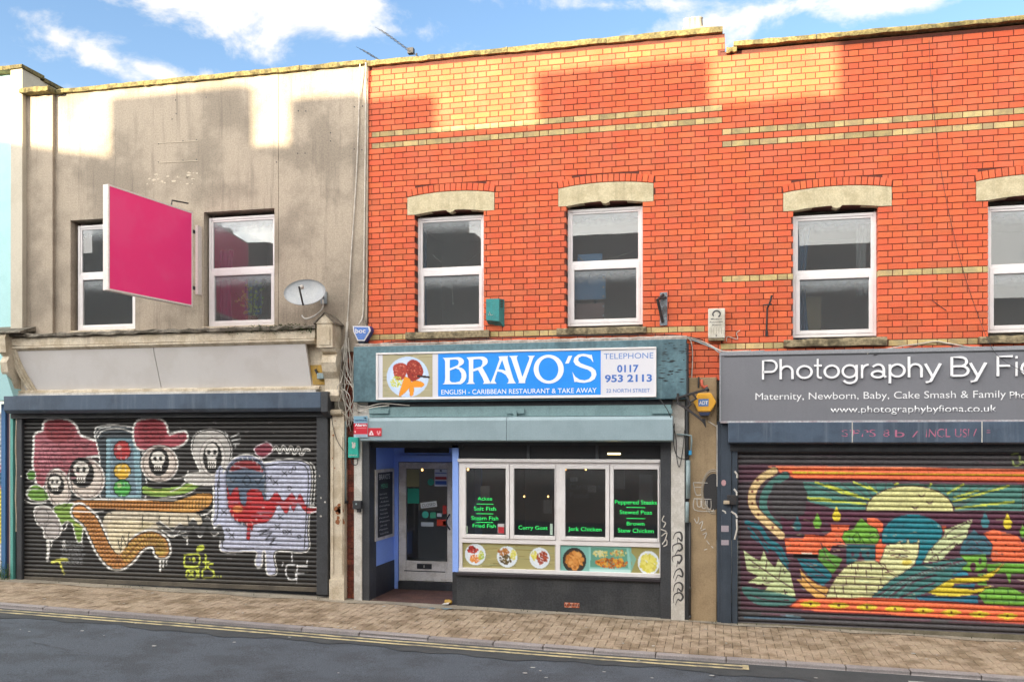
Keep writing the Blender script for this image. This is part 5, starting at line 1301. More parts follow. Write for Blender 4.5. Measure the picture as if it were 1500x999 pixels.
lumps(c, 145, 140, 48, 60, 60, ['#c45040', '#8a2a20', '#d8806a', '#a03a2a']); lumps(c, 270, 130, 60, 70, 80, ['#b04a3a', '#7a2018', '#cf7058', '#8f2c22']); c.line([(300, 185), (350, 190), (390, 195)], 18, '#2c1c1c')
lumps(c, 120, 230, 52, 46, 90, ['#c8d048', '#dce06a', '#a8b840', '#e0d870'])
for q in ([(170, 240), (190, 190), (230, 210), (240, 260), (180, 330), (140, 345)], [(245, 235), (300, 225), (350, 250), (330, 275), (250, 275)], [(235, 265), (262, 280), (258, 340), (235, 350), (228, 300)]): c.spoly(q, '#f09a28', edge='#c87818', ew=2)
print_panel('food_picture', sgB, c, 560.5, 633.5, 520, 582, yp - .002, 90, 70, ref=560)
# the big letters, cut as outlines
M_let = G('sign_lettering', lin('#eef4fb'), .4, bump=0, fine=0)
def letter_outline(outer, holes, org, k, y):
    import bmesh
    bm = bmesh.new(); loops = [outer] + holes; edges = []
    for L in loops:
        vs = []
        for (u, v) in L: X, Z = at(org[0] + u / k, org[1] + v / k, y); vs.append(bm.verts.new((X, y, Z)))
        edges += [bm.edges.new((vs[i], vs[(i + 1) % len(vs)])) for i in range(len(vs))]
    bmesh.ops.triangle_fill(bm, edges=edges, use_beauty=True, use_dissolve=False, normal=(0, -1, 0))
    g = bmesh.ops.extrude_face_region(bm, geom=bm.faces[:]); bmesh.ops.translate(bm, vec=(0, -.003, 0), verts=[v for v in g['geom'] if isinstance(v, bmesh.types.BMVert)])
    bmesh.ops.recalc_face_normals(bm, faces=bm.faces); me = bpy.data.meshes.new('letter'); bm.to_mesh(me); bm.free(); return link('letter', me, sgB, M_let)
yl_ = yp - .0036
def arc(cx, cy, rx, ry, a0, a1, n=8): return [(cx + rx * math.cos(math.radians(a0 + (a1 - a0) * i / n)), cy + ry * math.sin(math.radians(a0 + (a1 - a0) * i / n))) for i in range(n + 1)]
k1, o1 = 11.1, (640, 500); k2, o2 = 11.1, (755, 500)
letter_outline([(92, 268), (130, 268), (340, 258)] + arc(345, 330, 95, 72, -85, 40, 8) + [(350, 415)] + arc(345, 560, 136, 142, -80, 75, 10) + [(330, 696), (92, 698), (125, 675), (135, 600), (135, 330), (122, 290)],
               [[(210, 300), (300, 292), (345, 305), (358, 340), (345, 380), (300, 405), (210, 440)], [(210, 475), (305, 438), (360, 460), (398, 520), (402, 585), (372, 650), (300, 668), (240, 666), (210, 640)]], o1, k1, yl_)
letter_outline([(480, 262), (600, 252), (740, 248)] + arc(735, 325, 92, 78, -80, 40, 8) + [(740, 425), (800, 530), (865, 660), (885, 690), (750, 690), (768, 660), (740, 590), (670, 465), (590, 492), (590, 640), (596, 665), (622, 690), (480, 692), (515, 665), (522, 600), (520, 320), (505, 285)],
               [[(592, 295), (650, 288), (705, 288), (742, 315), (742, 365), (715, 410), (592, 450)]], o1, k1, yl_)
letter_outline([(1002, 245), (1160, 238), (1148, 265), (1160, 330), (1240, 600), (1262, 650), (1285, 682), (1140, 686), (1165, 660), (1168, 620), (1120, 545), (1050, 500), (985, 488), (955, 580), (938, 640), (970, 688), (850, 690), (885, 650), (930, 540), (1020, 290)],
               [[(1062, 300), (1120, 480), (1060, 460), (998, 455)]], o1, k1, yl_)
letter_outline([(1172, 240), (1325, 234), (1300, 260), (1305, 300), (1388 + 10, 590), (1488 - 95, 590)] and [(-105, 240), (45, 232), (22, 258), (25, 290), (115, 580), (222, 300), (230, 262), (200, 235), (320, 232), (292, 262), (160, 640), (158, 680), (45, 680), (60, 655), (-60, 300), (-75, 262)], [], o2, k2, yl_)
def ellp(cx, cy, rx, ry, n=36, rot=0): return [(cx + rx * math.cos(2 * math.pi * i / n) * math.cos(rot) - ry * math.sin(2 * math.pi * i / n) * math.sin(rot), cy + rx * math.cos(2 * math.pi * i / n) * math.sin(rot) + ry * math.sin(2 * math.pi * i / n) * math.cos(rot)) for i in range(n)]
letter_outline(ellp(542, 452, 245, 234), [ellp(538, 452, 160, 188, rot=-.1)], o2, k2, yl_)
letter_outline([(862, 238), (925, 232), (868, 358), (808, 362)], [], o2, k2, yl_)
letter_outline([(1240, 215), (1268, 345), (1225, 285), (1150, 248), (1080, 240), (1030, 265), (1020, 310), (1060, 355), (1150, 390), (1250, 425), (1305, 475), (1318, 540), (1290, 610), (1220, 655), (1120, 675), (1040, 668), (990, 655), (962, 662), (925, 495), (975, 575), (1040, 620), (1130, 635), (1200, 610), (1240, 555), (1230, 500), (1180, 460), (1060, 425), (980, 385), (945, 330), (960, 265), (1020, 215), (1110, 202), (1190, 215), (1225, 222)], [], o2, k2, yl_)
ptext('sign_lettering', 'ENGLISH - CARIBBEAN RESTAURANT & TAKE AWAY', 646.5, 874, 577.7, 570.5, yl_ - .001, M_let, sgB, thin=.006)
M_bl = G('blue_lettering', lin('#3f6fc0'), .5, bump=0, fine=0)
ptext('sign_lettering', 'TELEPHONE', 884.5, 957, 526, 517.5, yp - .001, G('blue_lettering2', lin('#5a86c8'), .5, bump=0, fine=0), sgB)
ptext('sign_lettering', '0117', 904, 935.5, 545, 534.5, yp - .001, M_bl, sgB, thin=.03); ptext('sign_lettering', '953 2113', 886, 955, 559.5, 549, yp - .001, M_bl, sgB, thin=.03)
ptext('sign_lettering', '22 NORTH STREET', 888, 952, 575, 569.5, yp - .001, G('blue_lettering2', lin('#5a86c8')), sgB, thin=.008)
# ---------------------------------------------------------------- awning box
aw = thing('awning_box', 'pale grey-blue retracted awning box under the restaurant sign', 'awning', (ax(760), -.28, az_(630, 760)))
ya0 = -.28
zt_, zb_ = az_(611.5, 530, ya0), az_(646, 530, ya0)
x0a, x1a = ax(527, ya0), ax(985.5, ya0)
prof = [(ya0, zb_ + .01), (ya0 - .005, zt_ - .05), (ya0 + .02, zt_ - .01), (ya0 + .06, zt_), (.0, zt_), (.0, zb_ - .01), (ya0 + .12, zb_ - .01)]
xm = ax(742, ya0)
for a, b in ((x0a, xm - .002), (xm + .002, x1a)): bevel(MB().sweepx(prof, a, b).build('cover', M_awning, aw), .004)
zf1, zf0 = az_(596.5, 541, -.16), az_(611, 541, -.16)
MB().box(ax(541, -.16), ax(983, -.16), -.16, .0, zf0, zf1).build('flap', M_flap, aw)
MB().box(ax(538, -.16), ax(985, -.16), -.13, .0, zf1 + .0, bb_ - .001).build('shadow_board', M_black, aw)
MB().box(ax(517, -.1), ax(541, -.1), -.1, .0, az_(613, 519), bb_ - .01).build('end_board', M_white, aw)
for (a, b) in ((540, 569), (741, 768), (955, 985)):
    mb = MB().box(ax(a, -.2), ax(b, -.2), -.19, -.16, az_(606, a, -.2), az_(599, a, -.2))
    if a == 741: mb.box(ax(752, -.2), ax(757, -.2), -.21, -.17, az_(611, 752, -.2), az_(601, 752, -.2))
    bevel(mb.build('hinge_plate', M_flap, aw), .004)
# ================================================================= photography studio
sgC = thing('shop_sign', 'grey fascia with raised white lettering for a photography studio', 'sign', (ax(1300), -.16, 3.4))
yc = -.16
tc_, bc_ = az_(518, 1056, yc), az_(616.5, 1056, yc); xc0, xc1 = ax(1055, yc), 6.6
M_gf = G('grey_fascia', lin('#77787e'), .45, lin('#707278'), .4, 1.5, .04, 90, .03, streak=.06)
MB().box(xc0, xc1, yc, .0, bc_, tc_).build('fascia_board', M_gf, sgC)
MB().box(xc0 - .01, xc0 + .012, yc - .012, -.0, bc_ - .01, tc_ + .02).box(xc0 + .012, xc1, yc - .012, .0, tc_ - .03, tc_ + .022).build('trim', G('fascia_trim_grey', lin('#8f9196'), .4, bump=.03), sgC)
MB().box(ax(1061, yc), xc1, yc - .003, yc + .001, tc_ - .052, tc_ - .036).build('groove', M_dark, sgC)
MB().box(xc0, xc1, yc - .004, .0, bc_ - .028, bc_ - .001).build('bottom_edge', G('edge_white', lin('#b5b5b8'), .6, lin('#8f7a80'), .6, 5, .2, 30, .1), sgC)
yl_ = yc - .0
base = az_(556, 1120, yc); capz = az_(527.3, 1120, yc); CH = capz - base
M_lw = G('raised_letter_white', lin('#f2f2f4'), .4, bump=0, fine=0)
def stroke_letter(paths, x0, x1, adv0, adv1, w=.098):
    """rounded strokes in letter units (capital height 1), squeezed between x0 and x1"""
    sx = (x1 - x0) / (adv1 - adv0); mb = MB()
    for pa in paths:
        closed = pa[0] == pa[-1]; n = len(pa); L = []; R_ = []
        for i, p in enumerate(pa):
            a = pa[i - 1] if i > 0 else (pa[-2] if closed else p); b = pa[i + 1] if i < n - 1 else (pa[1] if closed else p)
            dx, dy = b[0] - a[0], b[1] - a[1]; l = math.hypot(dx, dy) or 1; nx, ny = -dy / l * w / 2, dx / l * w / 2
            L.append((p[0] + nx, p[1] + ny)); R_.append((p[0] - nx, p[1] - ny))
        tr = lambda p, d: (x0 + (p[0] - adv0) * sx, yl_ - d, base + p[1] * CH)
        dd = .035 + .0018 * paths.index(pa)
        for i in range(n - 1):
            q = [L[i], L[i + 1], R_[i + 1], R_[i]]
            for d0 in (dd,): mb.face([tr(p, d0) for p in q[::-1]])
            mb.face([tr(L[i], .035), tr(L[i + 1], .035), tr(L[i + 1], .008), tr(L[i], .008)]); mb.face([tr(R_[i + 1], .035), tr(R_[i], .035), tr(R_[i], .008), tr(R_[i + 1], .008)])
        if not closed:
            for (a, b) in ((L[0], R_[0]), (R_[-1], L[-1])): mb.face([tr(a, .035), tr(a, .008), tr(b, .008), tr(b, .035)])
    return mb.build('letter', M_lw, sgC)
def A(cx, cy, rx, ry, a0, a1, n=12): return [(cx + rx * math.cos(math.radians(a0 + (a1 - a0) * i / n)), cy + ry * math.sin(math.radians(a0 + (a1 - a0) * i / n))) for i in range(n + 1)]
ring = A(.35, .35, .30, .30, 0, 360, 24); ring[-1] = ring[0]
LT = {
 'P': ([[(.05, 0), (.05, .95), (.4, .95)] + A(.42, .665, .26, .285, 90, -90) + [(.05, .38)]], 0, .73),
 'h': ([[(.05, 0), (.05, 1.02)], [(.05, .40)] + A(.30, .38, .25, .27, 170, 0) + [(.55, 0)]], 0, .6),
 'o': ([ring], 0, .7), 't': ([[(.22, 1.0), (.22, .18)] + A(.36, .17, .14, .13, 180, 300, 6), [(.02, .66), (.44, .66)]], 0, .5),
 'g': ([ring, [(.65, .66), (.65, -.0)] + A(.36, .0, .29, .24, 0, -155)], 0, .7),
 'r': ([[(.05, 0), (.05, .66)], [(.05, .38)] + A(.33, .36, .28, .30, 175, 85, 6)], 0, .42),
 'a': ([[(.08, .55)] + A(.30, .40, .24, .26, 125, 0, 8) + [(.54, .12), (.62, .02)], A(.29, .18, .24, .16, 15, 335, 18) + [(.53, .2)]], 0, .62),
 'p': ([ring, [(.05, .66), (.05, -.28)]], 0, .7), 'y': ([[(.03, .66), (.30, .0)], [(.57, .66), (.22, -.20), (.05, -.25)]], 0, .6),
 'B': ([[(.05, .05), (.05, .95), (.38, .95)] + A(.38, .73, .23, .22, 90, -90, 8) + [(.05, .51)], [(.05, .51), (.40, .51)] + A(.42, .28, .25, .23, 90, -90, 8) + [(.05, .05)]], 0, .7),
 'F': ([[(.05, 0), (.05, .95), (.62, .95)], [(.05, .5), (.52, .5)]], 0, .65), 'i': ([[(.05, 0), (.05, .68)], [(.05, .84), (.05, .95)]], 0, .1),
 'n': ([[(.05, 0), (.05, .66)], [(.05, .38)] + A(.30, .38, .25, .27, 170, 0) + [(.55, 0)]], 0, .6)}
e3 = lambda v: 1100 + v / 7.5; e4 = lambda v: 1300 + v / 6.445
for ch, a, b in (('P', e3(120), e3(293)), ('h', e3(312), e3(467)), ('o', e3(495), e3(677)), ('t', e3(687), e3(788)), ('o', e3(795), e3(975)), ('g', e3(992), e3(1170)), ('r', e3(1205), e3(1305)), ('a', e3(1312), e3(1478)),
                 ('p', e4(8), e4(168)), ('h', e4(188), e4(328)), ('y', e4(345), e4(503)), ('B', e4(590), e4(765)), ('y', e4(768), e4(930)), ('F', e4(1025), e4(1182)), ('i', e4(1197), e4(1228)), ('o', e4(1250), e4(1400)), ('n', e4(1425), e4(1550)), ('a', e4(1570), e4(1700))):
    P_, a0, a1 = LT[ch]; stroke_letter(P_, ax(a, yc), ax(b, yc), a0 - .04 if ch == 'i' else a0, a1 + (.04 if ch == 'i' else 0))
def stext(s, a, b, bs, cp, ref): return ptext('sign_lettering', s, a, b, bs, cp, yc - .006, M_lw, sgC, thin=-.004, ref=ref, depth=.002)
stext('Maternity, Newborn, Baby, Cake Smash & Family', e3(50), e4(1118), 585.6, 575, 1107)
stext('Photography', e4(1155), e4(1155) + 86, 584, 572.8, e4(1155))
stext('www.photographybyfiona.co.uk', e3(875), e4(1028), 604.5, 594.2, 1217)
shC = thing('roller_shutter', 'roller shutter painted with a rising moon, blue-haired face and orange border', 'shutter', (ax(1300), -.02, 0), 'closed painted roller shutters')
yh = -.24
z1h, z0h = az_(619, 1068, yh), az_(650, 1068, yh); xh0 = ax(1066.5, yh)
cs_ = [xh0, ax(1248.5, yh), ax(1438.5, yh), 6.6]
M_ghost = G('faded_pink', lin('#b06a84'), .7, bump=0)
for a, b in zip(cs_[:-1], cs_[1:]):
    bevel(MB().sweepx([(yh, z0h + .02), (yh, z1h), (.0, z1h), (.0, z0h), (yh + .05, z0h)], a + .003, b - .003).build('hood', M_slate, shC), .005)
mb = MB()
for x in cs_[1:3]: mb.box(x - .006, x + .006, yh - .003, yh + .002, z0h + .02, z1h)
mb.build('hood_seam', M_white, shC)
# traces of letters once stuck on the hood
def ghost(s, a, b, bs, cp):
    o = ptext('ghost_lettering', s, a, b, bs, cp, yh - .002, M_ghost, shC)
    import bmesh
    bm = bmesh.new(); bm.from_mesh(o.data); bmesh.ops.triangulate(bm, faces=bm.faces[:]); fs = [f for f in bm.faces if random.random() < .38]; bmesh.ops.delete(bm, geom=fs, context='FACES'); bm.to_mesh(o.data); bm.free(); o['kind'] = 'stuff'
ghost("S'PPS", 1233, 1283, 639.5, 628.5); ghost('8', 1294, 1303, 639.5, 628.5); ghost('b', 1311, 1325, 640, 629); ghost('/', 1336, 1345, 640, 631); ghost('INCL', 1356, 1392, 640, 627); ghost('USIV', 1399, 1431, 640, 627.5); ghost(':', 1445, 1451, 634, 627)
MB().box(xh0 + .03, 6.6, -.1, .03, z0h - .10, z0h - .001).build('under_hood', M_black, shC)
box('post', (ax(1050.5, -.06), ax(1055.8, -.06), -.05, .2, -.2, bc_ - .001), M_slate2, shC)
box('post', (ax(1056, -.08), ax(1071.5, -.08), -.08, .2, -.2, bc_ - .03), M_slate2, shC, .006)
box('guide_rail', (ax(1072, -.06), ax(1080.5, -.06), -.07, .04, -.2, z0h - .0), M_slate2, shC, .006)
mb = MB(); mb.tube([(ax(1050.3), -.06, -.05 + bc_), (ax(1050.3), -.06, 1.9)], .007, 5); mb.build('sealant_line', M_white, shC)
mbx = MB()
for (cx, cy, rx, ry) in ((1060, 707, 3.4, 4.5),): 
    X, Z = at(cx, cy, -.082); mbx.prism([(X + .033 * math.cos(t), Z + .043 * math.sin(t)) for t in [k * .628 for k in range(10)]], -.084, -.081)
mbx.build('round_sticker', G('pinkish', lin('#b88f92'), .7), shC)
for (t, b) in ((769.5, 778.5), (790.5, 798)):
    box('label_sticker', (ax(1056.5, -.083), ax(1067.5, -.083), -.0835, -.081, az_(b, 1057, -.083), az_(t, 1057, -.083)), G('sticker_pale', lin('#aaa0a8'), .7, lin('#80747c'), .6, 60), shC)
box('lock_box', (ax(1065, -.12), ax(1079, -.12), -.13, -.07, az_(739, 1065, -.12), az_(725, 1065, -.12)), M_iron, shC, .006)
box('padlock', (ax(1060, -.14), ax(1068.5, -.14), -.15, -.11, az_(738, 1060, -.14), az_(733, 1060, -.14)), G('padlock_brass', lin('#b8a890'), .4, bump=.05), shC, .004)
mb = MB()
for (a, b, c2, d2) in ((1076, 690, 1079.5, 700), (1075, 716, 1079, 726), (1071, 749, 1080, 758), (1058, 747, 1063, 752), (1079, 760, 1076, 790)):
    p = at(a, b, -.085); q = at(c2, d2, -.085); mb.tube([(p[0], -.073, p[1]), ((p[0] + q[0]) / 2 + .02, -.073, (p[1] + q[1]) / 2), (q[0], -.073, q[1])], .014, 5)
mb.build('paint_mark', M_white, shC, kind='stuff')
def mural_right():
    c = Canvas(1075, 650, 1502, 960, 2.0, '#4c4a4c'); MR, OR, TE, DT, PY, GR, YE, K = '#5a2f42', '#ef7448', '#4f8479', '#157783', '#d9d795', '#74b03e', '#ddc835', '#3a2530'
    for i in range(90): x, y = random.uniform(1075, 1500), random.uniform(655, 955); c.line([(x, y), (x + random.uniform(5, 60), y + 2)], random.uniform(1, 4), random.choice(['#5c5a5c', '#3e3c3e', '#5a4650']), .5, False)
    c.minw = 5
    c.T = (1060, 650, 3.57)
    to8 = lambda pts: [((1270 + x / 3.443 - 1060) * 3.57, (650 - 650 + y / 3.443) * 3.57) for x, y in pts]
    c.poly([(80, 110), (230, 105), (400, 190), (1570, 190), (1570, 900), (380, 880), (90, 860)], MR, .75)
    c.poly([(80, 200), (430, 180), (430, 460), (300, 500), (90, 500)], '#474447', .8)
    c.poly([(240, 112), (821, 118), (1570, 135), (1570, 205), (821, 192), (380, 185), (325, 158)], '#8f3030'); c.poly([(235, 118), (821, 122), (1570, 138), (1570, 198), (821, 184), (370, 177), (305, 152)], OR)
    c.line([(235, 118), (821, 122), (1570, 138)], 4, '#ff9a70', smooth=False)
    for i in range(15): x = 362 + i * 82; c.line([(x, 150 + i * 1.0), (x + 72, 151 + i * 1.0)], 9, YE, smooth=False)
    # sky rays
    c.poly([(415, 200), (1560, 215), (1560, 350), (600, 345), (440, 300)], TE)
    for i in range(9): c.line([(430 + i * 60, 205), (760 + i * 10, 330)], 8, MR, .5, False); c.line([(1450 - i * 50, 215), (1200, 345)], 8, MR, .4, False)
    for q in ([(480, 200), (600, 245)], [(540, 215), (700, 270)], [(440, 280), (560, 290)], [(680, 200), (800, 250)], [(450, 292), (740, 312)], [(760, 222), (790, 245)], [(600, 250), (765, 292)]): c.line(q, 9, '#c8d24a', smooth=False)
    for q in ([(405, 250), (485, 205)], [(435, 290), (715, 212)], [(450, 325), (740, 290)], [(440, 270), (560, 235)], [(318, 215), (322, 200)], [(140, 205), (155, 200)], [(550, 310), (740, 295)]): c.line(to8(q), 9, '#c8d24a', smooth=False)
    c.poly([(300, 350), (1560, 365), (1560, 480), (300, 470)], MR)
    moon = to8([(-2, 335)] + [(215 - 218 * math.cos(t), 335 - 122 * math.sin(t)) for t in [k * math.pi / 20 for k in range(21)]])
    c.line(moon, 10, MR); c.poly(moon, PY)
    for (x, y) in ((275, 262), (316, 296), (243, 322)): c.line(to8([(x - 16, y - 6), (x, y + 4), (x + 16, y - 6)]), 7, MR)
    for _ in range(14): x, y = random.uniform(50, 400), random.uniform(250, 325); c.line(to8([(x, y), (x + random.uniform(10, 40), y)]), 3, '#a8a070', .6, False)
    arcp = [(262, 142), (205, 175), (165, 220), (148, 270), (150, 315), (175, 360), (225, 410), (300, 478)]
    c.line([(x + 60, y + 25) for x, y in arcp[:-1]], 52, MR); c.line([(x + 60, y + 25) for x, y in arcp[:-1]], 42, '#4b7d74'); c.line(arcp, 50, MR); c.line(arcp, 40, '#dfc38c')
    c.poly([(262, 205), (400, 190), (440, 260), (420, 370), (340, 400), (270, 360), (240, 280)], '#474447')
    for i in range(6): c.line([(260, 215 + i * 28), (420, 210 + i * 28)], 6, '#5f605c', .5, False)
    for (x, y) in ((178, 190), (150, 248), (150, 310), (182, 370), (256, 436)): c.ell(x, y, 7, 7, '#7a3a30')
    def drop(x, y, col, T=lambda p: p): c.poly(T(c.sm([(x, y - 48), (x + 12, y - 20), (x + 22, y), (x + 14, y + 26), (x, y + 32), (x - 14, y + 26), (x - 22, y), (x - 12, y - 20)])), col)
    drop(385, 425, '#2f6b72'); drop(490, 410, GR); drop(590, 375, YE); drop(595, 392, '#3f7f88', to8); drop(708, 397, YE, to8); drop(792, 440, GR, to8)
    # clouds and crown
    def cp(pts, col, T=lambda p: p, edge=MR, ew=5): c.spoly(T(pts), col, edge=edge, ew=ew)
    def cq(pts, col, T=lambda p: p, edge=MR, ew=8):
        q = T(pts); c.line(q + q[:1], ew, edge, smooth=False); c.poly(q, col)
    cq([(318, 495), (420, 490), (425, 472), (525, 482), (565, 455), (560, 420), (660, 425), (640, 470), (650, 520), (570, 530), (545, 575), (330, 572)], OR)
    cq([(0, 372), (50, 375), (80, 400), (78, 440), (45, 465), (100, 500), (60, 600), (0, 605)], OR, to8)
    cq([(325, 415), (400, 415), (390, 440), (350, 450)], OR, to8)
    for (x, y) in ((350, 528), (395, 528), (510, 520), (550, 540), (590, 500), (600, 440), (650, 480), (610, 515), (560, 590)): c.ell(x, y, 5, 5, '#7c3428')
    cq([(720, 388), (760, 425), (800, 445), (815, 490), (800, 522), (640, 522), (620, 490), (632, 458), (680, 445), (700, 410)], GR)
    for q in ([(690, 520), (675, 490), (700, 465), (715, 500), (700, 515)], [(765, 470), (790, 460), (805, 480)], [(735, 520), (720, 495), (700, 500)], [(640, 480), (660, 485), (655, 515)], [(780, 515), (760, 495), (785, 480)]): c.line(q, 5, '#2f4a1c')
    cq([(640, 528), (790, 528), (790, 628), (640, 628)], '#2f6a70'); 
    for x in (675, 715, 755): c.ell(x, 575, 9, 12, MR)
    c.spoly([(700, 625), (705, 590), (730, 590), (735, 625)], MR)
    # strands and leaves
    for q, w in (([(120, 410), (190, 440), (230, 500), (290, 540), (330, 620)], 24), ([(150, 480), (220, 530), (280, 560), (330, 650)], 20), ([(130, 440), (160, 470), (230, 560)], 12)): c.line(q, w + 8, MR); c.line(q, w, '#1f6f7a')
    cq([(105, 556), (150, 590), (192, 612), (210, 557), (226, 602), (270, 648), (285, 602), (318, 640), (347, 672), (375, 795), (205, 775), (235, 742), (130, 722), (182, 690), (122, 662)], '#c2cf98')
    c.line([(130, 600), (250, 685), (370, 760)], 6, MR); c.lines([[(225, 610), (220, 662)], [(150, 640), (190, 650)], [(300, 640), (290, 700)], [(200, 730), (260, 720)]], 5, MR)
    for (x, y) in ((205, 700), (215, 712), (222, 700), (312, 658), (320, 672), (318, 765), (330, 775), (322, 780)): c.ell(x, y, 5, 5, MR)
    cq([(385, 602), (480, 600), (560, 665), (565, 700), (520, 742), (470, 710), (420, 660)], '#1c7482'); c.lines([[(400, 610), (470, 650), (540, 700)], [(440, 620), (500, 640)], [(450, 680), (520, 690)]], 5, MR)
    cq([(500, 555), (530, 540), (560, 575), (620, 600), (600, 640), (570, 680), (530, 640), (495, 600)], '#5f9a3c'); c.lines([[(510, 520), (545, 600), (590, 640)], [(520, 600), (560, 610)]], 5, MR)
    c.poly([(365, 573), (490, 573), (490, 598), (365, 598)], '#0c0c0d'); c.line([(410, 570), (460, 570)], 3, '#e8d8c0', smooth=False)
    cq([(380, 705), (410, 712), (400, 655), (440, 700), (490, 735), (545, 752), (590, 806), (480, 802), (430, 760)], '#e2b060'); c.line([(410, 690), (470, 750), (550, 800)], 6, MR)
    c.spoly([(100, 745), (220, 765), (370, 800), (340, 840), (200, 845), (120, 800)], '#3f7d74', .8); c.line([(140, 790), (250, 820), (340, 815)], 6, MR)
    # brick dome
    dome = [(535, 805), (555, 755), (595, 690), (640, 640), (700, 612), (790, 612), (860, 640), (935, 640), (950, 700), (880, 760), (800, 808)]
    cq(dome, '#d5d79c', ew=9)
    for y in (645, 690, 735, 775): c.line([(560 + (735 - y) * .45, y), (900, y + 6)], 4, MR, smooth=False)
    for (x, y) in ((668, 618), (700, 628), (770, 625), (690, 650), (745, 660), (830, 655), (640, 700), (685, 695), (820, 700), (580, 745), (625, 745), (745, 740), (810, 745), (670, 785), (590, 785)): c.line([(x, y), (x + 2, y + 34)], 5, MR, smooth=False)
    # body, hair, face
    T = to8
    cq([(0, 795), (60, 740), (130, 680), (240, 615), (330, 600), (480, 570), (560, 590), (520, 640), (430, 680), (330, 740), (250, 765), (250, 800)], '#3f7a76', T)
    for q in ([(60, 760), (180, 690), (300, 640), (420, 600)], [(110, 770), (220, 700), (350, 660)], [(160, 780), (260, 730), (340, 700)], [(340, 640), (400, 610), (500, 585)]): c.line(T(q), 9, MR)
    c.spoly(T([(78, 495), (85, 430), (140, 375), (230, 355), (310, 372), (368, 410), (378, 460), (345, 510), (300, 560), (270, 605), (240, 600), (262, 545), (262, 485), (240, 510), (170, 505), (120, 500)]), '#1f7f8c', edge=MR, ew=5)
    cq([(100, 510), (150, 505), (165, 490), (172, 508), (200, 500), (206, 478), (214, 505), (250, 500), (262, 480), (256, 560), (235, 610), (150, 668), (115, 650), (95, 628), (60, 600), (78, 570), (90, 530)], '#dfe0a6', T)
    c.lines([T([(110, 540), (160, 530), (215, 542)]), T([(120, 562), (165, 555), (205, 565)]), T([(130, 562), (165, 572), (200, 566)]), T([(60, 600), (90, 610), (100, 635), (140, 645)]), T([(85, 650), (120, 640)])], 5, '#6a3a3a'); c.ell(*T([(165, 563)])[0], 9, 6, '#4a2a34'); c.spoly(T([(178, 590), (210, 580), (228, 595), (205, 612), (180, 610)]), '#e2cf5a')
    for q in ([(150, 375), (120, 410), (100, 470)], [(200, 365), (180, 420)], [(320, 380), (340, 420)]): c.line(T(q), 4, '#15606c', .7)
    cq([(285, 595), (310, 545), (350, 500), (392, 462), (392, 430), (405, 430), (535, 378), (510, 430), (500, 482), (440, 520), (410, 545), (372, 588)], '#c9d3a0', T)
    c.lines([T([(395, 470), (420, 440), (530, 385)]), T([(410, 480), (500, 450)]), T([(360, 550), (440, 500)]), T([(320, 580), (350, 560), (360, 585)])], 6, MR)
    for (x, y) in ((325, 535), (338, 530), (330, 545), (440, 500), (452, 505), (447, 515), (445, 425)): c.ell(*T([(x, y)])[0], 5, 5, MR)
    cq([(465, 555), (480, 500), (515, 455), (540, 430), (560, 455), (600, 465), (632, 505), (625, 555)], '#3f6f7c', T)
    for q in ([(500, 500), (530, 480), (560, 505)], [(550, 500), (590, 485), (620, 515)], [(500, 540), (540, 520), (580, 545)]): c.line(T(q), 4, MR)
    cq([(588, 450), (640, 430), (690, 445), (760, 465), (800, 520), (800, 595), (630, 592), (625, 560), (636, 510)], OR, T)
    for (x, y) in ((650, 485), (700, 510), (745, 545), (620, 575), (680, 555), (785, 530)): c.ell(*T([(x, y)])[0], 6, 6, '#7c3428')
    cq([(470, 560), (600, 560), (605, 620), (560, 640), (500, 640), (478, 630), (510, 600)], GR, T); cq([(605, 602), (800, 602), (800, 655), (725, 655), (720, 710), (700, 650), (640, 655), (606, 640)], '#6aa838', T)
    for (x, y, rx, ry) in ((570, 590, 9, 18), (534, 618, 16, 24)): c.ell(*T([(x, y)])[0], rx, ry, MR)
    cq([(560, 655), (605, 650), (605, 712), (560, 712)], '#5c9838', T)
    cq([(430, 655), (500, 640), (510, 660), (440, 672)], '#2a7f96', T); cq([(250, 768), (560, 762), (560, 802), (250, 800)], '#1f6e86', T)
    cq([(440, 712), (545, 705), (540, 724), (430, 728)], '#1f6e86', T)
    cq([(310, 748), (390, 700), (430, 678), (560, 672), (640, 640), (690, 600), (650, 650), (610, 685), (530, 700), (440, 702), (425, 725), (540, 735), (630, 712), (600, 735), (520, 760), (440, 768), (360, 765)], YE, T)
    cq([(562, 760), (600, 730), (680, 722), (740, 728), (800, 765), (800, 816), (600, 815)], GR, T)
    for y in (755, 788): c.line(T([(585, y), (800, y + 6)]), 5, '#35602a', smooth=False)
    for (x, y) in ((640, 728), (710, 735), (600, 760), (680, 760), (750, 765), (640, 795), (715, 795)): c.line(T([(x, y), (x, y + 24)]), 5, '#35602a', smooth=False)
    for _ in range(150):                                       # worn strokes and second-colour touches
        x, y = random.uniform(300, 1540), random.uniform(380, 800); c.line([(x, y), (x + random.uniform(10, 50), y + random.uniform(-10, 10))], random.uniform(1.5, 4), random.choice([MR, '#2b5c5c', '#7fb0a4', '#e8dfb0', '#36242c']), .35, False)
    for i in range(7):
        q = [(20 + i * 26, 788 - i * 3), (120 + i * 24, 720 - i * 8), (240 + i * 26, 662 - i * 6), (340 + i * 30, 622 - i * 6)]; c.line(T(q), 5, '#7fb3a6' if i % 2 else MR, .6)
    # lower border
    c.poly([(395, 806), (821, 800), (1570, 850), (1570, 945), (821, 892), (500, 878), (335, 855)], '#8f3030'); c.poly([(398, 812), (821, 806), (1570, 858), (1570, 938), (821, 886), (500, 872), (345, 852)], OR)
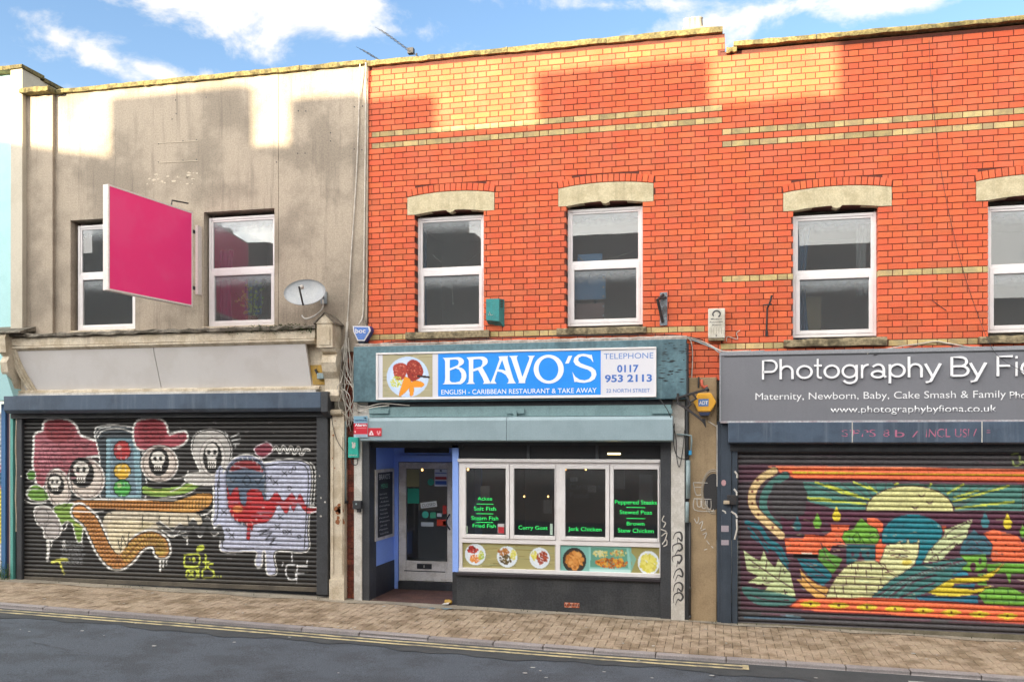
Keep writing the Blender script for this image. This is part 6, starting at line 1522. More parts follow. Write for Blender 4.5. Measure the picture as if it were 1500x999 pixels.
    for i in range(9):
        x = 455 + i * 147; y = 836 + max(0, i - .2) * 9.2; c.poly(c.sm([(x - 56, y), (x, y - 17), (x + 56, y), (x, y + 17)]), YE); c.ell(x, y, 7, 7, '#6a3020')
    c.line([(110, 905), (420, 915)], 10, '#3d6f88', .6); c.line([(300, 895), (400, 905)], 9, '#8fb8c8', .7)
    for (x0, y0, w) in ((200, 885, 120), (560, 905, 200), (820, 915, 260), (1180, 930, 200)): c.line([(x0, y0), (x0 + w, y0 + 8)], 10, '#6a3a4e', .6, False)
    c.T = (1270, 650, 3.443); c.lines([[(735, 85), (740, 105), (765, 108), (785, 88)], [(730, 55), (760, 48)], [(768, 60), (772, 90)]], 9, '#9fae6a')
    c.mottle(.84, 1.26, 5, 1.2)
    return c
cvC = mural_right()
xa, xb = ax(1081, .0), 6.6
zt_ = z0h - .0; zbC = az_(905, 1085)
zl = roller_shutter(shC, xa, xb, zt_, zbC - .14, .0, .0705, cvC, 620, mirror=1498, groove=(.035, .022, .028))
yb_ = -.03
MB().hexa([(xa, yb_, gz(xa) - .03), (xb, yb_, gz(xb) - .03), (xb, .03, gz(xb) - .03), (xa, .03, gz(xa) - .03), (xa, yb_, az_(911, 1081)), (xb, yb_, gz(xb) + .13), (xb, .03, gz(xb) + .13), (xa, .03, az_(911, 1081))]).build('bottom_bar', G('bottom_rail2', lin('#77705f'), .6, lin('#55503f'), .6, 3, .15, 60, .1), shC)
# beige pier and downpipe between the two shops
box('pier', (ax(1009, -.03), ax(1050, -.03), -.03, .2, -.2, az_(553, 1012, -.03)), M_render_beige, houseC, .01)
# ================================================================= smaller things on the walls
def T_(name, label, cat, px, py, y=0, group=None): X, Z = at(px, py, y); return thing(name, label, cat, (X, y, Z), group)
def wpts(pts, y=-.02): return [(*((p := at(q[0], q[1], q[2] if len(q) > 2 else y))[:1]), q[2] if len(q) > 2 else y, p[1]) for q in pts]
def cable(label, pts, r=.008, m=None, y=-.02, cat='cable', name='cable', group='cables clipped to the walls'):
    o = MB().tube(smooth_path(wpts(pts, y), 5), r, 5).build(name, m or M_cable, None, True); return tag(o, label, cat, group)
# spray tags on the pier and posts
mb = MB()
def spray(segs, y, w, m=None, name='spray_tag', parent=None):
    for q in segs: mb.tube(smooth_path(wpts([(a, b) for a, b in q], y), 4), w, 4)
k5 = 3.57; o5 = lambda u, v: (1000 + u / k5, 640 + v / k5)
for q in ([(55, 238), (70, 300), (100, 300)], [(55, 238), (130, 240)], [(62, 262), (100, 262)], [(60, 320), (62, 380), (150, 388), (160, 375)], [(60, 322), (150, 325)], [(75, 325), (78, 360), (95, 362), (95, 330)], [(100, 330), (102, 368), (120, 370), (120, 330)], [(128, 330), (130, 372), (148, 372), (148, 330)],
          [(60, 425), (75, 450), (85, 425), (80, 420)], [(85, 455), (105, 440), (95, 480)], [(95, 490), (120, 480)], [(105, 510), (125, 500), (115, 530)], [(125, 540), (140, 560)], [(150, 570), (160, 580)], [(112, 590), (128, 585)]): spray([[o5(*p) for p in q]], -.033, .006)
tag(mb.build('spray_tag', M_white, None), 'white sprayed scribble tag on the beige pier', 'graffiti', kind='stuff'); mb = MB()
X, Z = at(1045, 720, -.034)
mbk = MB(); mbk.prism([(min(ax(1050.2, -.034), X + .135 * math.cos(t)), Z + .255 * math.sin(t)) for t in [k * math.pi / 14 for k in range(28)]], -.0345, -.031); tag(mbk.build('spray_dot', G('spray_black', (.03, .03, .032), .8, bump=.1)), 'black sprayed half disc at the pier edge beside the slate post', 'graffiti')
mbk = MB()
for r_, w_ in ((1.12, .012), (1.22, .008)): 
    pts = [(X + .135 * r_ * math.cos(t), -.032, Z + .255 * r_ * math.sin(t)) for t in [math.radians(a) for a in range(75, 290, 12)]]; mbk.tube([p for p in pts if p[0] < ax(1050)], w_, 4)
tag(mbk.build('spray_halo', G('spray_white', lin('#9a9080'), .9, bump=0)), 'soft white spray ring around the black half disc', 'graffiti')
mb = MB()
sw = [(1225 / 3.842 + 650, 640 + 470 / 3.842), ]
for q in ([(973, 755), (970, 762), (975, 766), (972, 772)], [(968, 775), (976, 778)], [(969, 785), (977, 780), (974, 792)], [(970, 797), (976, 790), (977, 797), (972, 800)]): mb.tube(smooth_path(wpts(q, -.044), 4), .008, 4)
tag(mb.build('spray_tag', M_white), 'thin white tag on the dark jamb right of the menu windows', 'graffiti', kind='stuff')
mb = MB(); mg = MB()
for i, (y0_) in enumerate((778, 796, 812, 833, 852, 868)):
    r1, r2, r3 = random.uniform(-3, 2), random.uniform(-3, 2), random.uniform(-4, 3)
    q = [(986, y0_ + 14 + r1), (988 + r2, y0_ + 3), (996, y0_ + r3 * .5), (1000 + r1 * .5, y0_ + 6), (997 + r2, y0_ + 12 + r3), (993, y0_ + 9), (990 + r3, y0_ + 18)]
    mb.tube(smooth_path(wpts(q, -.061), 4), [.004 + .010 * math.sin(k / 24 * 3.14) ** 2 for k in range(25)], 4)
tag(mb.build('spray_tag', G('grey_spray', lin('#4c4a4a'), .9, bump=0)), 'dark grey looping tag down the white pilaster right of the restaurant', 'graffiti', kind='stuff')
# pink board
Xn, Yn = -8.30, -1.83; Xf, Yf_ = -8.03, -.15
bd = thing('projecting_sign', 'bright pink square board projecting from the grey house', 'sign', (Xf, Yf_, 5.4))
zb0, zb1 = 4.65, 6.14
d = Vector((Xn - Xf, Yn - Yf_, 0)).normalized(); nrm = Vector((d.y * -1, d.x, 0)); 
if nrm.x < 0: nrm = -nrm          # towards the right
def slab(mb, a0, a1, n0, n1, z0, z1):
    P0 = Vector((Xf, Yf_, 0)); q = [P0 + d * a + nrm * n for a, n in ((a0, n0), (a1, n0), (a1, n1), (a0, n1))]
    return mb.hexa([(p.x, p.y, z0) for p in q] + [(p.x, p.y, z1) for p in q])
L_ = math.hypot(Xn - Xf, Yn - Yf_); th_ = .10
M_bw = G('board_white', lin('#e6dcd6'), .6, bump=.05)
mb = MB(); slab(mb, -.0, L_, -th_, -.012, zb0, zb1); bevel(mb.build('case', M_bw, bd), .006)
mb = MB(); e = .025
slab(mb, 0, L_, -.012, .004, zb1 - e, zb1); slab(mb, 0, L_, -.012, .004, zb0, zb0 + e); slab(mb, 0, e, -.012, .004, zb0 + e, zb1 - e); slab(mb, L_ - e, L_, -.012, .004, zb0 + e, zb1 - e); mb.build('rim', M_bw, bd)
mb = MB(); slab(mb, e, L_ - e, -.012, .0, zb0 + e, zb1 - e); mb.build('pink_face', G('pink_vinyl', (1.0, .035, .24), .38, (1.0, .09, .30), .5, 1.1, .02, 60, 0), bd)
mb = MB(); slab(mb, e, L_ - e, -th_ - .012, -th_, zb0 + e, zb1 - e); mb.build('back_face', G('plum_vinyl', lin('#5a1f35'), .4, bump=0), bd)
mb = MB()
for z in (zb0 + .3, zb1 - .3): mb.tube([(Xf, Yf_, z), (Xf + .02, .01, z)], .03, 6)
mb.tube([(Xf - .08, -.6, zb1 - .0), (Xf - .10, -.55, zb1 + .09), (Xf + .02, -.3, zb1 + .10)], .012, 5); mb.build('bracket', M_iron, bd)
mb = MB(); mb.box(Xf + .03, Xf + .07, -.12, -.0, zb0 + .2, zb1 - .2); mb.build('wall_batten', M_bw, bd)
# satellite dish
sd = T_('satellite_dish', 'grey oval satellite dish on a bent arm by the gabled console', 'satellite dish', 463, 432, -.1)
cD, cZ = at(446, 428, -.42); C0 = Vector((cD, -.42, cZ)); nd = Vector((.02, -.96, .22)).normalized()
ux = Vector((0, 0, 1)).cross(nd).normalized(); uy = nd.cross(ux).normalized()
v, f = [], []; nr_, ns = 6, 28
for side, off in ((0, 0), (1, -.014)):
    for i in range(nr_ + 1):
        r = i / nr_
        for k in range(ns):
            t = 2 * math.pi * k / ns; p = C0 + ux * (.335 * r * math.cos(t)) + uy * (.205 * r * math.sin(t)) + nd * (-.055 * (1 - r * r) + off); v.append(tuple(p))
for s_ in (0, 1):
    b0 = s_ * (nr_ + 1) * ns
    for i in range(nr_):
        for k in range(ns):
            q = (b0 + i * ns + k, b0 + i * ns + (k + 1) % ns, b0 + (i + 1) * ns + (k + 1) % ns, b0 + (i + 1) * ns + k); f.append(q if s_ else q[::-1])
for k in range(ns): f.append((nr_ * ns + k, nr_ * ns + (k + 1) % ns, (2 * nr_ + 1) * ns + (k + 1) % ns, (2 * nr_ + 1) * ns + k))
me = bpy.data.meshes.new('dish'); me.from_pydata(v, [], f); me.polygons.foreach_set('use_smooth', [True] * len(f)); link('dish', me, sd, G('dish_grey', lin('#a6aaad'), .5, lin('#b5b7b6'), .5, 5, .08, 60, .05))
lnb = C0 + nd * .26 - uy * .02 + ux * .03
MB().tube([tuple(C0 - uy * .205), tuple(lnb)], .014, 6).build('arm', M_iron, sd, True)
MB().tube([tuple(lnb - nd * .03), tuple(lnb + nd * -.10 + uy * .03)], [.028, .036], 8).build('receiver', M_white, sd, True)
p0 = C0 - nd * .06; X, Z = at(473, 436, -.05)
MB().tube([tuple(p0), (X, -.2, Z + .03), (X, -.02, Z)], .018, 6).box(X - .05, X + .05, -.03, -.001, Z - .09, Z + .09).build('wall_mount', G('galvanised', lin('#8f9498'), .5), sd)
MB().tube(smooth_path(wpts([(473, 440, -.12), (472, 452, -.3), (462, 462, -.3), (448, 467, -.3), (442, 462, -.3)]), 5), .012, 6).build('curved_stay', M_white, sd, True)
# alarm boxes
al = T_('alarm_box', 'blue and white alarm box with a tapered foot at the grey house corner', 'alarm box', 529, 490, -.1)
y0_ = -.14; pts = [(516, 477), (541.5, 477.5), (543.5, 484), (534, 500), (523.5, 500), (517, 486)]
P2 = [at(*p, y0_) for p in pts]; cx = sum(p[0] for p in P2) / 6; cz = sum(p[1] for p in P2) / 6
bevel(MB().prism(P2, y0_ + .02, -.0).build('body', G('alarm_navy', lin('#2c3f86'), .4, bump=0), al), .01)
MB().prism([(cx + (x - cx) * .95, cz + (z - cz) * .95) for x, z in P2], y0_, y0_ + .02).build('cover_rim', M_upvc, al)
MB().prism([(cx + (x - cx) * .80, cz + (z - cz) * .80) for x, z in P2], y0_ - .006, y0_ + .0).build('cover', G('alarm_blue', lin('#5b7fc4'), .4, bump=0), al)
ptext('logo_lettering', 'boc', 520.5, 535.5, 488, 481, y0_ - .007, M_upvc, al, thin=.02)
MB().prism([at(*p, y0_ + .02) for p in [(523, 500), (534.5, 500), (532, 504), (526, 504)]], y0_ + .03, -.01).build('foot', M_slate2, al)
al = T_('alarm_box', 'yellow hexagonal alarm box beside the black iron bracket', 'alarm box', 1031, 590, -.1)
k8 = 6.24; y0_ = -.16; c8 = lambda u, v: at(990 + u / k8, 480 + v / k8, y0_)
hx_ = [c8(*p) for p in [(160, 680), (200, 598), (322, 595), (372, 682), (318, 768), (206, 770)]]
bevel(MB().prism(hx_, y0_, -.03).build('body', G('alarm_yellow', lin('#e3a93e'), .4, lin('#d99c30'), .4, 8, .03, 60, 0), al), .012)
MB().prism([c8(*p) for p in [(206, 771), (318, 769), (300, 800), (222, 802)]], y0_ + .01, -.03).build('foot', G('alarm_navy2', lin('#2c3550'), .5, bump=0), al)
q = [c8(*p) for p in [(205, 652), (300, 650), (298, 717), (207, 718)]]; MB().prism(q, y0_ - .003, y0_).build('logo_plate', G('alarm_blue2', lin('#5b82b8'), .4, bump=0), al)
a, b = c8(212, 702), c8(294, 702); text('logo_lettering', 'ADT', a[0], b[0], a[1], c8(212, 668)[1] - a[1], y0_ - .004, M_upvc, al, thin=.03)
br = T_('iron_bracket', 'black wrought iron hanging bracket beside the yellow alarm box', 'bracket', 1000, 585, -.1)
mb = MB()
for q in ([(990, 583.5, -.24), (1005, 579, -.24), (1036, 570, -.34)], [(993, 590, -.24), (1008, 600, -.26), (1032, 618, -.3)], [(1005, 580, -.25), (1012, 592, -.26), (1003, 600, -.25)], [(1015, 577, -.28), (1020, 584, -.28), (1012, 588, -.26)], [(993, 576, -.24), (993, 592, -.24)]): mb.tube(wpts(q), .017, 6)
mb.tube(wpts([(1034, 571, -.34), (1038, 569, -.34)]), .035, 8); mb.tube(wpts([(1030, 614, -.3), (1034, 626, -.3)]), [.03, .004], 6); mb.build('arm', M_iron, br)
# teal alarm/vent box by the window
bx = T_('utility_box', 'teal metal box with louvre slots beside the first brick-house window', 'box', 725, 457, -.05)
k4 = 2.679; z4 = lambda u, v, y=-.1: at(500 + u / k4, 370 + v / k4, y)
a, b = z4(570, 183), z4(618, 262); b2 = z4(637, 183, -.1)
tealm = G('teal_box', lin('#2f8a8a'), .45, lin('#256f70'), .5, 8, .1, 60, .05, streak=.3, streakcol=lin('#8d6a4a'))
x0_, x1_ = ax(712, -.12), ax(731, -.12); x2_ = ax(738.5, -.02); zt_, zb_ = az_(438, 712, -.12), az_(478, 712, -.12)
MB().hexa([(x0_, -.12, zb_ + .09), (x1_, -.12, zb_ + .07), (x2_, .0, zb_), (x0_, .0, zb_ + .05), (x0_, -.12, zt_), (x1_, -.12, zt_), (x2_, .0, zt_), (x0_, .0, zt_)]).build('body', tealm, bx)
for i in range(5):
    z = zt_ - .03 - i * .024
    t0, t1 = .25, .75; P0 = Vector((x1_, -.12, z)); P1 = Vector((x2_, .0, z)); a_, b_ = P0.lerp(P1, t0), P0.lerp(P1, t1); n_ = Vector((.6, -.8, 0)) * .003
    MB().face([a_ + n_, b_ + n_, b_ + n_ + Vector((0, 0, .012)), a_ + n_ + Vector((0, 0, .012))]).build('louvre', M_black, bx)
mb = MB(); mb.tube(wpts([(716, 462, -.124), (717, 457, -.124), (719, 462, -.124), (722, 461, -.124)]), .004, 4); mb.build('mark', M_white, bx)
# iron plate bracket and rod on the brick wall
k7 = 9.99; z7 = lambda u, v, y=-.02: at(950 + u / k7, 420 + v / k7, y)
ir = T_('wall_bracket', 'rusty grey steel bracket plate between the two brick houses', 'bracket', 971, 452)
p0 = z7(165, 85); p1 = z7(275, 565); MB().box(p0[0], p1[0], -.02, -.0, p1[1], p0[1]).build('plate', G('galv_rust', lin('#7d848a'), .6, lin('#3a3230'), .8, 7, .3, 40, .3), ir)
mb = MB(); q = [z7(*p) for p in [(215, 120), (140, 210), (210, 520)]]; mb.tube([(q[0][0], -.03, q[0][1]), (q[1][0], -.16, q[1][1]), (q[2][0], -.03, q[2][1])], .022, 6); q = [z7(*p) for p in [(140, 210), (260, 160)]]; mb.tube([(q[0][0], -.15, q[0][1]), (q[1][0], -.03, q[1][1])], .014, 5); mb.build('arm', M_iron, ir)
ir = T_('wall_bracket', 'thin black iron hook rod left of the third sash window', 'bracket', 1124, 460)
k6 = 3.0; z6 = lambda u, v: (1000 + u / k6, 370 + v / k6)
mb = MB(); mb.tube(wpts([(*z6(392, 188), -.10), (*z6(385, 215), -.10), (*z6(372, 245), -.05), (*z6(368, 355), -.02)]), .013, 6); mb.tube(wpts([(*z6(355, 232), -.02), (*z6(390, 228), -.12)]), .012, 5); mb.box(*[ax(z6(363, 0)[0]), ax(z6(375, 0)[0])], -.02, -.001, az_(z6(0, 368)[1], 1122), az_(z6(0, 345)[1], 1122)); mb.build('rod', M_iron, ir)
# old alarm case with lettering
oa = T_('alarm_box', 'weathered white rectangular alarm box on brick above the grey fascia', 'alarm box', 1048, 474, -.05)
a, b = z7(872, 322, -.09), z7(1120, 750, -.09)
bevel(MB().box(a[0], b[0], -.09, .0, b[1], a[1]).build('body', G('old_white', lin('#cfcabd'), .6, lin('#aca595'), .6, 6, .1, 60, .1, streak=.2), oa), .008)
MB().box(a[0] + .005, b[0] - .005, -.08, .0, b[1] - .03, b[1] - .001).build('foot', M_sill, oa)
mb = MB(); cx, cz = z7(995, 400, -.092)
mb.tube([(cx + .05 * math.cos(t), -.0915, cz + .045 * math.sin(t)) for t in [math.radians(q) for q in range(-60, 240, 20)]], .009, 4); mb.build('emblem', M_dark, oa)
for s, u0, u1, v in (('Modern', 915, 1070, 487), ('Automatic', 893, 1092, 528), ('Alarm', 925, 1065, 572)):
    p = z7(u0, v, -.092); p2 = z7(u1, v, -.092); text('lettering', s, p[0], p2[0], p[1], .024, -.0915, M_dark, oa, thin=.01)
mb = MB()
for u in (915, 952, 990, 1028, 1065): p = z7(u, 600, -.092); q = z7(u, 690, -.092); mb.box(p[0], p[0] + .004, -.092, -.0895, q[1], p[1])
mb.build('groove', M_sill, oa); p = z7(990, 710, -.092); MB().box(p[0] - .006, p[0] + .006, -.093, -.089, p[1] - .02, p[1] + .008).build('lock', M_black, oa)
# alarm notices and delivery sticker at the left of the restaurant
k5_ = 5.55; zz5 = lambda u, v, y: at(500 + u / k5_, 480 + v / k5_, y)
def notice(label, u0, v0, u1, v1, cv, y, nc=26, nr=26):
    a, b = zz5(u0, v0, y), zz5(u1, v1, y); t = thing('notice', label, 'notice', ((a[0] + b[0]) / 2, y, b[1]))
    MB().box(a[0], b[0], y, y + .012, b[1], a[1]).build('board', M_white, t)
    o = print_panel('print', t, cv, 500 + u0 / k5_, 500 + u1 / k5_, 480 + v0 / k5_, 480 + v1 / k5_, y - .001, nc, nr, ref=500 + u0 / k5_); return t, a, b
c = cvs(115, 175, '#7fa8bd'); c.poly([(0, 58), (115, 58), (115, 148), (0, 148)], '#c8283a'); c.poly([(0, 148), (115, 148), (115, 175), (0, 175)], '#a9bcc9'); c.spoly([(80, 12), (95, 8), (108, 22), (95, 24)], '#24384a')
for y in (98, 110, 124, 136): c.line([(12 + (y % 3) * 6, y), (100, y)], 3, '#e39aa0', .7, False)
c.line([(20, 160), (100, 160)], 5, '#5f7f9a', .7, False); c.ell(12, 130, 6, 6, '#f0d0d0')
t, a, b = notice('blue and red alarm warning notice above the teal sticker', 101, 718, 214, 890, c, -.30)
w_ = b[0] - a[0]; text('lettering', 'verisure', a[0] + w_ * .05, b[0] - w_ * .05, a[1] - .075, .03, -.304, G('navy_ink', (.03, .06, .16), .5, bump=0), t, thin=.02); text('lettering', 'Alarm', a[0] + w_ * .08, b[0] - w_ * .08, a[1] - .152, .04, -.304, M_let, t, thin=.02)
c = cvs(110, 68, '#c62a3a'); c.poly([(5, 60), (28, 18), (48, 60)], '#e9dfe2'); c.ell(27, 48, 5, 7, '#c62a3a'); c.spoly([(72, 35), (80, 25), (85, 45), (95, 25), (102, 35), (85, 62)], '#e9a9ae')
notice('small red warning notice on the awning cover end', 217, 815, 327, 880, c, -.292, 22, 14)
k9 = 3.03; z9 = lambda u, v: (470 + u / k9, 560 + v / k9)
ds = T_('wall_sticker_box', 'teal delivery sign hanging on the white pilaster', 'sign', 516, 657, -.12)
p, q = z9(120, 243), z9(166, 335); x0_, x1_ = ax(p[0], -.12), ax(q[0], -.12); z1_, z0_ = az_(p[1], p[0], -.12), az_(q[1], p[0], -.12)
bevel(MB().box(x0_, x1_, -.12, -.06, z0_, z1_).build('body', G('delivery_teal', lin('#2fae9c'), .45, lin('#259484'), .5, 10, .05, 60, 0), ds), .01)
cx, cz = x0_ + (x1_ - x0_) * .55, (z0_ + z1_) / 2 + .03
MB().prism([(cx + a_, cz + b_) for a_, b_ in [(-.03, -.03), (-.02, .0), (-.03, .05), (-.005, .055), (.0, .02), (.015, .05), (.03, .04), (.03, -.01), (.01, -.045)]], -.122, -.1201).build('emblem', M_white, ds)
text('lettering', 'deliveroo', x0_ + .02, x1_ - .02, z0_ + .035, .02, -.1215, M_white, ds, thin=.02)
MB().tube(smooth_path(wpts([(514, 672, -.1), (517, 680, -.09), (523, 680, -.09), (524, 672, -.08)]), 5), .007, 5).build('cord', M_bcable, ds)
kb = T_('key_box', 'small black intercom box on the white pilaster left of the doorway', 'box', 521, 739, -.1)
p, q = z9(140, 525), z9(177, 562); MB().box(ax(p[0], -.13), ax(q[0], -.13), -.13, -.06, az_(q[1], p[0], -.13), az_(p[1], p[0], -.13)).box(ax(523, -.1), ax(528, -.1), -.11, -.06, az_(750, 523, -.1), az_(745, 523, -.1)).build('body', M_black, kb)
bevel(kb.children[0], .006)
MB().tube([(ax(522, -.13), -.133, az_(738, 522, -.13)), (ax(522, -.13), -.14, az_(738, 522, -.13))], .015, 8).build('button', M_pipe, kb)
# yellow plate with camera
yp_ = T_('yellow_plate', 'faded yellow square plate on the cream fascia beside the console', 'plate', 464, 549, -.06)
k6_ = 4.54; z66 = lambda u, v: (380 + u / k6_, 400 + v / k6_)
pp = [at(*z66(*u), -.07) for u in [(335, 612), (410, 610), (440, 740), (358, 742)]]; MB().prism(pp, -.07, -.05).build('plate', G('plate_yellow', lin('#b58f3c'), .7, lin('#8f7a4a'), .6, 8, .15, 60, .1), yp_)
cam_ = T_('security_light', 'small grey fitting on a stub over the yellow plate', 'light fitting', 468, 548, -.1)
a, b = at(*z66(385, 665), -.14), at(*z66(430, 703), -.14); bevel(MB().box(a[0], b[0], -.16, -.08, b[1], a[1]).build('body', M_pipe, cam_), .006)
MB().tube(wpts([(*z66(372, 640), -.1), (*z66(385, 668), -.1)]), .02, 6).build('knob', M_iron, cam_)
MB().tube(wpts([(*z66(430, 700), -.12), (*z66(520, 702), -.12)]), .012, 6).build('stub', M_white, cam_)
# drainpipe and conduits at the right of the restaurant
dp = T_('drainpipe', 'grey-blue conduit running down between restaurant and beige pier', 'pipe', 1008, 750, -.06)
MB().tube(wpts([(1006, 503, -.06), (1006, 640, -.06), (1006.5, 670, -.06)]), .02, 6).build('upper_tube', G('dark_slot', (.05, .055, .06), .6), dp, True)
MB().tube(wpts([(1008, 674, -.07), (1008, 730, -.07)]), .032, 8).tube(wpts([(1006.8, 735, -.07), (1006.5, 765, -.07)]), .026, 8).build('tube', M_pipe, dp, True)
MB().tube(wpts([(991, 636, -.09), (1006, 637, -.1), (1012.5, 638, -.1), (1013.2, 645, -.1), (1012, 665, -.08)]), .012, 6).build('bent_conduit', M_pipe, dp, True)
MB().tube(wpts([(1010.5, 765, -.05), (1010.3, 840, -.05), (1010.3, 905, -.05)]), .017, 6).tube(wpts([(1009, 861, -.06), (1012, 861, -.06)]), .03, 6).tube(wpts([(1009, 903, -.06), (1012, 904, -.06)]), .03, 6).build('black_pipe', M_bcable, dp, True)
MB().box(ax(1004), ax(1009), -.02, .1, -.2, az_(505, 1005)).build('dark_gap', M_dark, dp)
mb = MB(); X, Z = at(1011, 663, -.09); mb.box(X - .02, X + .02, -.11, -.06, Z - .03, Z + .03); mb.build('blue_tape', G('blue_tape', lin('#2f8fc0'), .5, bump=0), dp)
# cables
cable('white cable hanging from the coping down the grey wall to the console', [(527.5, 94, -.07), (526, 160), (523, 240), (519, 310), (514, 380), (511, 440), (508, 480, -.06), (503, 530, -.15)], .010)
cable('white cable running straight down the house boundary from the coping', [(536, 92, -.07), (535.5, 200), (534, 330), (532.5, 440), (531, 465), (525, 476, -.08)], .012)
cable('pale cable strip along the right edge of the grey wall', [(538.6, 96, -.03), (538.4, 250), (537.6, 400), (536.6, 475)], .014, M_render)
cable('thin black overhead wire slanting across the lower brick house', [(1361, 60, -.1), (1364, 120), (1372, 200), (1380, 260), (1394, 330), (1412, 400), (1432, 460), (1452, 508, -.18), (1470, 528, -.24), (1500, 545, -.24), (1540, 565, -.24)], .0032, M_bcable)
cable('black cable sagging along the top of the restaurant sign', [(538, 508, -.12), (580, 500), (640, 498, -.09), (700, 497, -.09), (800, 493, -.09), (900, 491, -.09), (960, 490), (1000, 492), (1030, 498)], .008, M_bcable)
cable('white cable drooping from the sign top to the grey fascia', [(995, 492), (1012, 495), (1035, 503), (1052, 512, -.1), (1065, 515, -.14), (1100, 514, -.14)], .009)
cable('second grey cable drooping beside the first to the grey fascia', [(1000, 494), (1020, 500), (1045, 510, -.1), (1060, 517, -.15), (1120, 514, -.15)], .010, M_pipe)
cable('white cable hanging down beside the restaurant sign end', [(1005, 494), (1012, 500), (1014.5, 520), (1013, 560), (1012, 600), (1018, 612), (1035, 616), (1050, 625, -.06)], .008)
cable('white cable looping over the sill band to the grey fascia', [(1270, 518, -.16), (1310, 509, -.1), (1350, 503, -.06), (1370, 500), (1390, 503), (1420, 508, -.08), (1434, 508, -.1)], .008)
cable('dark cable under the looping white one', [(1280, 520, -.17), (1320, 512, -.1), (1365, 503, -.06), (1400, 507, -.08), (1440, 510, -.1)], .006, M_bcable)
cable('dark wire loop hanging on the white right pilaster', [(966, 584, -.26), (980, 605, -.3), (990, 640, -.08), (991, 668, -.08), (995, 684, -.08), (1000, 660, -.08), (1003, 630, -.08)], .006, M_bcable)
cable('black wire drooping from pilaster to conduit', [(988, 620, -.08), (987, 650, -.08), (992, 668, -.08), (1003, 672, -.08), (1009, 668, -.08)], .006, M_bcable)
cable('white wire dangling from the studio fascia by the old alarm box', [(1064, 500), (1066, 493), (1080, 497), (1079, 488), (1084, 484)], .006)
cable('thin dark wire stuck on the brick right of the third window', [(1365, 440), (1375, 447), (1386, 455)], .005, M_bcable)
cable('thin cable running down the peeling cream pilaster', [(486, 590, -.13), (487, 620, -.12), (494, 645, -.12), (503, 660, -.12)], .005, M_bcable)
cable('white cable coming down from the corner to the alarm notice', [(530, 505, -.1), (519, 515, -.1), (517, 560, -.1), (519, 590, -.12), (526, 602, -.14), (545, 597, -.2), (570, 594, -.2)], .008)
cable('second white cable crossing under the sign end', [(519, 590, -.12), (535, 596, -.16), (560, 591, -.2), (600, 594, -.18)], .007)
mb = MB()
for i in range(15):
    a = (random.uniform(494, 516), random.uniform(525, 560), random.uniform(-.18, -.06)); b = (random.uniform(494, 524), random.uniform(565, 600), random.uniform(-.18, -.06)); c_ = (random.uniform(506, 528), random.uniform(605, 632), random.uniform(-.15, -.06))
    s0 = (random.uniform(505, 512), random.uniform(470, 510), -.08)
    mb.tube(smooth_path(wpts([s0, a, b, c_]), 5), random.uniform(.004, .008), 4)
tag(mb.build('cable_tangle', M_cable, None, True, kind='stuff'), 'tangle of white cables beside the console', 'cable')
# broken brick, orange fitting
t = T_('pipe_stub', 'short orange pipe stub above the yellow alarm box', 'pipe', 1027, 562, -.05)
MB().tube(wpts([(1027.5, 556, -.07), (1028, 564, -.07), (1031, 567, -.07), (1037, 566, -.07)]), .022, 6).build('orange_tube', G('orange_plastic', lin('#c8624a'), .6), t, True)
MB().tube(wpts([(1023.5, 552, -.05), (1023, 568, -.05)]), .012, 5).build('black_tube', M_bcable, t)
# aerials and chimney pot above the parapets
ae = T_('tv_aerial', 'long television aerial slanting above the brick parapet', 'aerial', 607, 80, 3); 
def beam(pa, pb, y, n, root, hub=None):
    P0, P1 = [Vector((at(*p, y)[0], y, at(*p, y)[1])) for p in (pa, pb)]
    MB().tube([P0, P1], .006, 5).build('boom', M_iron, root)
    for i in range(n): p = P0.lerp(P1, (i + .5) / n); MB().tube([p - Vector((.06, .25, .03)), p + Vector((.05, .2, .02))], .0035, 4).build('element', M_iron, root)
beam((558, 44), (607, 80), 3, 9, ae); p = at(602.5, 75.5, 3); MB().box(p[0] - .06, p[0] + .05, 2.95, 3.05, p[1] - .05, p[1] + .05).tube([(p[0] + .1, 3, p[1] - .05), (p[0] + .14, 3, p[1] - 1.3)], .018, 6).build('mast', M_iron, ae)
ae = T_('tv_aerial', 'short television aerial peeping over the house boundary', 'aerial', 553, 87, 3); beam((531, 73), (556, 89), 3, 5, ae)
ch = T_('chimney', 'white chimney pots peeping over the brick parapet', 'chimney', 1015, 42, 3)
a, b = ax(1000, 3), ax(1031, 3); zt_ = az_(40, 1015, 3); MB().box(a, b, 3, 3.6, 7.9, zt_).build('stack', G('stack_render', lin('#a39678'), .9), ch)
for px in (1008, 1015.5, 1023): X = ax(px, 3.2); MB().tube([(X, 3.2, zt_), (X, 3.2, zt_ + .05), (X, 3.2, az_(30, 1015, 3.2)), (X, 3.2, az_(28.5, 1015, 3.2))], [.09, .085, .07, .085], 10).build('pot', G('pot_white', (.36, .31, .24), .8), ch, True)
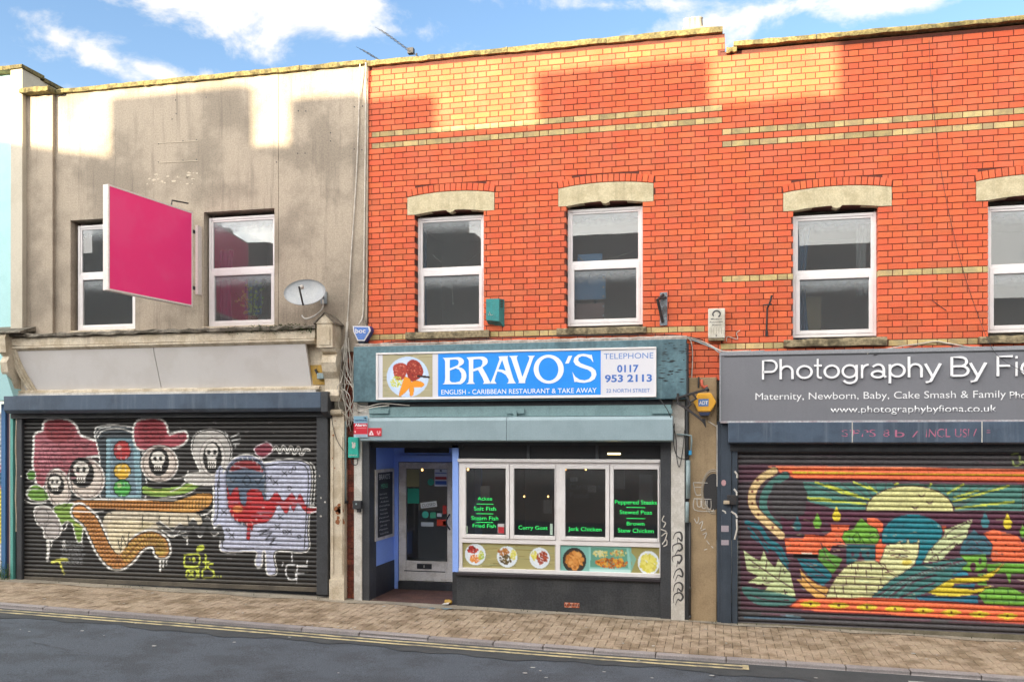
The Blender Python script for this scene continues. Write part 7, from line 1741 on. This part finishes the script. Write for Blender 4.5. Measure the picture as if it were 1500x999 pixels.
# house plant on the sill of the grey house
pl = thing('potted_plant', 'leafy green plant in a terracotta pot behind the grey house window', 'plant', (A2['x0'] + .62, .28, A2['fz0'] + .05))
bx_, bz_ = A2['x0'] + .66, A2['fz0'] + .06
MB().tube([(bx_, .28, bz_), (bx_, .28, bz_ + .1), (bx_, .28, bz_ + .12)], [.07, .10, .105], 10).build('pot', G('terracotta', (.4, .15, .07)), pl, True)
ms = MB(); ml = MB()
for i in range(9):
    tip = Vector((bx_ + random.uniform(-.3, .38), .27 + random.uniform(-.05, .08), bz_ + random.uniform(.15, .8))); base_ = Vector((bx_, .28, bz_ + .1)); ms.tube([base_, base_.lerp(tip, .5) + Vector((0, 0, .06)), tip], .006, 4)
    for j in range(9):
        c_ = base_.lerp(tip, random.uniform(.35, 1.05)) + Vector((random.gauss(0, .04), random.gauss(0, .03), random.gauss(0, .04))); l = random.uniform(.04, .08); u = Vector((random.gauss(0, 1), random.gauss(0, .4), random.gauss(0, .7))).normalized(); w = u.cross(Vector((0, 1, .2))).normalized() * l * .35
        ml.face([c_, c_ + u * l * .5 + w, c_ + u * l, c_ + u * l * .5 - w])
ms.build('stem', G('stem_green', (.06, .09, .03)), pl); ml.build('foliage', G('plant_leaf', (.30, .50, .12), .5, (.5, .6, .25), .6, 14, .2, 60, 0), pl, kind='stuff')
# ================================================================= the other side of the street (mirrored in the panes, shades the wall)
M_opp = G('opposite_brick', (.46, .34, .27), .9, (.26, .20, .16), .6, 3, .3, 25, .3)
M_oppr = G('opposite_render', (.44, .36, .30), .9, (.28, .24, .2), .5, 2, .1, 20, .2)
M_slateroof = G('roof_slate', (.09, .09, .10), .8, bump=.2)
YO = -15.0
def sx(px): return ax(px) - SUN_K * 15
dz_ = SUN_Z * 15
prof = [(-60, 25, 7.61), (25, 160, 7.14), (160, 372, 8.14), (372, 422, 7.17), (422, 536, 7.86), (536, 640, 7.74), (640, 785, 7.20), (785, 1040, 7.93), (1040, 1225, 7.27), (1225, 1700, 8.03)]
edges = [-34, -27.5, sx(25), sx(372), sx(640), sx(1040), sx(1560)]
names = ['soot-darkened brick house', 'narrow brick house', 'brown brick house with two wide stacks', 'plain brick house with low parapet', 'brick house under a broad stack', 'tall brick house']
for i in range(len(edges) - 1):
    a, b = edges[i], edges[i + 1]; h = 7.14 + dz_ if i > 1 else 7.5 + dz_
    t = thing('terraced_house', f'{names[i]} across the street, mirrored in the upper windows', 'house', ((a + b) / 2, YO, 0), 'houses across the street')
    MB().box(a, b - .003, YO - 7, YO, -.3, h).build('wall', M_opp if i % 2 == 0 else M_oppr, t)
    n = max(1, int((b - a) / 2.2))
    for k in range(n):
        for z in (1.2, 4.6):
            x = a + (k + .5) * (b - a) / n; f_ = MB().box(x - .5, x + .5, YO, YO + .03, z, z + 1.6).build('window', M_upvc, t); MB().box(x - .42, x + .42, YO + .03, YO + .035, z + .08, z + .76).box(x - .42, x + .42, YO + .03, YO + .035, z + .84, z + 1.52).build('pane', G('dark_pane', (.02, .02, .025), .1, bump=0), f_)
    for (p0, p1, z) in prof:
        u, v_ = max(sx(p0), a), min(sx(p1), b)
        if v_ - u > .2 and z + dz_ > h + .02: MB().box(u, v_ - .24, YO - .3, YO - .001, h, z + dz_).build('chimney_stack', M_opp, t)
lo = edges[-1]
t = thing('terraced_house', 'low shop building across the street, mirrored in the right windows', 'house', (lo + 4, YO, 0), 'houses across the street')
MB().box(lo, 2.5, YO - 7, YO, -.3, 9.0).box(2.5, 6.5, YO - 7, YO, -.3, 8.35).box(6.5, 30, YO - 7, YO, -.3, 6.6).build('wall', M_opp, t)

# blind cord and bead chains hanging inside the brick-house windows
for (w, par, cpx) in ((B1, w1, 663), (B2, w2, 900)):
    pts = [at(635 if par is w1 else 846, 374, .25), at(650 if par is w1 else 862, 387, .25), at(672 if par is w1 else 890, 391 if par is w1 else 380, .25), at(700 if par is w1 else 930, 372 if par is w1 else 368, .25)]
    MB().tube(smooth_path([(p[0], .25, p[1]) for p in pts], 6), .006, 4).build('bead_chain', M_cable, par)
p, q = at(663, 406, .25), at(663, 443, .25); MB().tube([(p[0], .25, p[1]), (q[0], .25, q[1])], [.004, .004], 4).tube([(q[0], .25, q[1]), (q[0], .25, q[1] - .03)], .012, 5).build('blind_cord', M_cable, w1)
for i in range(5): p = at(884 , 405 + i * 14, .24); MB().box(p[0] - .012, p[0] + .012, .235, .245, p[1] - .03, p[1] + .0).build('drape_clip', M_curtw, w2)

# blue and rosy panels stand in for a reflection in the second brick-house window
p, q = at(838, 400, .3), at(887, 438, .3); MB().box(p[0], q[0], .30, .31, q[1], p[1]).build('reflection_panel', G('blue_reflection', (.22, .42, .72), .8, bump=0), w2)
p, q = at(838, 446, .3), at(885, 470, .3); MB().box(p[0], q[0], .30, .31, q[1], p[1]).build('lower_reflection_panel', G('rosy_reflection', (.40, .26, .25), .8, bump=0), w2)
p, q = at(846, 373, .3), at(882, 386, .3); MB().box(p[0], q[0], .30, .31, q[1], p[1]).build('reflection_panel', G('blue_reflection', (.22, .42, .72)), w2)
curtain(w1, B1['x0'] + .03, B1['x0'] + .10, B1['fz0'], B1['fz1'], .26, M_curtb, .2)
p, q = at(320, 405, .2), at(330, 470, .2); curtain(A2['win'], p[0], q[0] + .12, A2['fz0'] + .05, A2['fz0'] + 1.25, .24, G('plum_curtain', (.16, .06, .16), .9, bump=0), .2)
